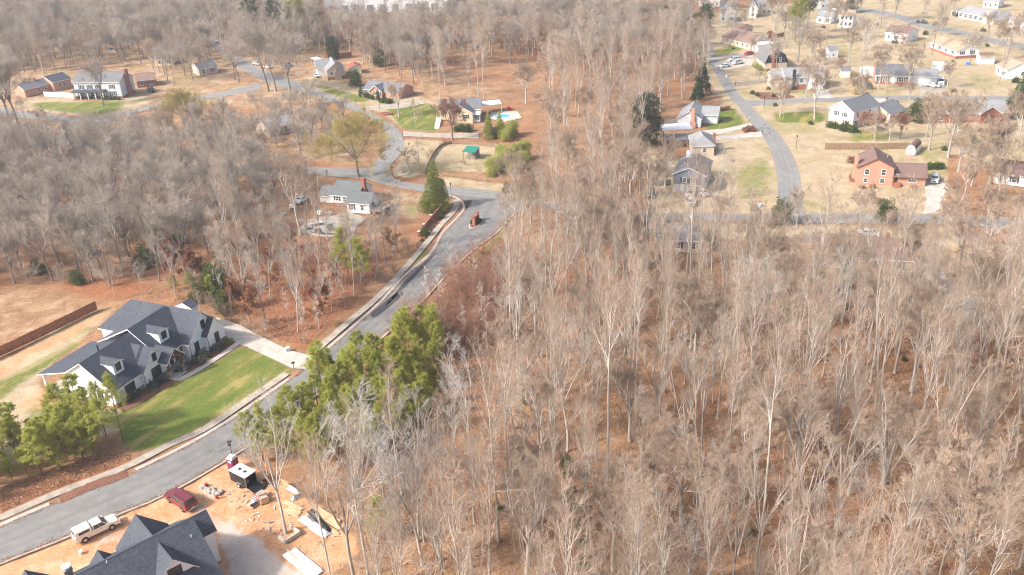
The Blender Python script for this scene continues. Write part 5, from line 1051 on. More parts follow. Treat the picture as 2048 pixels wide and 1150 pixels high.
# ------------------------------------------------------------------ vehicles
def car(label, rear, front, typ, paint, name=None, cat='car', group=None, L=None):
    a, b = G(*rear), G(*front); d = (b-a); yaw = math.atan2(d.y, d.x); c = (a+b)/2
    S = dict(sedan=(4.7, 1.8, .97, 1.43, (.75, 3.75), (1.35, 2.95), [(0, .32), (0, .88), (.75, .97), (3.75, .95), (4.55, .78), (4.7, .6), (4.7, .3)]),
             suv=(4.7, 1.85, 1.08, 1.68, (.08, 3.7), (.4, 2.95), [(0, .4), (0, 1.0), (.1, 1.08), (3.7, 1.08), (4.55, .95), (4.7, .75), (4.7, .38)]),
             bigsuv=(5.55, 2.02, 1.2, 1.9, (.06, 4.05), (.35, 3.25), [(0, .45), (0, 1.1), (.08, 1.2), (4.1, 1.2), (5.35, 1.08), (5.55, .85), (5.55, .42)]),
             pickup=(5.8, 1.98, 1.18, 1.86, (2.3, 4.35), (2.42, 3.6), [(0, .5), (0, 1.12), (.06, 1.18), (4.4, 1.18), (5.6, 1.06), (5.8, .85), (5.8, .45)]),
             van=(5.2, 1.98, 1.2, 2.05, (.05, 4.3), (.15, 3.5), [(0, .4), (0, 1.2), (4.3, 1.2), (5.05, .95), (5.2, .7), (5.2, .38)]))[typ]
    LL, W, zb, zt, gb, gt, prof = S; k = (L or LL)/LL; hw = W/2
    names = dict(sedan='parked_car', suv='parked_suv', bigsuv='parked_suv', pickup='pickup_truck', van='parked_van')
    o = thing(name or names[typ], label, cat, (c.x-math.cos(yaw)*LL*k/2, c.y-math.sin(yaw)*LL*k/2, .02), yaw, group); o.scale = (k, k, k)
    OCC.append([(c.x+math.cos(yaw)*s*3-math.sin(yaw)*t*1.6, c.y+math.sin(yaw)*s*3+math.cos(yaw)*t*1.6) for s, t in ((-1, -1), (1, -1), (1, 1), (-1, 1))])
    body = MB().extr([(x, z) for x, z in prof], 'y', -hw, hw)
    body.v = [(h, y*(.96 if z > .9 else 1), z) for (h, y, z) in body.v]; body.build('body', paint, o, bevel=.07, smooth=False)
    def cabin(nm, gb, gt, zt_, wt=.80, wb=.955):
        q = [(gb[0], -hw*wb, zb-.02), (gb[1], -hw*wb, zb-.02), (gb[1], hw*wb, zb-.02), (gb[0], hw*wb, zb-.02), (gt[0], -hw*wt, zt_), (gt[1], -hw*wt, zt_), (gt[1], hw*wt, zt_), (gt[0], hw*wt, zt_)]
        MB().grid8(q).build(nm, paint, o, bevel=.06); return [Vector(p) for p in q]
    def panel(nm, q, ids, s0, s1, t0, t1, mat='glass', par=None):
        A, B, Cc, D = (q[i] for i in ids); n = (B-A).cross(D-A).normalized()
        f = lambda s, t: (A.lerp(B, s)).lerp(D.lerp(Cc, s), t)
        p = [f(s0, t0), f(s1, t0), f(s1, t1), f(s0, t1)]; MB().grid8([v-n*.01 for v in p]+[v+n*.012 for v in p]).build(nm, mat, par or o)
    q = cabin('cabin', gb, gt, zt)
    panel('windscreen', q, (1, 2, 6, 5), .06, .94, .1, .93)
    if typ != 'pickup': panel('rear_window', q, (3, 0, 4, 7), .1, .9, .25, .9)
    n = dict(sedan=2, suv=3, bigsuv=3, pickup=2, van=3)[typ]
    for ids, rev in (((0, 1, 5, 4), 0), ((2, 3, 7, 6), 1)):
        for i in range(n): s0, s1 = .05+.9*i/n+.015, .05+.9*(i+1)/n-.015; panel('side_window', q, ids, s0, s1, .15, .88)
    if typ == 'pickup':
        q2 = cabin('camper_shell', (.04, 2.24), (.16, 2.2), zt+.02, .86, .97)
        for ids in ((0, 1, 5, 4), (2, 3, 7, 6)): panel('camper_window', q2, ids, .2, .86, .3, .8)
        panel('rear_window', q2, (3, 0, 4, 7), .12, .88, .2, .85)
    if typ in ('bigsuv', 'suv'):
        for s in (-1, 1): MB().box(gt[0]+.2, gt[1]-.2, s*hw*.66-.02, s*hw*.66+.02, zt, zt+.07).build('roof_rail', 'black', o)
    wr = .34 if typ in ('sedan', 'suv') else .39
    for x in (LL*.19, LL*.80):
        for s in (-1, 1):
            t = MB().tube((x, s*(hw-.24), wr-.02), (x, s*(hw+.015), wr-.02), wr, n=18).build('wheel', 'rubber', o)
            MB().tube((x, s*(hw-.02), wr-.02), (x, s*(hw+.03), wr-.02), wr*.62, n=14).build('rim', 'steel', t)
            MB().tube((x, s*(hw-.3), wr+.02), (x, s*(hw+.004), wr+.02), wr*1.17, n=18).build('wheel_arch', 'black', o)
    for s in (-1, 1):
        MB().box(LL-.06, LL+.012, s*hw*.74-.18, s*hw*.74+.18, prof[-2][1]-.08, prof[-2][1]+.08).build('headlight', 'lamp_clear', o)
        MB().box(-.012, .05, s*hw*.86-.09, s*hw*.86+.09, .72, 1.05 if typ != 'sedan' else .86).build('tail_light', 'lamp_red', o)
        MB().box(gb[1]-.35, gb[1]-.15, s*hw-.02 if s > 0 else -hw-.2, s*hw+.2 if s > 0 else -hw+.02, zb+.0, zb+.16).build('wing_mirror', paint, o)
        for x in (gb[0]+(gb[1]-gb[0])*.5, gb[0]+(gb[1]-gb[0])*.86): MB().box(x-.1, x+.08, s*hw*.965-.02, s*hw*.965+.02, zb-.2, zb-.15).build('door_handle', 'black', o)
    MB().box(-.1, .1, -hw*.95, hw*.95, .4, .6).build('rear_bumper', 'steel' if typ in ('pickup', 'bigsuv') else paint, o); MB().box(LL-.1, LL+.08, -hw*.95, hw*.95, .34, .56).build('front_bumper', 'steel' if typ in ('pickup', 'bigsuv') else paint, o)
    MB().box(LL-.03, LL+.02, -hw*.45, hw*.45, .58, .78).build('grille', 'black', o)
    MB().box(-.115, -.095, -.22, .22, .62, .74).build('number_plate', 'trim', o)
    return o
t = car('gold pickup truck with white camper shell parked on the dirt verge', (148, 1087), (240, 1043), 'pickup', 'p_gold', cat='pickup')
car('maroon SUV parked on gravel by the new house', (392, 1026), (336, 988), 'bigsuv', 'p_maroon', cat='SUV')
car('silver SUV nosed out beside the orange brick house', (1870, 357), (1868, 368), 'suv', 'p_silver', cat='SUV')
car('white SUV before the blue-grey house, nearer its wall', (1384, 386), (1377, 398), 'suv', 'p_white', cat='SUV')
car('white car parked below the white SUV at the blue-grey house', (1386, 402), (1382, 414), 'sedan', 'p_white')
car('silver car close to the blue-grey house garage', (1400, 386), (1408, 392), 'sedan', 'p_silver'); car('dark truck half hidden at the left of the blue-grey house', (1303, 384), (1302, 400), 'suv', 'p_dark')
car('white sedan nearest the street on the concrete apron', (1458, 133), (1440, 136), 'sedan', 'p_white'); car('white SUV in the middle of the concrete apron', (1464, 130), (1487, 126), 'suv', 'p_white'); car('white SUV at the back of the concrete apron', (1478, 121), (1458, 123), 'suv', 'p_white')
car('bright red car before the peach brick house', (1508, 108), (1488, 111), 'sedan', 'p_red'); car('dark sedan by the grey and brick house garage', (1640, 175), (1650, 177), 'sedan', 'p_dark')
car('white sedan on the drive of the long house', (1857, 173), (1874, 175), 'sedan', 'p_white'); car('white van beside the sedan at the long house', (1880, 162), (1882, 173), 'van', 'p_white', cat='van')
car('dark car parked beside the curved far street', (1836, 46), (1850, 47), 'suv', 'p_dark'); car('dark car in the open carport of the ranch', (1908, 30), (1914, 33), 'suv', 'p_dark')
car('silver car parked at the top of the left street', (426, 82), (436, 87), 'suv', 'p_silver'); car('white car beyond the silver one on the left street', (412, 74), (422, 76), 'sedan', 'p_white'); car('white car by the upper left lawn drive', (508, 128), (520, 131), 'sedan', 'p_white'); car('white car under the oak at the upper street bend', (530, 134), (542, 138), 'sedan', 'p_white'); car('blue car beyond the street bend oaks', (570, 132), (582, 134), 'suv', 'p_blue')
car('black car under oaks right of the two-storey house', (296, 180), (310, 186), 'suv', 'p_black'); car('white van on the drive in the right woods', (1874, 556), (1882, 590), 'van', 'p_white', cat='van'); car('white car on the cross street verge behind the brown-roofed house', (1728, 470), (1746, 472), 'sedan', 'p_white')
car('old white car among junk left of the derelict pool', (596, 408), (612, 398), 'sedan', 'p_white'); car('silver car beside the white chimney house', (628, 150), (638, 158), 'sedan', 'p_silver'); car('dark blue car at the far top right road', (1838, -2), (1850, 0), 'sedan', 'p_blue'); car('white car in the far yard left of the dark evergreen', (1668, 20), (1680, 22), 'sedan', 'p_white')
# ------------------------------------------------------------------ building-site things
def frame(A, B): a, b = G(*A), G(*B); return a, math.atan2(b.y-a.y, b.x-a.x), (b-a).length
a, an, W = frame((457, 941), (467, 944))
t = thing('portable_toilet', 'maroon portable toilet with white roof at the kerb', 'toilet', (a.x, a.y, .02), an); s = 1.15
MB().box(0, s, 0, s, .0, 2.05).build('cabin', 'maroon', t, bevel=.03); MB().grid8([(-.05, -.05, 2.05), (s+.05, -.05, 2.05), (s+.05, s+.05, 2.05), (-.05, s+.05, 2.05), (.15, .15, 2.4), (s-.15, .15, 2.4), (s-.15, s-.15, 2.4), (.15, s-.15, 2.4)]).build('roof', 'tarp', t, bevel=.06)
d = MB().box(.15, s-.15, -.03, .02, .1, 1.95).build('door', 'maroon', t); MB().box(.3, s-.3, -.05, -.02, 1.5, 1.8).build('vent_panel', 'tarp', d); MB().tube((.15, s-.1, 2.0), (.15, s-.1, 2.6), .05).build('vent_pipe', 'black', t)
for x in (.1, s-.1): MB().box(x-.06, x+.06, -.02, s+.02, -.02, .08).build('skid', 'black', t)
a, an, W = frame((463, 966), (492, 981))
t = thing('cargo_trailer', 'black enclosed trailer with white roof and open back on the site', 'trailer', (a.x, a.y, .02), an); Lt, Wt, Ht = max(3.4, W), 2.0, 2.2; OCC.append([(a.x+math.cos(an)*x-math.sin(an)*y, a.y+math.sin(an)*x+math.cos(an)*y) for x, y in ((-.6, -1), (Lt+1, -1), (Lt+1, 3), (-.6, 3))])
sh = MB().box(0, Lt, 0, .05, .5, Ht).box(0, Lt, Wt-.05, Wt, .5, Ht).box(0, .05, .05, Wt-.05, .5, Ht).box(.05, Lt, .05, Wt-.05, .5, .58); sh.build('body', 'black', t)
rf = MB().box(-.04, Lt+.04, -.04, Wt+.04, Ht, Ht+.08).build('roof', 'alum', t)
for x in (Lt*.35, Lt*.68): MB().box(x-.2, x+.2, Wt/2-.2, Wt/2+.2, Ht+.08, Ht+.18).build('roof_vent', 'black', rf)
MB().box(Lt-.02, Lt+.03, -.02, .1, .5, Ht).box(Lt-.02, Lt+.03, Wt-.1, Wt+.02, .5, Ht).box(Lt-.02, Lt+.03, .1, Wt-.1, Ht-.1, Ht).build('door_frame', 'steel', t)
MB().grid8([(Lt, .08, .5), (Lt, Wt-.08, .5), (Lt+1.7, Wt-.08, .02), (Lt+1.7, .08, .02), (Lt, .08, .56), (Lt, Wt-.08, .56), (Lt+1.7, Wt-.08, .07), (Lt+1.7, .08, .07)]).build('ramp_door', 'black', t)
for s_ in (-.05, Wt+.05):
    w_ = MB().tube((Lt*.55, s_-.12, .34), (Lt*.55, s_+.12, .34), .34, n=16).build('wheel', 'rubber', t); MB().tube((Lt*.55, s_-.14, .34), (Lt*.55, s_+.14, .34), .18, n=12).build('rim', 'alum', w_); MB().box(Lt*.55-.45, Lt*.55+.45, s_-.15, s_+.15, .7, .76).build('mudguard', 'steel', t)
MB().tube((0, .4, .5), (-1.2, Wt/2, .45), .05).tube((0, Wt-.4, .5), (-1.2, Wt/2, .45), .05).build('tow_bar', 'iron', t)
MB().box(.4, 1.6, .6, 1.5, .58, 1.2).box(2.0, 2.8, .4, 1.0, .58, 1.0).build('load', 'deck', t)
def pile(nm, lb, px, boxes, rz=0, cat='pile'):
    a = G(*px); t = thing(nm, lb, cat, (a.x, a.y, .0), rz)
    for i, (n_, x0, x1, y0, y1, z0, z1, m_) in enumerate(boxes): MB().box(x0, x1, y0, y1, z0, z1).build(n_, m_, t)
    return t
def pallet(nm, lb, px, rz, load):
    t = pile(nm, lb, px, [('slat', -.6, .6, -.5+i*.2, -.38+i*.2, .1, .13, 'wood') for i in range(6)]+[('bearer', x-.05, x+.05, -.5, .62, 0, .1, 'wood') for x in (-.55, 0, .55)]+load, rz, 'pallet'); return t
pallet('stone_pallet', 'pallet of wrapped grey stone beside the trailer', (524, 995), .9, [('stone_pack', -.55+.37*(i % 3), -.2+.37*(i % 3), -.45+.5*(i//3 % 2), 0+.5*(i//3 % 2), .13+.25*(i//6), .37+.25*(i//6), 'rock') for i in range(18)])
pallet('stone_pallet', 'second pallet of stone half unpacked, red straps on top', (514, 1001), .8, [('stone_pack', -.55+.37*(i % 3), -.2+.37*(i % 3), -.45+.5*(i//3 % 2), 0+.5*(i//3 % 2), .13+.25*(i//6), .37+.25*(i//6), 'tarp') for i in range(12)]+[('red_strap', -.58+.3*i, -.45+.3*i, -.5, .5, .65, .68, 'redstuff') for i in range(4)])
pallet('pallet_crate', 'wooden crate of boards leaning beside the stone pallets', (529, 1004), .5, [('crate_board', -.6, .6, -.5, -.46, .15+.16*i, .28+.16*i, 'wood') for i in range(6)]+[('crate_board', -.6, .6, .5, .54, .15+.16*i, .28+.16*i, 'wood') for i in range(6)]+[('fill', -.55, .55, -.44, .48, .13, .8, 'rock')])
pallet('tarp_pallet', 'low pallet under dark and white sheeting on the orange dirt', (507, 1010), .9, [('sheet', -.5, .5, -.4, .1, .13, .3, 'black'), ('sheet', -.6, .6, .1, .5, .13, .24, 'tarp')])
def boards(nm, lb, p0, p1, n, w_, th, m_='wood', layers=1, spread=.03, part='plank'):
    a, an, L_ = frame(p0, p1); t = thing(nm, lb, 'lumber', (a.x, a.y, .0), an)
    for l in range(layers):
        for i in range(n): y = (i-n/2)*(w_+spread)+random.uniform(-.03, .03); x = random.uniform(-.15, .15); MB().box(x, L_+x, y, y+w_, .03+l*(th+.005), .03+l*(th+.005)+th).build(part, m_, t)
    return t
boards('lumber_stack', 'pale planks stacked nearest the crate', (570, 1004), (606, 1020), 4, .14, .05, layers=3); boards('lumber_stack', 'short plank stack left of the white tarp', (575, 1018), (598, 1030), 5, .18, .05, layers=3); boards('lumber_stack', 'two thin boards lying left of the short stack', (566, 1018), (598, 1036), 2, .1, .05)
boards('lumber_stack', 'long pale beams along the wood edge', (634, 1019), (678, 1046), 3, .24, .12, layers=2); boards('lumber_stack', 'long planks beside the black netting', (630, 1028), (684, 1058), 3, .2, .05, layers=2); boards('lumber_stack', 'reddish boards beneath the long planks', (652, 1050), (676, 1070), 3, .16, .05); boards('lumber_stack', 'single thin board across the lumber ends', (660, 1072), (696, 1072), 1, .12, .05)
boards('sheathing_boards', 'white sheathing boards lying at the lower edge of the site', (578, 1104), (634, 1150), 4, .45, .04, 'tarp', 2, part='board'); boards('lumber_stack', 'thin beam beside the white sheathing boards', (572, 1098), (600, 1124), 2, .1, .1)
a, an, L_ = frame((604, 1034), (655, 1072))
def crumple(nm, lb, L_, W_, H_, m_, seed, loc, rz, cat):
    r = np.random.default_rng(seed); nx, ny = 26, 10; X, Y = np.meshgrid(np.linspace(0, L_, nx), np.linspace(-W_/2, W_/2, ny), indexing='ij'); e = np.clip(1-(2*Y/W_)**2, 0, 1)*np.clip(np.minimum(X, L_-X)*2.5, 0, 1)
    Z = e*H_*(.6+.5*vnoise(X+seed, Y, .6, seed))+r.uniform(0, .05, X.shape)*e+.01; Y = Y*(.75+.4*vnoise(X, X*0, 1.1, seed+1)); V = np.c_[X.ravel(), Y.ravel(), Z.ravel()]; I = np.arange(nx*ny).reshape(nx, ny); F = np.stack([I[:-1, :-1], I[1:, :-1], I[1:, 1:], I[:-1, 1:]], -1).reshape(-1, 4)
    o = link(nm, fastmesh(nm, V, F, m_)); o.location = loc; o.rotation_euler = (0, 0, rz); return prop(o, lb, cat)
crumple('tarpaulin', 'crumpled white tarpaulin over the lumber', L_, 1.5, .45, 'tarp', 3, (a.x, a.y, 0), an, 'tarpaulin')
a, an, L_ = frame((622, 1020), (658, 1066)); crumple('netting', 'black crumpled netting between tarpaulin and planks', L_, 1.2, .5, 'black', 5, (a.x, a.y, 0), an, 'netting')
a, an, L_ = frame((577, 974), (600, 988)); crumple('foil_roll', 'grey insulation sheeting bent beside a timber offcut', L_, .9, .45, 'tarp', 8, (a.x, a.y, 0), an, 'sheeting'); a, an, L_ = frame((582, 1000), (600, 990)); crumple('foil_roll', 'second piece of grey sheeting in front of the offcut', L_, .8, .4, 'steel', 9, (a.x, a.y, 0), an, 'sheeting')
def blockwall(pts, lb):
    t = thing('block_wall', lb, 'wall', (G(*pts[0]).x, G(*pts[0]).y, 0)); o = G(*pts[0])
    for p, q in zip(pts[:-1], pts[1:]):
        a, b = G(*p), G(*q); d = (b-a); n = max(1, int(d.length/.42)); u = d.normalized(); v = Vector((-u.y, u.x, 0))
        for c in range(3):
            for i in range(n): s0 = a-o+u*(i*d.length/n+.01+(.0)); s1 = a-o+u*((i+1)*d.length/n-.01); z0 = c*.2+.01; MB().grid8([(*(s0-v*.13)[:2], z0), (*(s1-v*.13)[:2], z0), (*(s1+v*.13)[:2], z0), (*(s0+v*.13)[:2], z0), (*(s0-v*.13)[:2], z0+.19), (*(s1-v*.13)[:2], z0+.19), (*(s1+v*.13)[:2], z0+.19), (*(s0+v*.13)[:2], z0+.19)]).build('block', 'concrete', t)
blockwall([(581, 1057), (600, 1069), (571, 1087), (559, 1078)], 'low L-shaped concrete block footing on the orange dirt')
def rock(nm, lb, px, s, m_='rock', grp=None, cat='rock'):
    bm = bmesh.new(); bmesh.ops.create_icosphere(bm, subdivisions=2, radius=s)
    for v in bm.verts: v.co *= random.uniform(.8, 1.15); v.co.z = max(v.co.z*.65, -s*.25)
    me = bpy.data.meshes.new(nm); bm.to_mesh(me); bm.free(); me.materials.append(mat_of(m_)); o = link(nm, me); a = G(*px); o.location = (a.x, a.y, s*.2); return prop(o, lb, cat, grp)
for p in ((412, 976), (418, 980), (424, 984), (430, 986), (436, 988), (426, 978), (419, 985), (408, 972), (441, 984), (404, 975)): rock('rock', 'rough pale rock in the rubble line behind the maroon SUV', p, random.uniform(.25, .5), 'rock', 'rubble rocks')
for p, lb in (((434, 996), 'red fuel can by the last rubble rock'), ((413, 972), 'red can at the start of the rubble line'), ((497, 976), 'small red can under the open trailer')):
    a = G(*p); t = thing('fuel_can', lb, 'can', (a.x, a.y, .02), .5); MB().box(-.22, .22, -.16, .16, 0, .42).build('can_body', 'redstuff', t, bevel=.04); MB().tube((.1, 0, .42), (.22, 0, .56), .035).build('spout', 'black', t); MB().box(-.14, .04, -.02, .02, .46, .5).box(-.14, -.1, -.02, .02, .4, .5).box(.0, .04, -.02, .02, .4, .5).build('handle', 'redstuff', t)
a = G(162, 1107); t = thing('bucket', 'white bucket on the orange dirt behind the pickup', 'bucket', (a.x, a.y, .0)); MB().tube((0, 0, 0), (0, 0, .42), .2, .25, 14).build('pail', 'tarp', t); MB().tube((0, 0, .42), (0, 0, .45), .27, .27, 14).build('lid', 'tarp', t)
a = G(531, 971); t = thing('barrel', 'rusty black drum beside the trees behind the trailer', 'barrel', (a.x, a.y, 0)); MB().tube((0, 0, 0), (0, 0, .9), .3, .3, 16).build('drum', 'iron', t)
for z in (.3, .6, .88): MB().tube((0, 0, z-.02), (0, 0, z+.02), .32, .32, 16).build('hoop', 'stain', t)
a, an, L_ = frame((563, 972), (574, 976)); t = thing('pallet', 'empty wooden pallet propped against the brush', 'pallet', (a.x, a.y, 0), an)
for i in range(6): MB().box(0, 1.2, .3-.05*i, .34-.05*i, .05+.2*i, .17+.2*i).build('slat', 'wood', t)
for x in (.05, .6, 1.1): MB().grid8([(x, .36, 0), (x+.08, .36, 0), (x+.08, .46, 0), (x, .46, 0), (x, .06, 1.25), (x+.08, .06, 1.25), (x+.08, .16, 1.25), (x, .16, 1.25)]).build('bearer', 'wood', t)
# ------------------------------------------------------------------ street things
def lamp(lb, px, top, style='post', col='iron'):
    a = G(*px); H_ = zof(px, top); t = thing('street_lamp', lb, 'street lamp', (a.x, a.y, 0)); MB().tube((0, 0, 0), (0, 0, .5), .11, .07, 10).tube((0, 0, .5), (0, 0, H_-.5), .06, .05, 10).build('post', col, t)
    h_ = MB().tube((0, 0, H_-.5), (0, 0, H_-.1), .13, .22, 8).build('lantern', 'lamp_clear' if col != 'iron' else 'glass', t); MB().tube((0, 0, H_-.1), (0, 0, H_+.12), .27, .03, 8).build('lantern_cap', col, t); return t
lamp('black lamp post beside the tall arborvitae at the junction', (903, 396), 366); lamp('black lamp post below the cross street by the dark cone conifer', (1520, 448), 421); lamp('lamp post on the side street corner lawn', (1528, 215), 192); lamp('lamp post by the street bend above the willow oak', (747, 240), 222); lamp('white globe lamp post by the brick ranch drive', (760, 218), 202); lamp('lamp post on the straw lawn beside the right street', (1592, 298), 271)
a = G(470, 936); t = thing('site_light', 'thin black pole with a tilted floodlight behind the portable toilet', 'light pole', (a.x, a.y, 0)); H_ = zof((470, 936), 884); MB().tube((0, 0, 0), (0, 0, H_), .05, .04).build('pole', 'iron', t); MB().box(-.3, .3, -.25, .25, H_, H_+.08).build('solar_panel', 'black', t); MB().box(-.2, .2, -.35, -.1, H_-.45, H_-.2).build('floodlight', 'iron', t)
def mailbox(lb, px, rz=0.0, m_='black', post='iron'):
    a = G(*px); t = thing('mailbox', lb, 'mailbox', (a.x, a.y, 0), rz); MB().box(-.05, .05, -.05, .05, 0, 1.05).build('post', post, t); b = MB().extr([(-.13, 1.05), (.13, 1.05), (.13, 1.22), (.07, 1.32), (-.07, 1.32), (-.13, 1.22)], 'x', -.28, .28).build('box', m_, t); MB().box(.0, .03, .13, .15, 1.15, 1.4).build('flag', 'redstuff', b)
mailbox('black mailbox at the mouth of the farmhouse drive', (588, 737), .6); mailbox('brick-post mailbox at the pale gable house drive', (1499, 243), .5, 'p_white', 'stain'); mailbox('dark mailbox where the lower right drive meets the street', (1524, 270), .5); mailbox('mailbox by the concrete apron of the white cars', (1437, 140), .5); mailbox('mailbox on the right street below the dark drive', (1471, 172), .4); mailbox('mailbox on the colonial side street drive', (1774, 203)); mailbox('mailbox beside the ranch drive on the left street', (712, 208), 1, 'stain', 'stain'); mailbox('mailbox below the left street bend', (654, 350)); mailbox('mailbox on the left street verge', (58, 228))
a = G(785, 352); t = thing('street_sign', 'green street name sign on the leafy corner', 'sign', (a.x, a.y, 0), .3); MB().tube((0, 0, 0), (0, 0, 2.9), .04).build('post', 'iron', t); MB().box(-.5, .5, -.02, .02, 2.4, 2.65).build('name_blade', 'greenmetal', t); MB().box(-.02, .02, -.5, .5, 2.68, 2.9).build('name_blade', 'greenmetal', t)
a = G(1554, 415); t = thing('street_sign', 'street sign post where the right street meets the cross street', 'sign', (a.x, a.y, 0), .3); MB().tube((0, 0, 0), (0, 0, 2.9), .04).build('post', 'steel', t); MB().box(-.5, .5, -.02, .02, 2.5, 2.75).build('name_blade', 'greenmetal', t)
for p, lb in (((576, 702), 'pale green utility cabinet at the drive corner'), ((1517, 412), 'green utility cabinet on the lawn by the right street'), ((1521, 413), 'smaller utility pedestal next to the lawn cabinet'), ((1454, 154), 'white utility box on the lawn below the white cars')):
    a = G(*p); t = thing('utility_box', lb, 'utility box', (a.x, a.y, 0), .5); MB().box(-.4, .4, -.35, .35, 0, .75).build('cabinet', 'palesid', t, bevel=.04); MB().box(-.5, .5, -.45, .45, 0, .06).build('plinth', 'concrete', t); MB().box(-.3, .3, -.37, -.34, .1, .65).build('door', 'palesid', t)
# the entrance sign island
ctr = G(952, 446); d0 = (G(958, 439)-G(948, 452)); an = math.atan2(d0.y, d0.x)
t = thing('entrance_sign', 'brick entrance sign with two pillars and hedges on its kerbed road island', 'sign', (ctr.x, ctr.y, 0), an)
ov = [(3.6*math.cos(k*math.pi/10), 1.45*math.sin(k*math.pi/10)) for k in range(20)]; MB().prism(ov, 0, .14).build('island_kerb', 'concrete', t); MB().prism([(x*.9, y*.82) for x, y in ov], .14, .18).build('mulch_bed', 'mulch', t)
for x in (-1.5, 1.5):
    q = MB().box(x-.35, x+.35, -.35, .35, .15, 2.2).build('pillar', 'redbrick', t); MB().box(x-.43, x+.43, -.43, .43, 2.2, 2.35).build('pillar_cap', 'redbrick', q)
MB().box(-1.15, 1.15, -.15, .15, .15, 1.75).build('sign_wall', 'redbrick', t); MB().box(-.95, .95, -.2, -.151, .7, 1.5).build('sign_panel', 'doorwood', t)
for s_ in (-1, 1):
    r = np.random.default_rng(60+s_); n = 2600; P = np.c_[r.uniform(-1.3, 1.5, n), s_*.82+r.uniform(-.38, .38, n), r.uniform(.2, .72, n)]; v, f = leaves(P, rnd(r, n)+UP*.3, .11, .045, r); link('hedge', fastmesh('hedge', v, f, 'hedge'), t); MB().box(-1.2, 1.4, s_*.82-.3, s_*.82+.3, .18, .62).build('hedge_core', 'hedge', t)
# the brick entrance wall
wl = [(838, 472), (848, 460), (863, 444), (882, 425)]; P = gl(wl); t = thing('brick_wall', 'red brick entrance wall with pillars along the pavement', 'wall', (P[0].x, P[0].y, 0))
for i, p in enumerate(P):
    q = p-P[0]; h_ = (1.1, 1.5, 1.8, 2.1)[i]; o = MB().box(q.x-.3, q.x+.3, q.y-.3, q.y+.3, 0, h_).build('pillar', 'redbrick', t); MB().box(q.x-.36, q.x+.36, q.y-.36, q.y+.36, h_, h_+.12).build('pillar_cap', 'tanbrick', o)
    if i < 3:
        e = P[i+1]-P[0]; u = (e-q).normalized(); v = Vector((-u.y, u.x, 0))*.13; a_, b_ = q+u*.28, e-u*.28; z = (.9, 1.3, 1.6)[i]; MB().grid8([(*(a_-v)[:2], 0), (*(b_-v)[:2], 0), (*(b_+v)[:2], 0), (*(a_+v)[:2], 0), (*(a_-v)[:2], z-.15), (*(b_-v)[:2], z+.15), (*(b_+v)[:2], z+.15), (*(a_+v)[:2], z-.15)]).build('wall_panel', 'redbrick', t)
def bed(pts, z=.03, m_='mulch', nm='mulch_bed'):
    P = smooth_line(gl(pts+[pts[0]]), .8)[:-1]; prop(MB().prism([tuple(p) for p in P], -.06, z).build(nm, m_), kind='structure')
bed([(842, 478), (866, 452), (890, 424), (900, 432), (886, 448), (862, 478), (840, 498), (832, 488)]); bed([(1515, 184), (1560, 186), (1590, 194), (1555, 199), (1520, 197)], .02)
_f = lambda pts: [tuple(PX((*FARM.wpt(x, y), 0))) for x, y in pts]
bed(_f([(-16.6, 1.4), (-11, 1.2), (-10.6, .6), (-4.4, .6), (-6.9, -1.2), (-7.5, -2.2), (-11, -1.6), (-16.6, -.8)])); bed(_f([(-2.6, -.8), (-.4, -.3), (3.3, -.3), (3.3, -1.3), (8.8, -1.4), (9.6, -2.0), (8.6, -3.1), (2, -3.1), (-2.2, -3.0)]))
# ------------------------------------------------------------------ fences
def fence(lb, pts, hgt, m_, panel=2.4, picket=.14, nm='fence'):
    L = smooth_line(gl(pts), panel); t = thing(nm, lb, 'fence', (L[0][0], L[0][1], 0)); o = L[0]
    for i in range(len(L)-1):
        a, b = L[i]-o, L[i+1]-o; d = b-a; ln = np.linalg.norm(d); u = d/ln; v = np.array([-u[1], u[0]]); m = MB(); n = max(2, int(ln/picket)); dz = random.uniform(-.04, .04)
        for k in range(n):
            s0, s1 = a+u*(k*ln/n+.006), a+u*((k+1)*ln/n-.006); z1 = hgt+dz+random.uniform(-.02, .02); m.grid8([(*(s0-v*.012), .04), (*(s1-v*.012), .04), (*(s1+v*.012), .04), (*(s0+v*.012), .04), (*(s0-v*.012), z1), (*(s1-v*.012), z1), (*(s1+v*.012), z1), (*(s0+v*.012), z1)])
        m.build('fence_panel', m_, t, fixn=False)
        r_ = MB()
        for z in (.35, hgt-.3): r_.grid8([(*(a+v*.012), z), (*(b+v*.012), z), (*(b+v*.06), z), (*(a+v*.06), z), (*(a+v*.012), z+.09), (*(b+v*.012), z+.09), (*(b+v*.06), z+.09), (*(a+v*.06), z+.09)])
        r_.build('rail', m_, t); MB().box(a[0]-.06, a[0]+.06, a[1]+.02, a[1]+.14, 0, hgt+.05).build('post', m_, t)
fence('tall cedar board fence between the field and the farmhouse yard', [(-160, 792), (-60, 742), (0, 713), (100, 666), (195, 619)], 1.95, 'fence'); fence('weathered board fence behind the colonial', [(1650, 299), (1700, 299), (1760, 299), (1818, 297)], 1.8, 'oldfence'); fence('white vinyl fence joining the brick house and the two-storey house', [(89, 193), (118, 194), (148, 196)], 1.9, 'whitefence', picket=.3)
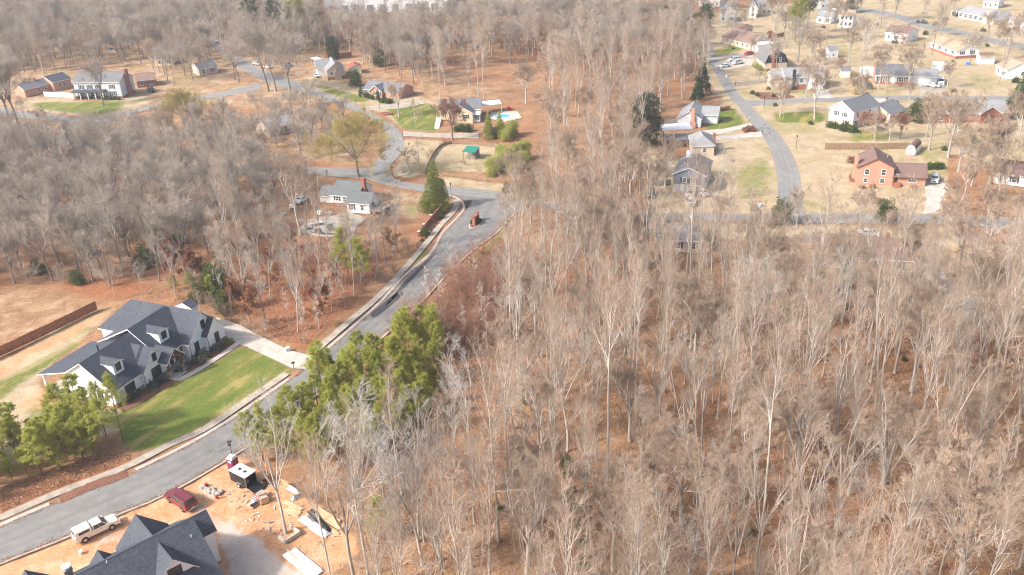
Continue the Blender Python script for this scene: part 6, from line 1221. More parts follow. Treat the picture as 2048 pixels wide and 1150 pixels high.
fence('red-brown fence running behind the peach brick house', [(1536, 80), (1552, 77), (1568, 73)], 1.9, 'fence'); fence('brown fence behind the white chimney house', [(648, 116), (672, 116), (704, 112)], 1.9, 'fence'); fence('dark fence beside the white sycamore', [(1702, 160), (1705, 174), (1706, 186)], 1.8, 'oldfence'); fence('low dark fence along the straw garden', [(850, 352), (862, 320), (880, 296), (905, 288), (960, 291), (990, 294)], .9, 'oldfence', picket=.3); fence('low dark fence below the straw garden', [(885, 350), (930, 356), (975, 362)], .8, 'oldfence', picket=.3); fence('grey fence under the oaks left of the willow oak', [(505, 262), (530, 256), (552, 246)], 1.8, 'deck'); fence('grey board fence behind the blue-grey house', [(1290, 372), (1318, 372), (1342, 370)], 1.6, 'deck')
# ------------------------------------------------------------------ pools and odds and ends
def pool(lb, ctr, ex, ey, deckm, water, liner, depth=.5):
    c = G(*ctr); a, b = (G(*ex)-c), (G(*ey)-c); t = thing('swimming_pool', lb, 'pool', (c.x, c.y, 0)); n = 28
    el = lambda k, s: tuple((a*math.cos(2*math.pi*k/n)*s+b*math.sin(2*math.pi*k/n)*s)[:2]); m = MB(); q = MB()
    OCC.append([(c.x+el(k, 1.4)[0], c.y+el(k, 1.4)[1]) for k in range(n)])
    for k in range(n):
        m.face([(*el(k, 1), .12), (*el(k+1, 1), .12), (*el(k+1, 1.25), .12), (*el(k, 1.25), .12)]); m.face([(*el(k, 1.25), 0), (*el(k+1, 1.25), 0), (*el(k+1, 1.25), .12), (*el(k, 1.25), .12)]); q.face([(*el(k, 1), .115), (*el(k+1, 1), .115), (*el(k+1, 1), .03), (*el(k, 1), .03)])
    m.build('coping', deckm, t); q.build('liner', liner, t); MB().face([(*el(k, 1.0), .05) for k in range(n)]).build('water', water, t, fixn=False); return t
pool('bright blue oval pool with white deck behind the dark conifers', (1005, 233), (1021, 232), (1006, 229), 'trim', 'water', 'poolblue'); pool('derelict oval pool with dark water and pale coping', (656, 458), (700, 460), (660, 446), 'concrete', 'murk', 'poolblue')
slabs('terrace', '', [(612, 440), (700, 425), (735, 436), (712, 455), (690, 468), (600, 462)], (1.6, 1.6), .05, 'oldconc'); slabs('pool_deck', '', [(970, 236), (985, 224), (1035, 222), (1044, 236), (1010, 244)], (2, 2), .03, 'concrete')
a = G(772, 229); t = thing('raised_bed', 'round brick raised bed of mulch on the green lawn', 'planter', (a.x, a.y, 0)); ov = [(2.3*math.cos(k*math.pi/8), 1.5*math.sin(k*math.pi/8)) for k in range(16)]; MB().prism([(x*.88, y*.86) for x, y in ov], 0, .4).build('mulch', 'mulch', t)
for k in range(16): j = (k+1) % 16; MB().grid8([(*ov[k], 0), (*ov[j], 0), (ov[j][0]*.89, ov[j][1]*.87, 0), (ov[k][0]*.89, ov[k][1]*.87, 0), (*ov[k], .5), (*ov[j], .5), (ov[j][0]*.89, ov[j][1]*.87, .5), (ov[k][0]*.89, ov[k][1]*.87, .5)]).build('brick_edging', 'redbrick', t)
rock('boulder', 'pale boulder on the leafy street corner', (804, 345), .55); rock('boulder', 'second boulder under the thin corner tree', (816, 349), .6)
for i, (p, m_, lb) in enumerate((((1305, 366), 'p_red', 'red object in the clutter left of the blue-grey house'), ((1320, 368), 'bluestuff', 'blue crate in the clutter left of the blue-grey house'), ((1405, 392), 'redstuff', 'red bin by the blue-grey house garage'), ((1735, 171), 'bluestuff', 'blue toy box before the long house'), ((1936, 129), 'bluestuff', 'blue paddling pool on the far lawn'), ((1893, 139), 'bluestuff', 'blue bin beside the pale grey shed'), ((222, 99), 'bluestuff', 'blue tarpaulin heap among upper left trees'), ((1018, 218), 'redstuff', 'orange play tent behind the blue pool'), ((640, 428), 'tarp', 'white appliance on the derelict terrace'), ((585, 415), 'tarp', 'white box in the junk yard left of the terrace'), ((566, 428), 'black', 'black drum heap left of the derelict pool'), ((660, 430), 'deck', 'wooden bench on the derelict terrace'), ((1712, 262), 'tarp', 'white covered grill beside the colonial'), ((1760, 258), 'steel', 'grey trampoline frame in the colonial back yard'))):
    a = G(*p); t = thing(lb.split()[1] if lb.split()[1] in ('crate', 'bin', 'box', 'bench') else 'yard_item', lb, 'yard item', (a.x, a.y, 0), i*.7); MB().box(-.7, .7, -.5, .5, 0, .7).build('base', m_, t, bevel=.08); MB().box(-.62, .62, -.44, .44, .7, .86).build('top', m_, t, bevel=.05)
# drift of leaves over the missing kerb
P = gl([(122, 1003), (190, 974), (256, 950)]); L = smooth_line(P, .5); n = len(L); V = []; 
for i, p in enumerate(L):
    e = min(1, min(i, n-1-i)/4); 
    for j, (o_, z) in enumerate(((-.5, .018), (-.1, .1), (.5, .2), (1.1, .14), (1.7, .02))): V.append((p[0]+(-.5*o_)+random.uniform(-.12, .12), p[1]+.86*o_+random.uniform(-.12, .12), z*e+.018+random.uniform(0, .04)*e))
V = np.array(V); I = np.arange(n*5).reshape(n, 5); prop(link('leaf_drift', fastmesh('leaf_drift', V, np.stack([I[:-1, :-1], I[1:, :-1], I[1:, 1:], I[:-1, 1:]], -1).reshape(-1, 4), 'mulch', smooth=True)), 'drift of rust leaves burying the kerb', kind='stuff')
# ------------------------------------------------------------------ planting
_occ = [(np.array(p)[:, 0].min(), np.array(p)[:, 0].max(), np.array(p)[:, 1].min(), np.array(p)[:, 1].max(), p) for p in OCC]
def blocked(X, Y):
    b = np.zeros(X.shape, bool)
    for x0, x1, y0, y1, p in _occ:
        k = (X > x0) & (X < x1) & (Y > y0) & (Y < y1) & ~b
        if k.any(): j = np.where(k)[0]; b[j] = pip(X[j], Y[j], p)
    return b
def scatter(poly, s, seed, holes=(), cap=6000, world=False):
    P = poly if world else [(p.x, p.y) for p in gl(poly)]; r = np.random.default_rng(seed); A = np.array(P); lo, hi = A.min(0), A.max(0)
    n = int((hi-lo).prod()/s**2*6)+20; n = min(n, 90000); q = r.uniform(lo, hi, (n, 2)); q = q[pip(q[:, 0], q[:, 1], P)]
    for hpx in holes:
        H_ = [(p.x, p.y) for p in gl(hpx)]; q = q[~pip(q[:, 0], q[:, 1], H_)]
    q = q[~blocked(q[:, 0], q[:, 1])]; cell = {}; out = []
    for x, y in q:
        i, j = int(x//s), int(y//s); ok = True
        for a in (i-1, i, i+1):
            for b in (j-1, j, j+1):
                for (u, v) in cell.get((a, b), ()):
                    if (u-x)**2+(v-y)**2 < s*s: ok = False; break
                if not ok: break
            if not ok: break
        if ok: cell.setdefault((i, j), []).append((x, y)); out.append((x, y))
        if len(out) >= cap: break
    return out
HT = {'tall': 26, 'pale': 17, 'oak': 17, 'grey': 18, 'greytall': 24, 'olive': 13, 'red': 9, 'round': 13, 'small': 6.5, 'sapling': 9, 'oakleaf': 8, 'pine': 8.5, 'tallpine': 12.5, 'bigpine': 23, 'arbor': 11, 'arbor2': 9, 'gold': 6, 'cypress': 6, 'magnolia': 15, 'bigcon': 17, 'bamboo': 8, 'holly': 6.5, 'evergreen': 5, 'brush': 3.5}
SPOT = [  # kind, name, label, category, base pixel, image row of its top
 ('arbor', 'arborvitae', 'tall full green arborvitae behind the brick entrance wall', 'tree', (872, 420), 324),
 ('arbor2', 'conifer', 'left of two dark green conifers before the blue pool', 'tree', (978, 277), 218), ('arbor2', 'conifer', 'right of two dark green conifers before the blue pool', 'tree', (1001, 275), 214),
 ('gold', 'golden_conifer', 'yellow-green cone conifer above the road junction on its right side', 'tree', (1046, 400), 344), ('gold', 'golden_conifer', 'second smaller golden conifer just right of the junction cone', 'tree', (1068, 396), 352),
 ('magnolia', 'magnolia', 'big dark glossy magnolia left of the pale gable house', 'tree', (1293, 292), 186), ('bigcon', 'evergreen_tree', 'huge dark green evergreen at the right edge beside the side street', 'tree', (2040, 232), 132),
 ('bigpine', 'pine_tree', 'round light green pine left of the pair near the top', 'tree', (513, 100), 8), ('bigpine', 'pine_tree', 'dark broad pine of the pair near the top left', 'tree', (566, 96), 0), ('bigpine', 'pine_tree', 'tall dark pine right of the pair near the top left', 'tree', (598, 92), -6),
 ('bigpine', 'pine_tree', 'tall pine with dark crown behind the peach brick house', 'tree', (1590, 84), -8), ('bigpine', 'pine_tree', 'right-hand dark pine of the far pair behind the peach house', 'tree', (1612, 70), -14), ('bigpine', 'pine_tree', 'tall thin pine beside the upper end of the right street', 'tree', (1414, 96), 12), ('bigpine', 'pine_tree', 'shorter pine standing left of the thin street pine', 'tree', (1402, 92), 32),
 ('bigpine', 'pine_tree', 'bright yellow-green pine above the three white cars', 'tree', (1392, 128), 76), ('bigpine', 'pine_tree', 'pale green pine clump at the top above the right woods', 'tree', (1330, 70), 18), ('bigpine', 'pine_tree', 'green pine right of the warehouse at the top', 'tree', (905, 60), 2), ('bigpine', 'pine_tree', 'second green pine right of the warehouse', 'tree', (955, 62), -6),
 ('bigpine', 'pine_tree', 'dull green pine among grey trees at top left', 'tree', (66, 62), 14), ('magnolia', 'evergreen_tree', 'dark round evergreen above the tan-roofed white house', 'tree', (1702, 26), -16), ('magnolia', 'evergreen_tree', 'dark evergreen behind the white chimney house', 'tree', (668, 118), 74),
 ('magnolia', 'evergreen_tree', 'dark evergreen left of the street pines in the right woods', 'tree', (1340, 96), 62), ('holly', 'evergreen_tree', 'bushy dark evergreen below the red-roofed shed', 'tree', (710, 172), 138), ('holly', 'evergreen_tree', 'ivy-dark evergreen standing in the woods above the brick ranch', 'tree', (760, 132), 92),
 ('cypress', 'conifer', 'small dark conifer between the grey trees and the right street', 'tree', (1395, 200), 130), ('cypress', 'conifer', 'dark slim conifer by the street above the pale gable house', 'tree', (1405, 190), 118),
 ('olive', 'willow_oak', 'round olive-twigged willow oak inside the street bend', 'tree', (717, 354), 236), ('olive', 'willow_oak', 'wide olive-tinted willow oak below the left street', 'tree', (378, 268), 178),
 ('round', 'bare_tree', 'broad round bare tree at the wood edge above the blue pool', 'tree', (1052, 206), 124), ('grey', 'oak_tree', 'bare oak rising in front of the long two-storey house', 'tree', (207, 210), 112),
 ('grey', 'oak_tree', 'left of two leaning bare oaks at the left edge of the street', 'tree', (22, 252), 96), ('grey', 'oak_tree', 'right of two leaning bare oaks at the left edge of the street', 'tree', (37, 250), 90), ('grey', 'oak_tree', 'tall bare oak left of the street bend, dark evergreen at its foot', 'tree', (537, 182), 42), ('grey', 'oak_tree', 'tall bare oak just right of the street-bend oak', 'tree', (552, 182), 44), ('grey', 'oak_tree', 'bare oak on the verge right of the street-bend oaks', 'tree', (583, 192), 60),
 ('grey', 'oak_tree', 'bare oak on the upper lawn left of the upper street', 'tree', (470, 160), 70), ('grey', 'oak_tree', 'second bare oak on the upper lawn by the street', 'tree', (478, 165), 76), ('oak', 'oak_tree', 'thick dark-trunked tree at the corner of the green lawn', 'tree', (798, 234), 164), ('small', 'bare_tree', 'small open bare tree on the round green lawn', 'tree', (831, 257), 203),
 ('small', 'bare_tree', 'small bare tree on the verge left of the orange brick ranch', 'tree', (622, 211), 150), ('red', 'oak_tree', 'russet bare oak before the cream house', 'tree', (905, 280), 192), ('small', 'bare_tree', 'thin multi-stem bare tree on the leafy street corner', 'tree', (818, 348), 280), ('small', 'bare_tree', 'second thin multi-stem tree on the leafy street corner', 'tree', (840, 346), 286),
 ('tall', 'bare_tree', 'straight tall tree on the leafy clearing above the pool, leftmost', 'tree', (941, 196), 60), ('tall', 'bare_tree', 'straight tall tree on the leafy clearing above the pool, middle', 'tree', (959, 202), 44), ('tall', 'bare_tree', 'straight tall tree on the leafy clearing above the pool, rightmost', 'tree', (969, 204), 52), ('tall', 'bare_tree', 'pale straight tree behind the brick ranch drive', 'tree', (880, 200), 60),
 ('pale', 'bare_tree', 'spreading pale-barked bare tree on the lawn right of the blue-grey house', 'tree', (1436, 404), 296), ('oak', 'bare_tree', 'tall slim bare tree in front of the white colonial, left side', 'tree', (1629, 238), 120), ('small', 'bare_tree', 'small bare tree on the corner lawn by the side street', 'tree', (1566, 238), 206), ('oak', 'bare_tree', 'bare tree in the mulch bed at the side street corner', 'tree', (1542, 190), 142), ('oak', 'bare_tree', 'broad bare oak in the yard behind the gambrel house', 'tree', (1622, 132), 58),
 ('pale', 'sycamore', 'tall white-trunked sycamore left of the long house', 'tree', (1722, 166), 20), ('tall', 'bare_tree', 'thin bare tree close beside the white sycamore', 'tree', (1718, 172), 70), ('oak', 'bare_tree', 'leaning bare tree in front of the long house', 'tree', (1816, 180), 92), ('small', 'bare_tree', 'small bare tree before the long house, left end', 'tree', (1770, 184), 140), ('oak', 'bare_tree', 'reddish bare tree behind the long house', 'tree', (1799, 120), 62),
 ('round', 'oak_tree', 'massive bare oak at the edge of the yard right of the barn shed', 'tree', (1896, 314), 196), ('oak', 'oak_tree', 'left of two big bare oaks before the brown-roofed right edge house', 'tree', (1978, 368), 232), ('oak', 'oak_tree', 'right of two big bare oaks before the brown-roofed right edge house', 'tree', (1994, 366), 226),
 ('oak', 'bare_tree', 'bare tree beside the curved street below the ranch lawn', 'tree', (1882, 72), 26), ('small', 'bare_tree', 'wide low bare tree right of the tan-roofed raised house', 'tree', (1994, 94), 48), ('oak', 'bare_tree', 'bare tree by the street left of the ranch carport', 'tree', (1906, 30), -10), ('small', 'bare_tree', 'tiny bare tree on the far straw lawn', 'tree', (1852, 36), 20), ('oak', 'bare_tree', 'bare tree at the right edge near the ranch', 'tree', (2042, 74), 20),
 ('red', 'red_tree', 'russet bushy tree against the side of the white colonial', 'tree', (1726, 266), 218), ('red', 'red_tree', 'russet tree in the colonial side yard', 'tree', (1752, 276), 222), ('small', 'bare_tree', 'pale thin tree in front of the russet side-yard trees', 'tree', (1748, 284), 226), ('small', 'bare_tree', 'pale thin tree nearer the fence in the colonial side yard', 'tree', (1778, 282), 222), ('red', 'red_tree', 'purple-brown bare tree right of the colonial side yard', 'tree', (1800, 278), 226),
 ('holly', 'evergreen_tree', 'narrow bright green evergreen right of the colonial', 'tree', (1834, 244), 194), ('holly', 'evergreen_tree', 'dark rounded bush at the foot of the right street', 'shrub', (1563, 446), 400), ('cypress', 'conifer', 'dark cone conifer below the cross street lamp post', 'tree', (1502, 476), 428), ('evergreen', 'evergreen_tree', 'olive-green rounded tree below the orange brick house', 'tree', (1770, 440), 392), ('evergreen', 'evergreen_tree', 'dark evergreen shrub in the lower right woods', 'shrub', (1568, 640), 602),
 ('oak', 'bare_tree', 'bare tree before the grey hip roofed house', 'tree', (1330, 372), 250), ('oak', 'bare_tree', 'bare tree at the left of the blue-grey house', 'tree', (1304, 402), 300), ('oak', 'bare_tree', 'bare oak over the grey broad-roofed house, left', 'tree', (1858, 300), 190), ('oak', 'bare_tree', 'bare oak over the grey broad-roofed house, centre', 'tree', (1915, 270), 180),
 ('pale', 'bare_tree', 'large pale tree standing beside the lumber piles', 'tree', (714, 1190), 822), ('pale', 'bare_tree', 'leaning pale tree rising from the concrete block corner', 'tree', (572, 1066), 800), ('pale', 'bare_tree', 'pale bare tree in front of the young pines, right of the lumber', 'tree', (838, 1080), 800), ('pale', 'bare_tree', 'pale spreading tree beside the brown leaf path', 'tree', (938, 880), 690),
 ('pale', 'bare_tree', 'pale tree at the lower end of the young pine stand', 'tree', (770, 1010), 790), ('oak', 'bare_tree', 'wide tan-twigged tree low in the frame centre', 'tree', (1052, 1160), 900), ('round', 'bare_tree', 'wide tan-twigged tree in the lower right corner', 'tree', (1905, 1200), 930), ('pale', 'bare_tree', 'pale bare tree over the yellow pine, low centre left', 'tree', (845, 1130), 830), ('oak', 'bare_tree', 'heavy-limbed bare tree at the right edge of the woods', 'tree', (1960, 920), 720),
 ('pine', 'pine_tree', 'lone yellow-green pine right of the lumber piles', 'tree', (762, 1075), 965), ('pine', 'pine_tree', 'green pine by the derelict pool, left of a pair', 'tree', (700, 570), 468), ('pine', 'pine_tree', 'green pine by the derelict pool, right of a pair', 'tree', (726, 572), 480),
 ('oakleaf', 'oak_tree', 'rusty-leaved oak behind the farmhouse, left', 'tree', (352, 570), 476), ('oakleaf', 'oak_tree', 'rusty-leaved oak behind the farmhouse, right', 'tree', (392, 580), 500), ('oakleaf', 'oak_tree', 'low rusty-leaved oak near the farmhouse drive', 'tree', (500, 655), 590), ('oakleaf', 'oak_tree', 'broad rusty-leaved oak in the woods above the road', 'tree', (630, 620), 556), ('oakleaf', 'oak_tree', 'small russet oak among saplings above the drive', 'tree', (470, 620), 560),
 ('tall', 'bare_tree', 'ivy-wrapped tall tree in the rust-floored woods, left', 'tree', (470, 545), 330), ('tall', 'bare_tree', 'tall tree in the rust-floored woods, second from left', 'tree', (496, 552), 350), ('tall', 'bare_tree', 'tall bare tree before the derelict pool', 'tree', (641, 500), 300), ('oak', 'bare_tree', 'wide bare tree over the derelict pool terrace', 'tree', (602, 470), 300), ('holly', 'evergreen_tree', 'green evergreen thicket behind the farmhouse', 'tree', (438, 592), 520), ('evergreen', 'evergreen_tree', 'second evergreen thicket behind the farmhouse drive', 'tree', (452, 622), 580), ('evergreen', 'evergreen_tree', 'low evergreen bush at the farmhouse drive edge', 'tree', (400, 600), 566),
]
for kind, nm, lb, cat, b, top in SPOT:
    p = G(*b); H_ = min(zof(b, top), 34); plant(kind, nm, lb, cat, p, H_/HT[kind])
def bunch(kind, nm, lb, cat, pts, sc, group, jit=.15):
    for p in pts: q = G(*p); plant(kind, nm, lb, cat, q, sc*random.uniform(1-jit, 1+jit), group, sink=.05)
bunch('bamboo', 'bamboo', 'yellow-green bamboo clump right of the garden shelter', 'bamboo', [(984, 350), (1006, 342), (1020, 330), (1036, 322), (1046, 334), (1030, 345), (1004, 322), (1050, 318)], .8, 'bamboo grove by the straw garden')
bunch('bamboo', 'bamboo', 'bamboo behind the twin dark conifers', 'bamboo', [(1018, 276), (1028, 270), (1012, 282)], .6, 'bamboo by the blue pool')
bunch('hedge', 'shrub', 'clipped round shrub under the white colonial gable', 'shrub', [(1658, 254), (1668, 257), (1681, 260), (1694, 262), (1704, 265)], 1.6, 'clipped shrubs at the colonial')
bunch('ball', 'shrub', 'clipped egg-shaped shrub at the brick entrance wall', 'shrub', [(850, 471), (882, 437)], 1.0, 'clipped shrubs at the entrance wall')
bunch('hedge', 'shrub', 'small low shrub in the wall mulch bed', 'shrub', [(862, 462), (868, 455), (874, 449), (858, 468), (844, 482), (852, 477)], .45, 'low shrubs in the wall bed')
bunch('thuja', 'shrub', 'narrow dark thuja against the farmhouse front wall', 'shrub', [(300, 772), (396, 716), (446, 680), (243, 806)], 1.0, 'thujas along the farmhouse')
bunch('greyshrub', 'shrub', 'round grey-green shrub in the farmhouse mulch bed', 'shrub', [(376, 732), (402, 727), (412, 716), (328, 762), (358, 744), (312, 770), (276, 784), (430, 702), (443, 695), (260, 800), (270, 796), (388, 728), (306, 780)], .95, 'mulch bed shrubs')
bunch('lime', 'shrub', 'lime-green shrub at the farmhouse drive corner', 'shrub', [(458, 686)], .55, None); bunch('flower', 'shrub', 'yellow flowering shrub at the left end of the farmhouse', 'shrub', [(234, 812), (246, 808), (254, 802), (228, 808)], 1.0, 'yellow shrubs')
bunch('lime', 'shrub', 'long lime hedge clump by the gambrel house', 'shrub', [(1511, 134), (1517, 139), (1522, 142)], .9, 'hedge by the gambrel house'); bunch('lime', 'shrub', 'lime shrub right of the pale gable house', 'shrub', [(1414, 226)], 1.3, None); bunch('redshrub', 'shrub', 'dark red shrub row by the street drive', 'shrub', [(1435, 222), (1445, 221), (1455, 220), (1490, 264), (1500, 262), (1508, 263)], 1.3, 'red shrubs by the right street')
bunch('hedge', 'shrub', 'low mounded shrub in the corner mulch bed', 'shrub', [(1504, 188), (1513, 192), (1546, 194)], 1.0, 'corner bed shrubs'); bunch('hedge', 'shrub', 'clipped shrub behind the orange brick house', 'shrub', [(1861, 338), (1872, 338), (1882, 337)], 1.4, 'shrubs behind the brick house'); bunch('redshrub', 'shrub', 'shrub along the base of the orange brick house', 'shrub', [(1705, 352), (1703, 358), (1706, 364), (1724, 377), (1745, 376), (1826, 376)], 1.0, 'foundation shrubs at the brick house')
bunch('evergreen', 'evergreen_shrub', 'dark green shrub added for the shadow strip low in the woods', 'shrub', [(1138, 950), (1146, 985), (1150, 1020), (1155, 1055), (1160, 1090), (1166, 1130), (1132, 930), (1172, 1110)], .34, 'shadow strip shrubs', .4)  # shrubs added to stand in for a strip of shadow
bunch('pampas', 'pampas_grass', 'pale pampas grass clump at the side street', 'grass clump', [(1712, 188), (1718, 188)], 1.2, 'pampas'); bunch('cypress', 'shrub', 'dark cone shrub before the orange brick ranch', 'shrub', [(722, 192), (757, 201), (769, 204)], .85, 'cone shrubs at the ranch'); bunch('hedge', 'shrub', 'round shrub along the ranch front', 'shrub', [(732, 195), (738, 197), (744, 199), (765, 206), (775, 207), (783, 206)], 1.5, 'round shrubs at the ranch')
bunch('hedge', 'shrub', 'dark foundation shrub before the long two-storey porch', 'shrub', [(158+i*9, 199.5) for i in range(10)], 1.3, 'porch shrubs'); bunch('hedge', 'shrub', 'dark shrub beside the cream house drive', 'shrub', [(912, 262), (922, 262), (932, 263), (940, 262)], 1.6, 'shrubs at the cream house')
bunch('brush', 'bare_shrub', 'bare brown shrub around the straw garden', 'shrub', [(862, 310), (868, 302), (880, 292), (890, 286), (930, 330), (920, 338), (990, 352), (1002, 356), (962, 348), (980, 286), (992, 288), (858, 318)], .55, 'garden edge shrubs'); bunch('round', 'bare_tree', 'dense brown bare tree right of the bamboo grove', 'tree', [(1030, 384)], .8, None)
bunch('evergreen', 'evergreen_tree', 'green bush right of the bamboo grove', 'shrub', [(1014, 384), (1036, 384)], .6, 'green bushes by the bamboo')
# ---- woods
WOODS = [  # (outline, spacing, [(kind, weight)], label, name, scale lo/hi, holes, seed)
 ([(1010, 640), (1040, 520), (1120, 485), (1250, 478), (1300, 525), (1420, 530), (1600, 575), (1850, 600), (2050, 670), (2350, 700), (2450, 1700), (650, 1700), (650, 1200), (760, 1130), (880, 1010), (1010, 900), (1030, 800)], 4.2, [('tall', .78), ('oak', .14), ('pale', .08)], 'slender bare tree in the wide woods at lower right', 'poplar_tree', (.68, 1.08), [[(925, 880), (1012, 870), (1024, 1000), (900, 1020)]], 1),
 ([(1085, 432), (1150, 440), (1290, 456), (1290, 520), (1150, 500), (1070, 500), (1040, 560), (1020, 530)], 4.6, [('tall', .6), ('oak', .4)], 'bare tree crowding the right side of the junction', 'hardwood_tree', (.5, .75), [], 17),
 ([(770, 690), (850, 620), (930, 545), (1010, 500), (1040, 540), (1010, 640), (1020, 720), (930, 720), (880, 700)], 3.4, [('sapling', .8), ('small', .2)], 'thin bare sapling in the brown thicket right of the road', 'sapling', (.7, 1.1), [], 2),
 ([(1040, 470), (1090, 400), (1110, 300), (1080, 220), (1110, 130), (1000, 130), (830, 150), (720, 130), (730, 60), (1320, 20), (1400, 110), (1420, 190), (1340, 200), (1300, 260), (1280, 320), (1300, 420), (1250, 470)], 6.4, [('tall', .6), ('oak', .4)], 'bare tree in the long band of woods through the centre', 'hardwood_tree', (.72, 1.0), [[(880, 185), (1000, 180), (1000, 215), (880, 215)]], 3),
 ([(-300, 300), (0, 325), (200, 318), (330, 350), (500, 350), (590, 400), (520, 450), (440, 520), (330, 560), (200, 575), (0, 566), (-300, 620)], 5.2, [('grey', .6), ('greytall', .4)], 'grey bare tree in the dense left woods above the field', 'bare_tree', (.55, .9), [], 4),
 ([(440, 590), (480, 520), (580, 480), (690, 520), (800, 500), (720, 590), (620, 690), (560, 680), (470, 630)], 4.6, [('tall', .35), ('greytall', .4), ('pale', .1), ('oak', .15)], 'bare tree in the rust-floored woods left of the road', 'bare_tree', (.5, .8), [], 5),
 ([(560, 680), (620, 690), (800, 520), (780, 500), (600, 620)], 2.6, [('sapling', 1)], 'thin sapling in the row beside the pavement', 'sapling', (.65, 1.0), [], 6),
 ([(230, 600), (330, 570), (440, 590), (470, 640), (560, 690), (440, 640), (330, 595)], 3.6, [('sapling', .6), ('pale', .2), ('small', .2)], 'thin tree behind the farmhouse roofline', 'sapling', (.6, 1.0), [], 7),
 ([(-400, 20), (600, -10), (660, 60), (620, 120), (560, 140), (470, 110), (420, 60), (380, 70), (440, 150), (340, 178), (270, 120), (100, 140), (-300, 190)], 6.6, [('grey', .75), ('oak', .25)], 'bare oak among the houses at upper left', 'oak_tree', (.7, 1.0), [], 8),
 ([(-300, 275), (60, 282), (290, 272), (420, 246), (600, 228), (690, 250), (690, 320), (560, 320), (300, 330), (-300, 325)], 7.0, [('grey', .7), ('oak', .3)], 'bare oak between the left street and the left woods', 'oak_tree', (.45, .7), [], 9),
 ([(1200, 448), (1560, 452), (1900, 458), (1900, 480), (1830, 500), (1590, 480), (1560, 540), (1300, 520), (1250, 480)], 8.0, [('oak', 1)], 'tan bare tree just below the cross street', 'bare_tree', (.38, .6), [], 10),
 ([(1590, 555), (1850, 570), (2100, 480), (2200, 640), (2050, 680), (1850, 620), (1600, 590)], 8.0, [('oak', .7), ('pale', .3)], 'bare tree around the screened brown-roofed house', 'bare_tree', (.65, .9), [], 11),
 ([(1905, 320), (1960, 335), (1975, 380), (2200, 390), (2250, 480), (2000, 520), (1880, 470), (1900, 400)], 7.0, [('oak', 1)], 'bare tree by the end of the cross street at right', 'bare_tree', (.55, .8), [], 12),
 ([(1230, 320), (1285, 330), (1290, 400), (1270, 418), (1150, 405), (1130, 330)], 8.0, [('oak', .7), ('tall', .3)], 'bare tree left of the blue-grey house', 'bare_tree', (.6, .85), [], 13),
 ([(1430, 10), (1680, 8), (1760, 40), (1680, 90), (1560, 60), (1440, 80)], 15, [('oak', 1)], 'bare yard tree among the far right houses', 'bare_tree', (.5, .85), [], 14),
 ([(1450, 60), (1700, 60), (1800, 30), (2100, 100), (2100, 300), (1900, 300), (1640, 245), (1560, 245), (1470, 130)], 15, [('oak', .7), ('small', .3)], 'bare yard tree on the tan lawns of the upper right houses', 'yard_tree', (.5, .95), [], 18),
 ([(580, 40), (720, 60), (850, 140), (900, 172), (860, 178), (740, 150), (720, 110), (640, 104), (580, 80)], 6.5, [('oak', .5), ('tall', .5)], 'bare tree behind the stone chimney house and brick ranch', 'hardwood_tree', (.6, .95), [], 19),
 ([(700, 960), (800, 930), (900, 900), (1000, 900), (880, 1010), (760, 1130), (720, 1090), (700, 1010)], 6.5, [('pale', .7), ('tall', .3)], 'pale bare tree below the young pines', 'bare_tree', (.7, 1.0), [[(925, 880), (1012, 870), (1024, 1000), (900, 1020)]], 15),
 ([(1010, 640), (1040, 520), (1120, 485), (1250, 478), (1300, 525), (1420, 530), (1600, 575), (1850, 600), (2050, 670), (2300, 700), (2300, 1400), (700, 1400), (880, 1010), (1010, 900), (1030, 800)], 8.0, [('sapling', 1)], 'thin understorey sapling in the wide lower right woods', 'sapling', (.7, 1.3), [], 16),
]
WHERE = {1: [(1080, 540, 'just below the junction end of the cross street'), (1130, 700, 'right of the brown leaf path'), (1320, 580, 'below the dark-roofed house'), (1500, 650, 'around the dark evergreen shrub'), (1720, 640, 'below the brown-roofed house and its deck'), (1950, 720, 'below the small grey-roofed shed'), (1350, 820, 'in the middle of the wide woods'), (1650, 850, 'right of the middle of the wide woods'), (1930, 900, 'along the right edge of the view'), (1150, 950, 'low in the woods, right of the leaf path foot'), (1450, 1050, 'near the bottom edge, right of centre'), (1750, 1080, 'near the bottom edge, far right'), (880, 1150, 'near the bottom edge, right of the building site'), (1150, 1200, 'at the bottom edge, near the centre')],
 4: [(60, 400, 'high in the left woods, near the left edge'), (300, 400, 'high in the left woods, left of the derelict pool house'), (480, 400, 'in the left woods close to the derelict pool house'), (60, 520, 'low in the left woods above the tan field'), (230, 520, 'low in the left woods above the cedar fence'), (400, 520, 'low in the left woods behind the farmhouse')],
 3: [(1180, 430, 'in the central woods just above the cross street'), (1180, 300, 'in the central woods left of the magnolia'), (1330, 160, 'in the central woods beside the right street'), (950, 150, 'in the central woods above the blue pool'), (1200, 160, 'high in the central woods'), (800, 130, 'in the central woods above the brick ranch')],
 9: [(60, 290, 'below the left street at the left edge'), (250, 290, 'over the grey roofs below the left street'), (450, 280, 'below the street and left of the willow oak'), (620, 280, 'just left of the willow oak')]}
SHAPE = {'tall': 'slender bare tree', 'oak': 'wide-crowned bare tree', 'pale': 'pale open bare tree', 'grey': 'grey bare oak', 'greytall': 'narrow grey bare tree', 'sapling': 'thin sapling'}
def where(seed, k, sc, x, y, lb):
    if seed not in WHERE: return lb
    u, v = PX((x, y, 0)); ph = min(WHERE[seed], key=lambda q: (q[0]-u)**2+(1.6*(q[1]-v))**2)[2]
    return ('tall ' if sc > .92 else 'shorter ' if sc < .78 else 'mid-sized ')+SHAPE[k]+' '+ph
far_pts = []; NB = 0; WARE = [(p.x, p.y) for p in gl([(640, 20), (915, 16), (925, 62), (630, 70)])]
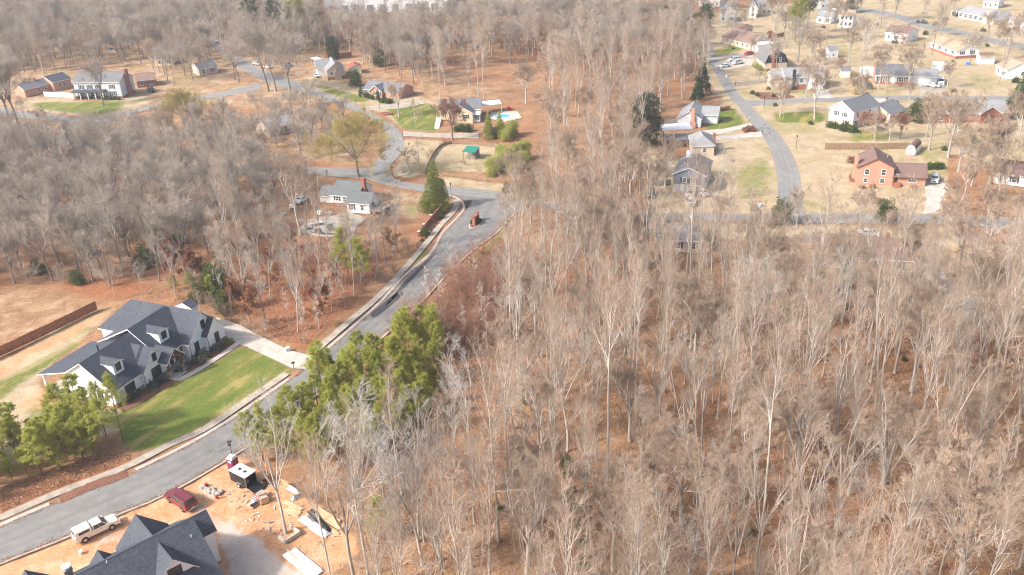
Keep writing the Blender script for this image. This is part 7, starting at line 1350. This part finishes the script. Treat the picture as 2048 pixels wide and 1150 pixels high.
for out, s, mix, lb, nm, (s0, s1), holes, seed in WOODS:
    pts = scatter(out, s, seed, holes); ks = [k for k, _ in mix]; ws = np.array([q for _, q in mix]); ws = ws/ws.sum(); r = np.random.default_rng(seed+50)
    for x, y in pts:
        k = ks[r.choice(len(ks), p=ws)]; sc = r.uniform(s0, s1)
        if math.hypot(x, y) > (340 if seed != 8 else 300): far_pts.append((x, y, 0, sc)); continue
        l2 = where(seed, k, sc, x, y, lb); plant(k, nm if nm != 'poplar_tree' or k == 'tall' else 'maple_tree', l2, 'tree', (x, y), sc, l2); NB += 1
far_pts = [q for q in far_pts if not pip(np.array([q[0]]), np.array([q[1]]), WARE)[0]]
print('woods trees', NB, 'far', len(far_pts))
for x, y in scatter(WOODS[5][0], 9, 88): plant('oakleaf', 'oak_tree', 'small rusty-leaved oak among the trunks of the rust-floored woods', 'tree', (x, y), random.uniform(.5, .9), 'russet oaks left of the road')
# ---- young pines
for out, s, kd, lb, gp, sc in (
  ([(470, 905), (560, 862), (640, 800), (720, 745), (800, 700), (885, 690), (885, 770), (830, 880), (770, 925), (720, 960), (640, 950), (600, 925), (540, 935)], 2.4, 'pine', 'young green pine in the dense stand beside the road', 'young pine stand', (.75, 1.2)),
  ([(-120, 930), (30, 880), (110, 850), (175, 870), (215, 905), (150, 930), (0, 985), (-120, 1040)], 2.05, 'pine', 'young pine on the leafy bank left of the road', 'pines on the left bank', (.45, 1.15)),
  ([(165, 880), (250, 855), (262, 900), (190, 925)], 3.2, 'tallpine', 'taller thin pine before the farmhouse end wall', 'thin pines before the farmhouse', (.7, .95)),
  ([(330, 580), (430, 575), (470, 630), (420, 615), (340, 600)], 5, 'pine', 'small pine behind the farmhouse', 'pines behind the farmhouse', (.4, .7))):
    for x, y in scatter(out, s, 77): plant(kd, 'pine_tree', lb, 'tree', (x, y), random.uniform(*sc), gp)
# ---- undergrowth
BR = [([(1010, 640), (1040, 520), (1250, 480), (1420, 530), (1850, 600), (2300, 700), (2300, 1500), (700, 1500), (760, 1130), (1010, 900), (1030, 800)], 8.0, 'bare brown undergrowth shrub in the lower right woods', (.5, 1.0)),
      ([(790, 690), (940, 545), (1010, 510), (1035, 560), (1000, 690), (930, 700), (880, 720)], 2.6, 'brown brush in the thicket right of the road', (.9, 1.7)),
      ([(-250, 480), (0, 560), (200, 570), (330, 555), (440, 520), (560, 430), (400, 400), (0, 420)], 5.5, 'grey-brown brush along the left woods edge', (.6, 1.2)),
      ([(740, 490), (840, 480), (800, 540), (700, 600), (720, 540)], 3.0, 'bare brush below the derelict pool house', (.5, .9)),
      ([(520, 960), (640, 960), (720, 1000), (760, 1080), (690, 1060), (600, 990)], 2.6, 'bare brush at the edge of the building site', (.35, .6)),
      ([(330, 585), (440, 580), (470, 630), (560, 690), (450, 640)], 2.6, 'bare brush behind the farmhouse drive', (.4, .8)),
      ([(470, 640), (500, 520), (640, 500), (780, 510), (620, 690), (560, 680)], 6, 'bare shrub on the rust-leaf floor', (.4, .8)),
      ([(1060, 400), (1240, 330), (1290, 430), (1230, 470), (1060, 470)], 7, 'brown brush in the central woods', (.5, 1.0))]
for i, (out, s, lb, (a, b)) in enumerate(BR):
    for x, y in scatter(out, s, 200+i): plant('redbrush' if i == 1 else 'brush', 'bare_shrub', lb, 'shrub', (x, y), random.uniform(a, b), lb)
for out, s, lb, kd in ((WOODS[4][0], 5.8, 'tall grey scrub thicket filling the left woods', 'scrub'), (WOODS[9][0], 7.5, 'grey scrub between the left street and the woods', 'scrub')):
    for x, y in scatter(out, s, 320): plant(kd, 'scrub_thicket', lb, 'shrub', (x, y), random.uniform(.6, 1.1), lb)
for x, y in scatter(BR[0][0], 17, 300): plant('evergreen', 'evergreen_shrub', 'low green shrub on the lower right woodland floor', 'shrub', (x, y), random.uniform(.15, .35), 'low green shrubs in the right woods')
for x, y in scatter([(1450, 60), (1900, 40), (2100, 100), (2100, 400), (1640, 410), (1560, 240), (1470, 130)], 19, 305): plant(('hedge', 'redshrub', 'greyshrub', 'hedge')[int(x*7) % 4], 'yard_shrub', 'small shrub dotted over the upper right yards', 'shrub', (x, y), random.uniform(.7, 1.6), 'yard shrubs')
for x, y in scatter(BR[2][0], 12, 301): plant('evergreen', 'evergreen_shrub', 'low green shrub under the left woods', 'shrub', (x, y), random.uniform(.5, 1.1), 'low green shrubs in the left woods')
# ---- the woods beyond, one mass
FARP = [(-520, 330), (-200, 380), (-60, 380), (110, 300), (170, 360), (420, 330), (600, 700), (-700, 700)]
fp = scatter([(-620, 430), (-170, 400), (-60, 430), (60, 400), (150, 470), (330, 480), (600, 900), (-800, 900)], 9.5, 400, world=True)
openfar = [(p.x, p.y) for p in gl([(1440, 20), (1900, -25), (2300, -20), (2300, 200), (1440, 200)])]
fp = [(x, y) for x, y in fp if not pip(np.array([x]), np.array([y]), openfar)[0] and not pip(np.array([x]), np.array([y]), WARE)[0]]
far_pts += [(x, y, 0, random.uniform(.7, 1.0)) for x, y in fp]
print('far', len(far_pts))
def mass(name, label, pts, kinds, seed):
    pts = np.array(pts); me = bpy.data.meshes.new(name); me.vertices.add(len(pts)); me.vertices.foreach_set('co', np.c_[pts[:, :2], np.full(len(pts), -.15)].astype(np.float32).ravel())
    at = me.attributes.new('size', 'FLOAT', 'POINT'); at.data.foreach_set('value', pts[:, 3].astype(np.float32))
    o = prop(link(name, me), label, kind='stuff'); src = bpy.data.collections.new('tree_sources')
    for k in kinds:
        for v in KIND[k]:
            V_ = []; F_ = []; M_ = []; b = 0; mats = []
            for q in v[:2]:
                c = np.empty(len(q.vertices)*3, np.float32); q.vertices.foreach_get('co', c); f = np.empty(len(q.loops), np.int32); q.loops.foreach_get('vertex_index', f); mm = np.empty(len(q.polygons), np.int32); q.polygons.foreach_get('material_index', mm)
                V_.append(c.reshape(-1, 3)); F_.append(f.reshape(-1, 4)+b); M_.append(mm+len(mats)); b += len(q.vertices); mats += list(q.materials)
            src.objects.link(bpy.data.objects.new('tree_source', fastmesh('tree_source', np.vstack(V_), np.vstack(F_), mats, np.concatenate(M_))))
    g = bpy.data.node_groups.new(name, 'GeometryNodeTree'); g.interface.new_socket('Geometry', in_out='INPUT', socket_type='NodeSocketGeometry'); g.interface.new_socket('Geometry', in_out='OUTPUT', socket_type='NodeSocketGeometry')
    N = g.nodes.new; gi = N('NodeGroupInput'); go = N('NodeGroupOutput'); ci = N('GeometryNodeCollectionInfo'); ci.inputs[0].default_value = src; ci.inputs[1].default_value = True; ci.inputs[2].default_value = True
    ip = N('GeometryNodeInstanceOnPoints'); ip.inputs['Pick Instance'].default_value = True
    rv = N('FunctionNodeRandomValue'); rv.data_type = 'FLOAT_VECTOR'; rv.inputs[0].default_value = (0, 0, 0); rv.inputs[1].default_value = (.05, .05, 6.28); rv.inputs['Seed'].default_value = seed
    na = N('GeometryNodeInputNamedAttribute'); na.data_type = 'FLOAT'; na.inputs[0].default_value = 'size'
    L = g.links.new; L(gi.outputs[0], ip.inputs['Points']); L(ci.outputs[0], ip.inputs['Instance']); L(rv.outputs[0], ip.inputs['Rotation']); L(na.outputs[0], ip.inputs['Scale']); L(ip.outputs[0], go.inputs[0])
    md = o.modifiers.new('woods', 'NODES'); md.node_group = g; return o
if far_pts: mass('distant_woods', 'hazy grey bare woods stretching to the top of the view', far_pts, ['grey', 'greytall', 'oak'], 3)
# ---- fallen leaves on the woodland floor
r = np.random.default_rng(9); P = []
for out, n in ((WOODS[0][0], 120000), (WOODS[2][0], 6000), (WOODS[5][0], 22000), (WOODS[17][0], 9000), ([(920, 700), (1010, 680), (1020, 800), (1000, 900), (880, 1000), (900, 860)], 7000), (WOODS[7][0], 7000), ([(0, 1040), (250, 938), (262, 905), (160, 920), (0, 975)], 9000)):
    Q = [(p.x, p.y) for p in gl(out)]; A = np.array(Q); q = r.uniform(A.min(0), A.max(0), (n*2, 2)); q = q[pip(q[:, 0], q[:, 1], Q)][:n]; P.append(q)
P = np.vstack(P); P = P[~blocked(P[:, 0], P[:, 1])]; P = np.c_[P, np.full(len(P), .015)-.12*r.random(len(P))]
D = rnd(r, len(P)); D[:, 2] = np.abs(D[:, 2])*.5+.1; v, f = leaves(P, D, .19, .085, r)
prop(link('fallen_leaves', fastmesh('fallen_leaves', v, f, leafm('fallen_leaves', (.15, .075, .04), (.40, .22, .12), (.66, .47, .32), .1))), 'dry tan and rust leaves strewn over the woodland floor', kind='stuff')

# leaves blown into the gutters, scraps on the building site, logs in the woods
P = []
for ln_, n in ((KL, 3500), (KR, 4500)):
    L = smooth_line(gl(ln_), .4); i = r.integers(0, len(L)-1, n); q = L[i]+(L[i+1]-L[i])*r.random((n, 1)); tn = unit(np.c_[L[i+1]-L[i], np.zeros(n)])[:, :2]; nn = np.c_[-tn[:, 1], tn[:, 0]]; o_ = (-1 if ln_ is KL else 1)*np.abs(r.exponential(.28, n)); P.append(np.c_[q+nn*o_[:, None], np.full(n, .03)])
P = np.vstack(P); D = rnd(r, len(P)); D[:, 2] = np.abs(D[:, 2])*.3; v, f = leaves(P, D, .16, .07, r); prop(link('gutter_leaves', fastmesh('gutter_leaves', v, f, 'oakleaf')), 'brown leaves blown along the kerbs', kind='stuff')
m = MB(); Q = [(p.x, p.y) for p in gl([(440, 990), (520, 960), (600, 1000), (690, 1060), (650, 1120), (560, 1090), (500, 1050)])]; A = np.array(Q)
for _ in range(200):
    x, y = r.uniform(A.min(0), A.max(0))
    if not pip(np.array([x]), np.array([y]), Q)[0]: continue
    a = r.uniform(0, 6.28); l_, w_ = r.uniform(.06, .42), r.uniform(.03, .1); c, s_ = math.cos(a), math.sin(a); z = r.uniform(.02, .1); co = [(x+c*l_-s_*w_, y+s_*l_+c*w_), (x-c*l_-s_*w_, y-s_*l_+c*w_), (x-c*l_+s_*w_, y-s_*l_-c*w_), (x+c*l_+s_*w_, y+s_*l_-c*w_)]; mi = int(r.integers(0, 4)); m.grid8([(*p, 0) for p in co]+[(*p, z) for p in co], mi)
prop(m.build('site_scraps', ['wood', 'tarp', 'rock', 'deck']), 'offcuts and rubble scattered on the building site', kind='stuff')
for i, (x, y) in enumerate(scatter([(1050, 620), (1900, 700), (1900, 1100), (900, 1150)], 26, 500)[:16]):
    L_ = random.uniform(5, 11); a = random.uniform(0, 6.28); T = walk(np.array([[0, 0, .12]]), np.array([[1., 0, 0.02]]), np.array([L_]), 6, r, 0, .04); tv, tf = tubes(T, (.2*np.linspace(1, .5, 6))[None], 7); o = link('fallen_log', fastmesh('fallen_log', tv, tf, 'darkbark', smooth=True)); o.location = (x, y, -.03); o.rotation_euler = (0, 0, a); prop(o, 'fallen grey log on the leaf litter of the lower right woods', 'log', 'fallen logs in the right woods')
# ------------------------------------------------------------------ air
hz = MB().box(-2650, 2650, -950, 2650, -3, 81.5).build('haze', [], None); prop(hz, 'thin pale haze filling the air over the neighbourhood', kind='stuff')
hm = bpy.data.materials.new('haze'); hm.use_nodes = True; hm.node_tree.nodes.clear()
ho = hm.node_tree.nodes.new('ShaderNodeOutputMaterial'); hv = hm.node_tree.nodes.new('ShaderNodeVolumePrincipled')
hv.inputs['Color'].default_value = (.93, .95, 1, 1); hv.inputs['Density'].default_value = .00024; hv.inputs['Anisotropy'].default_value = .2
hm.node_tree.links.new(hv.outputs[0], ho.inputs['Volume']); hz.data.materials.append(hm)
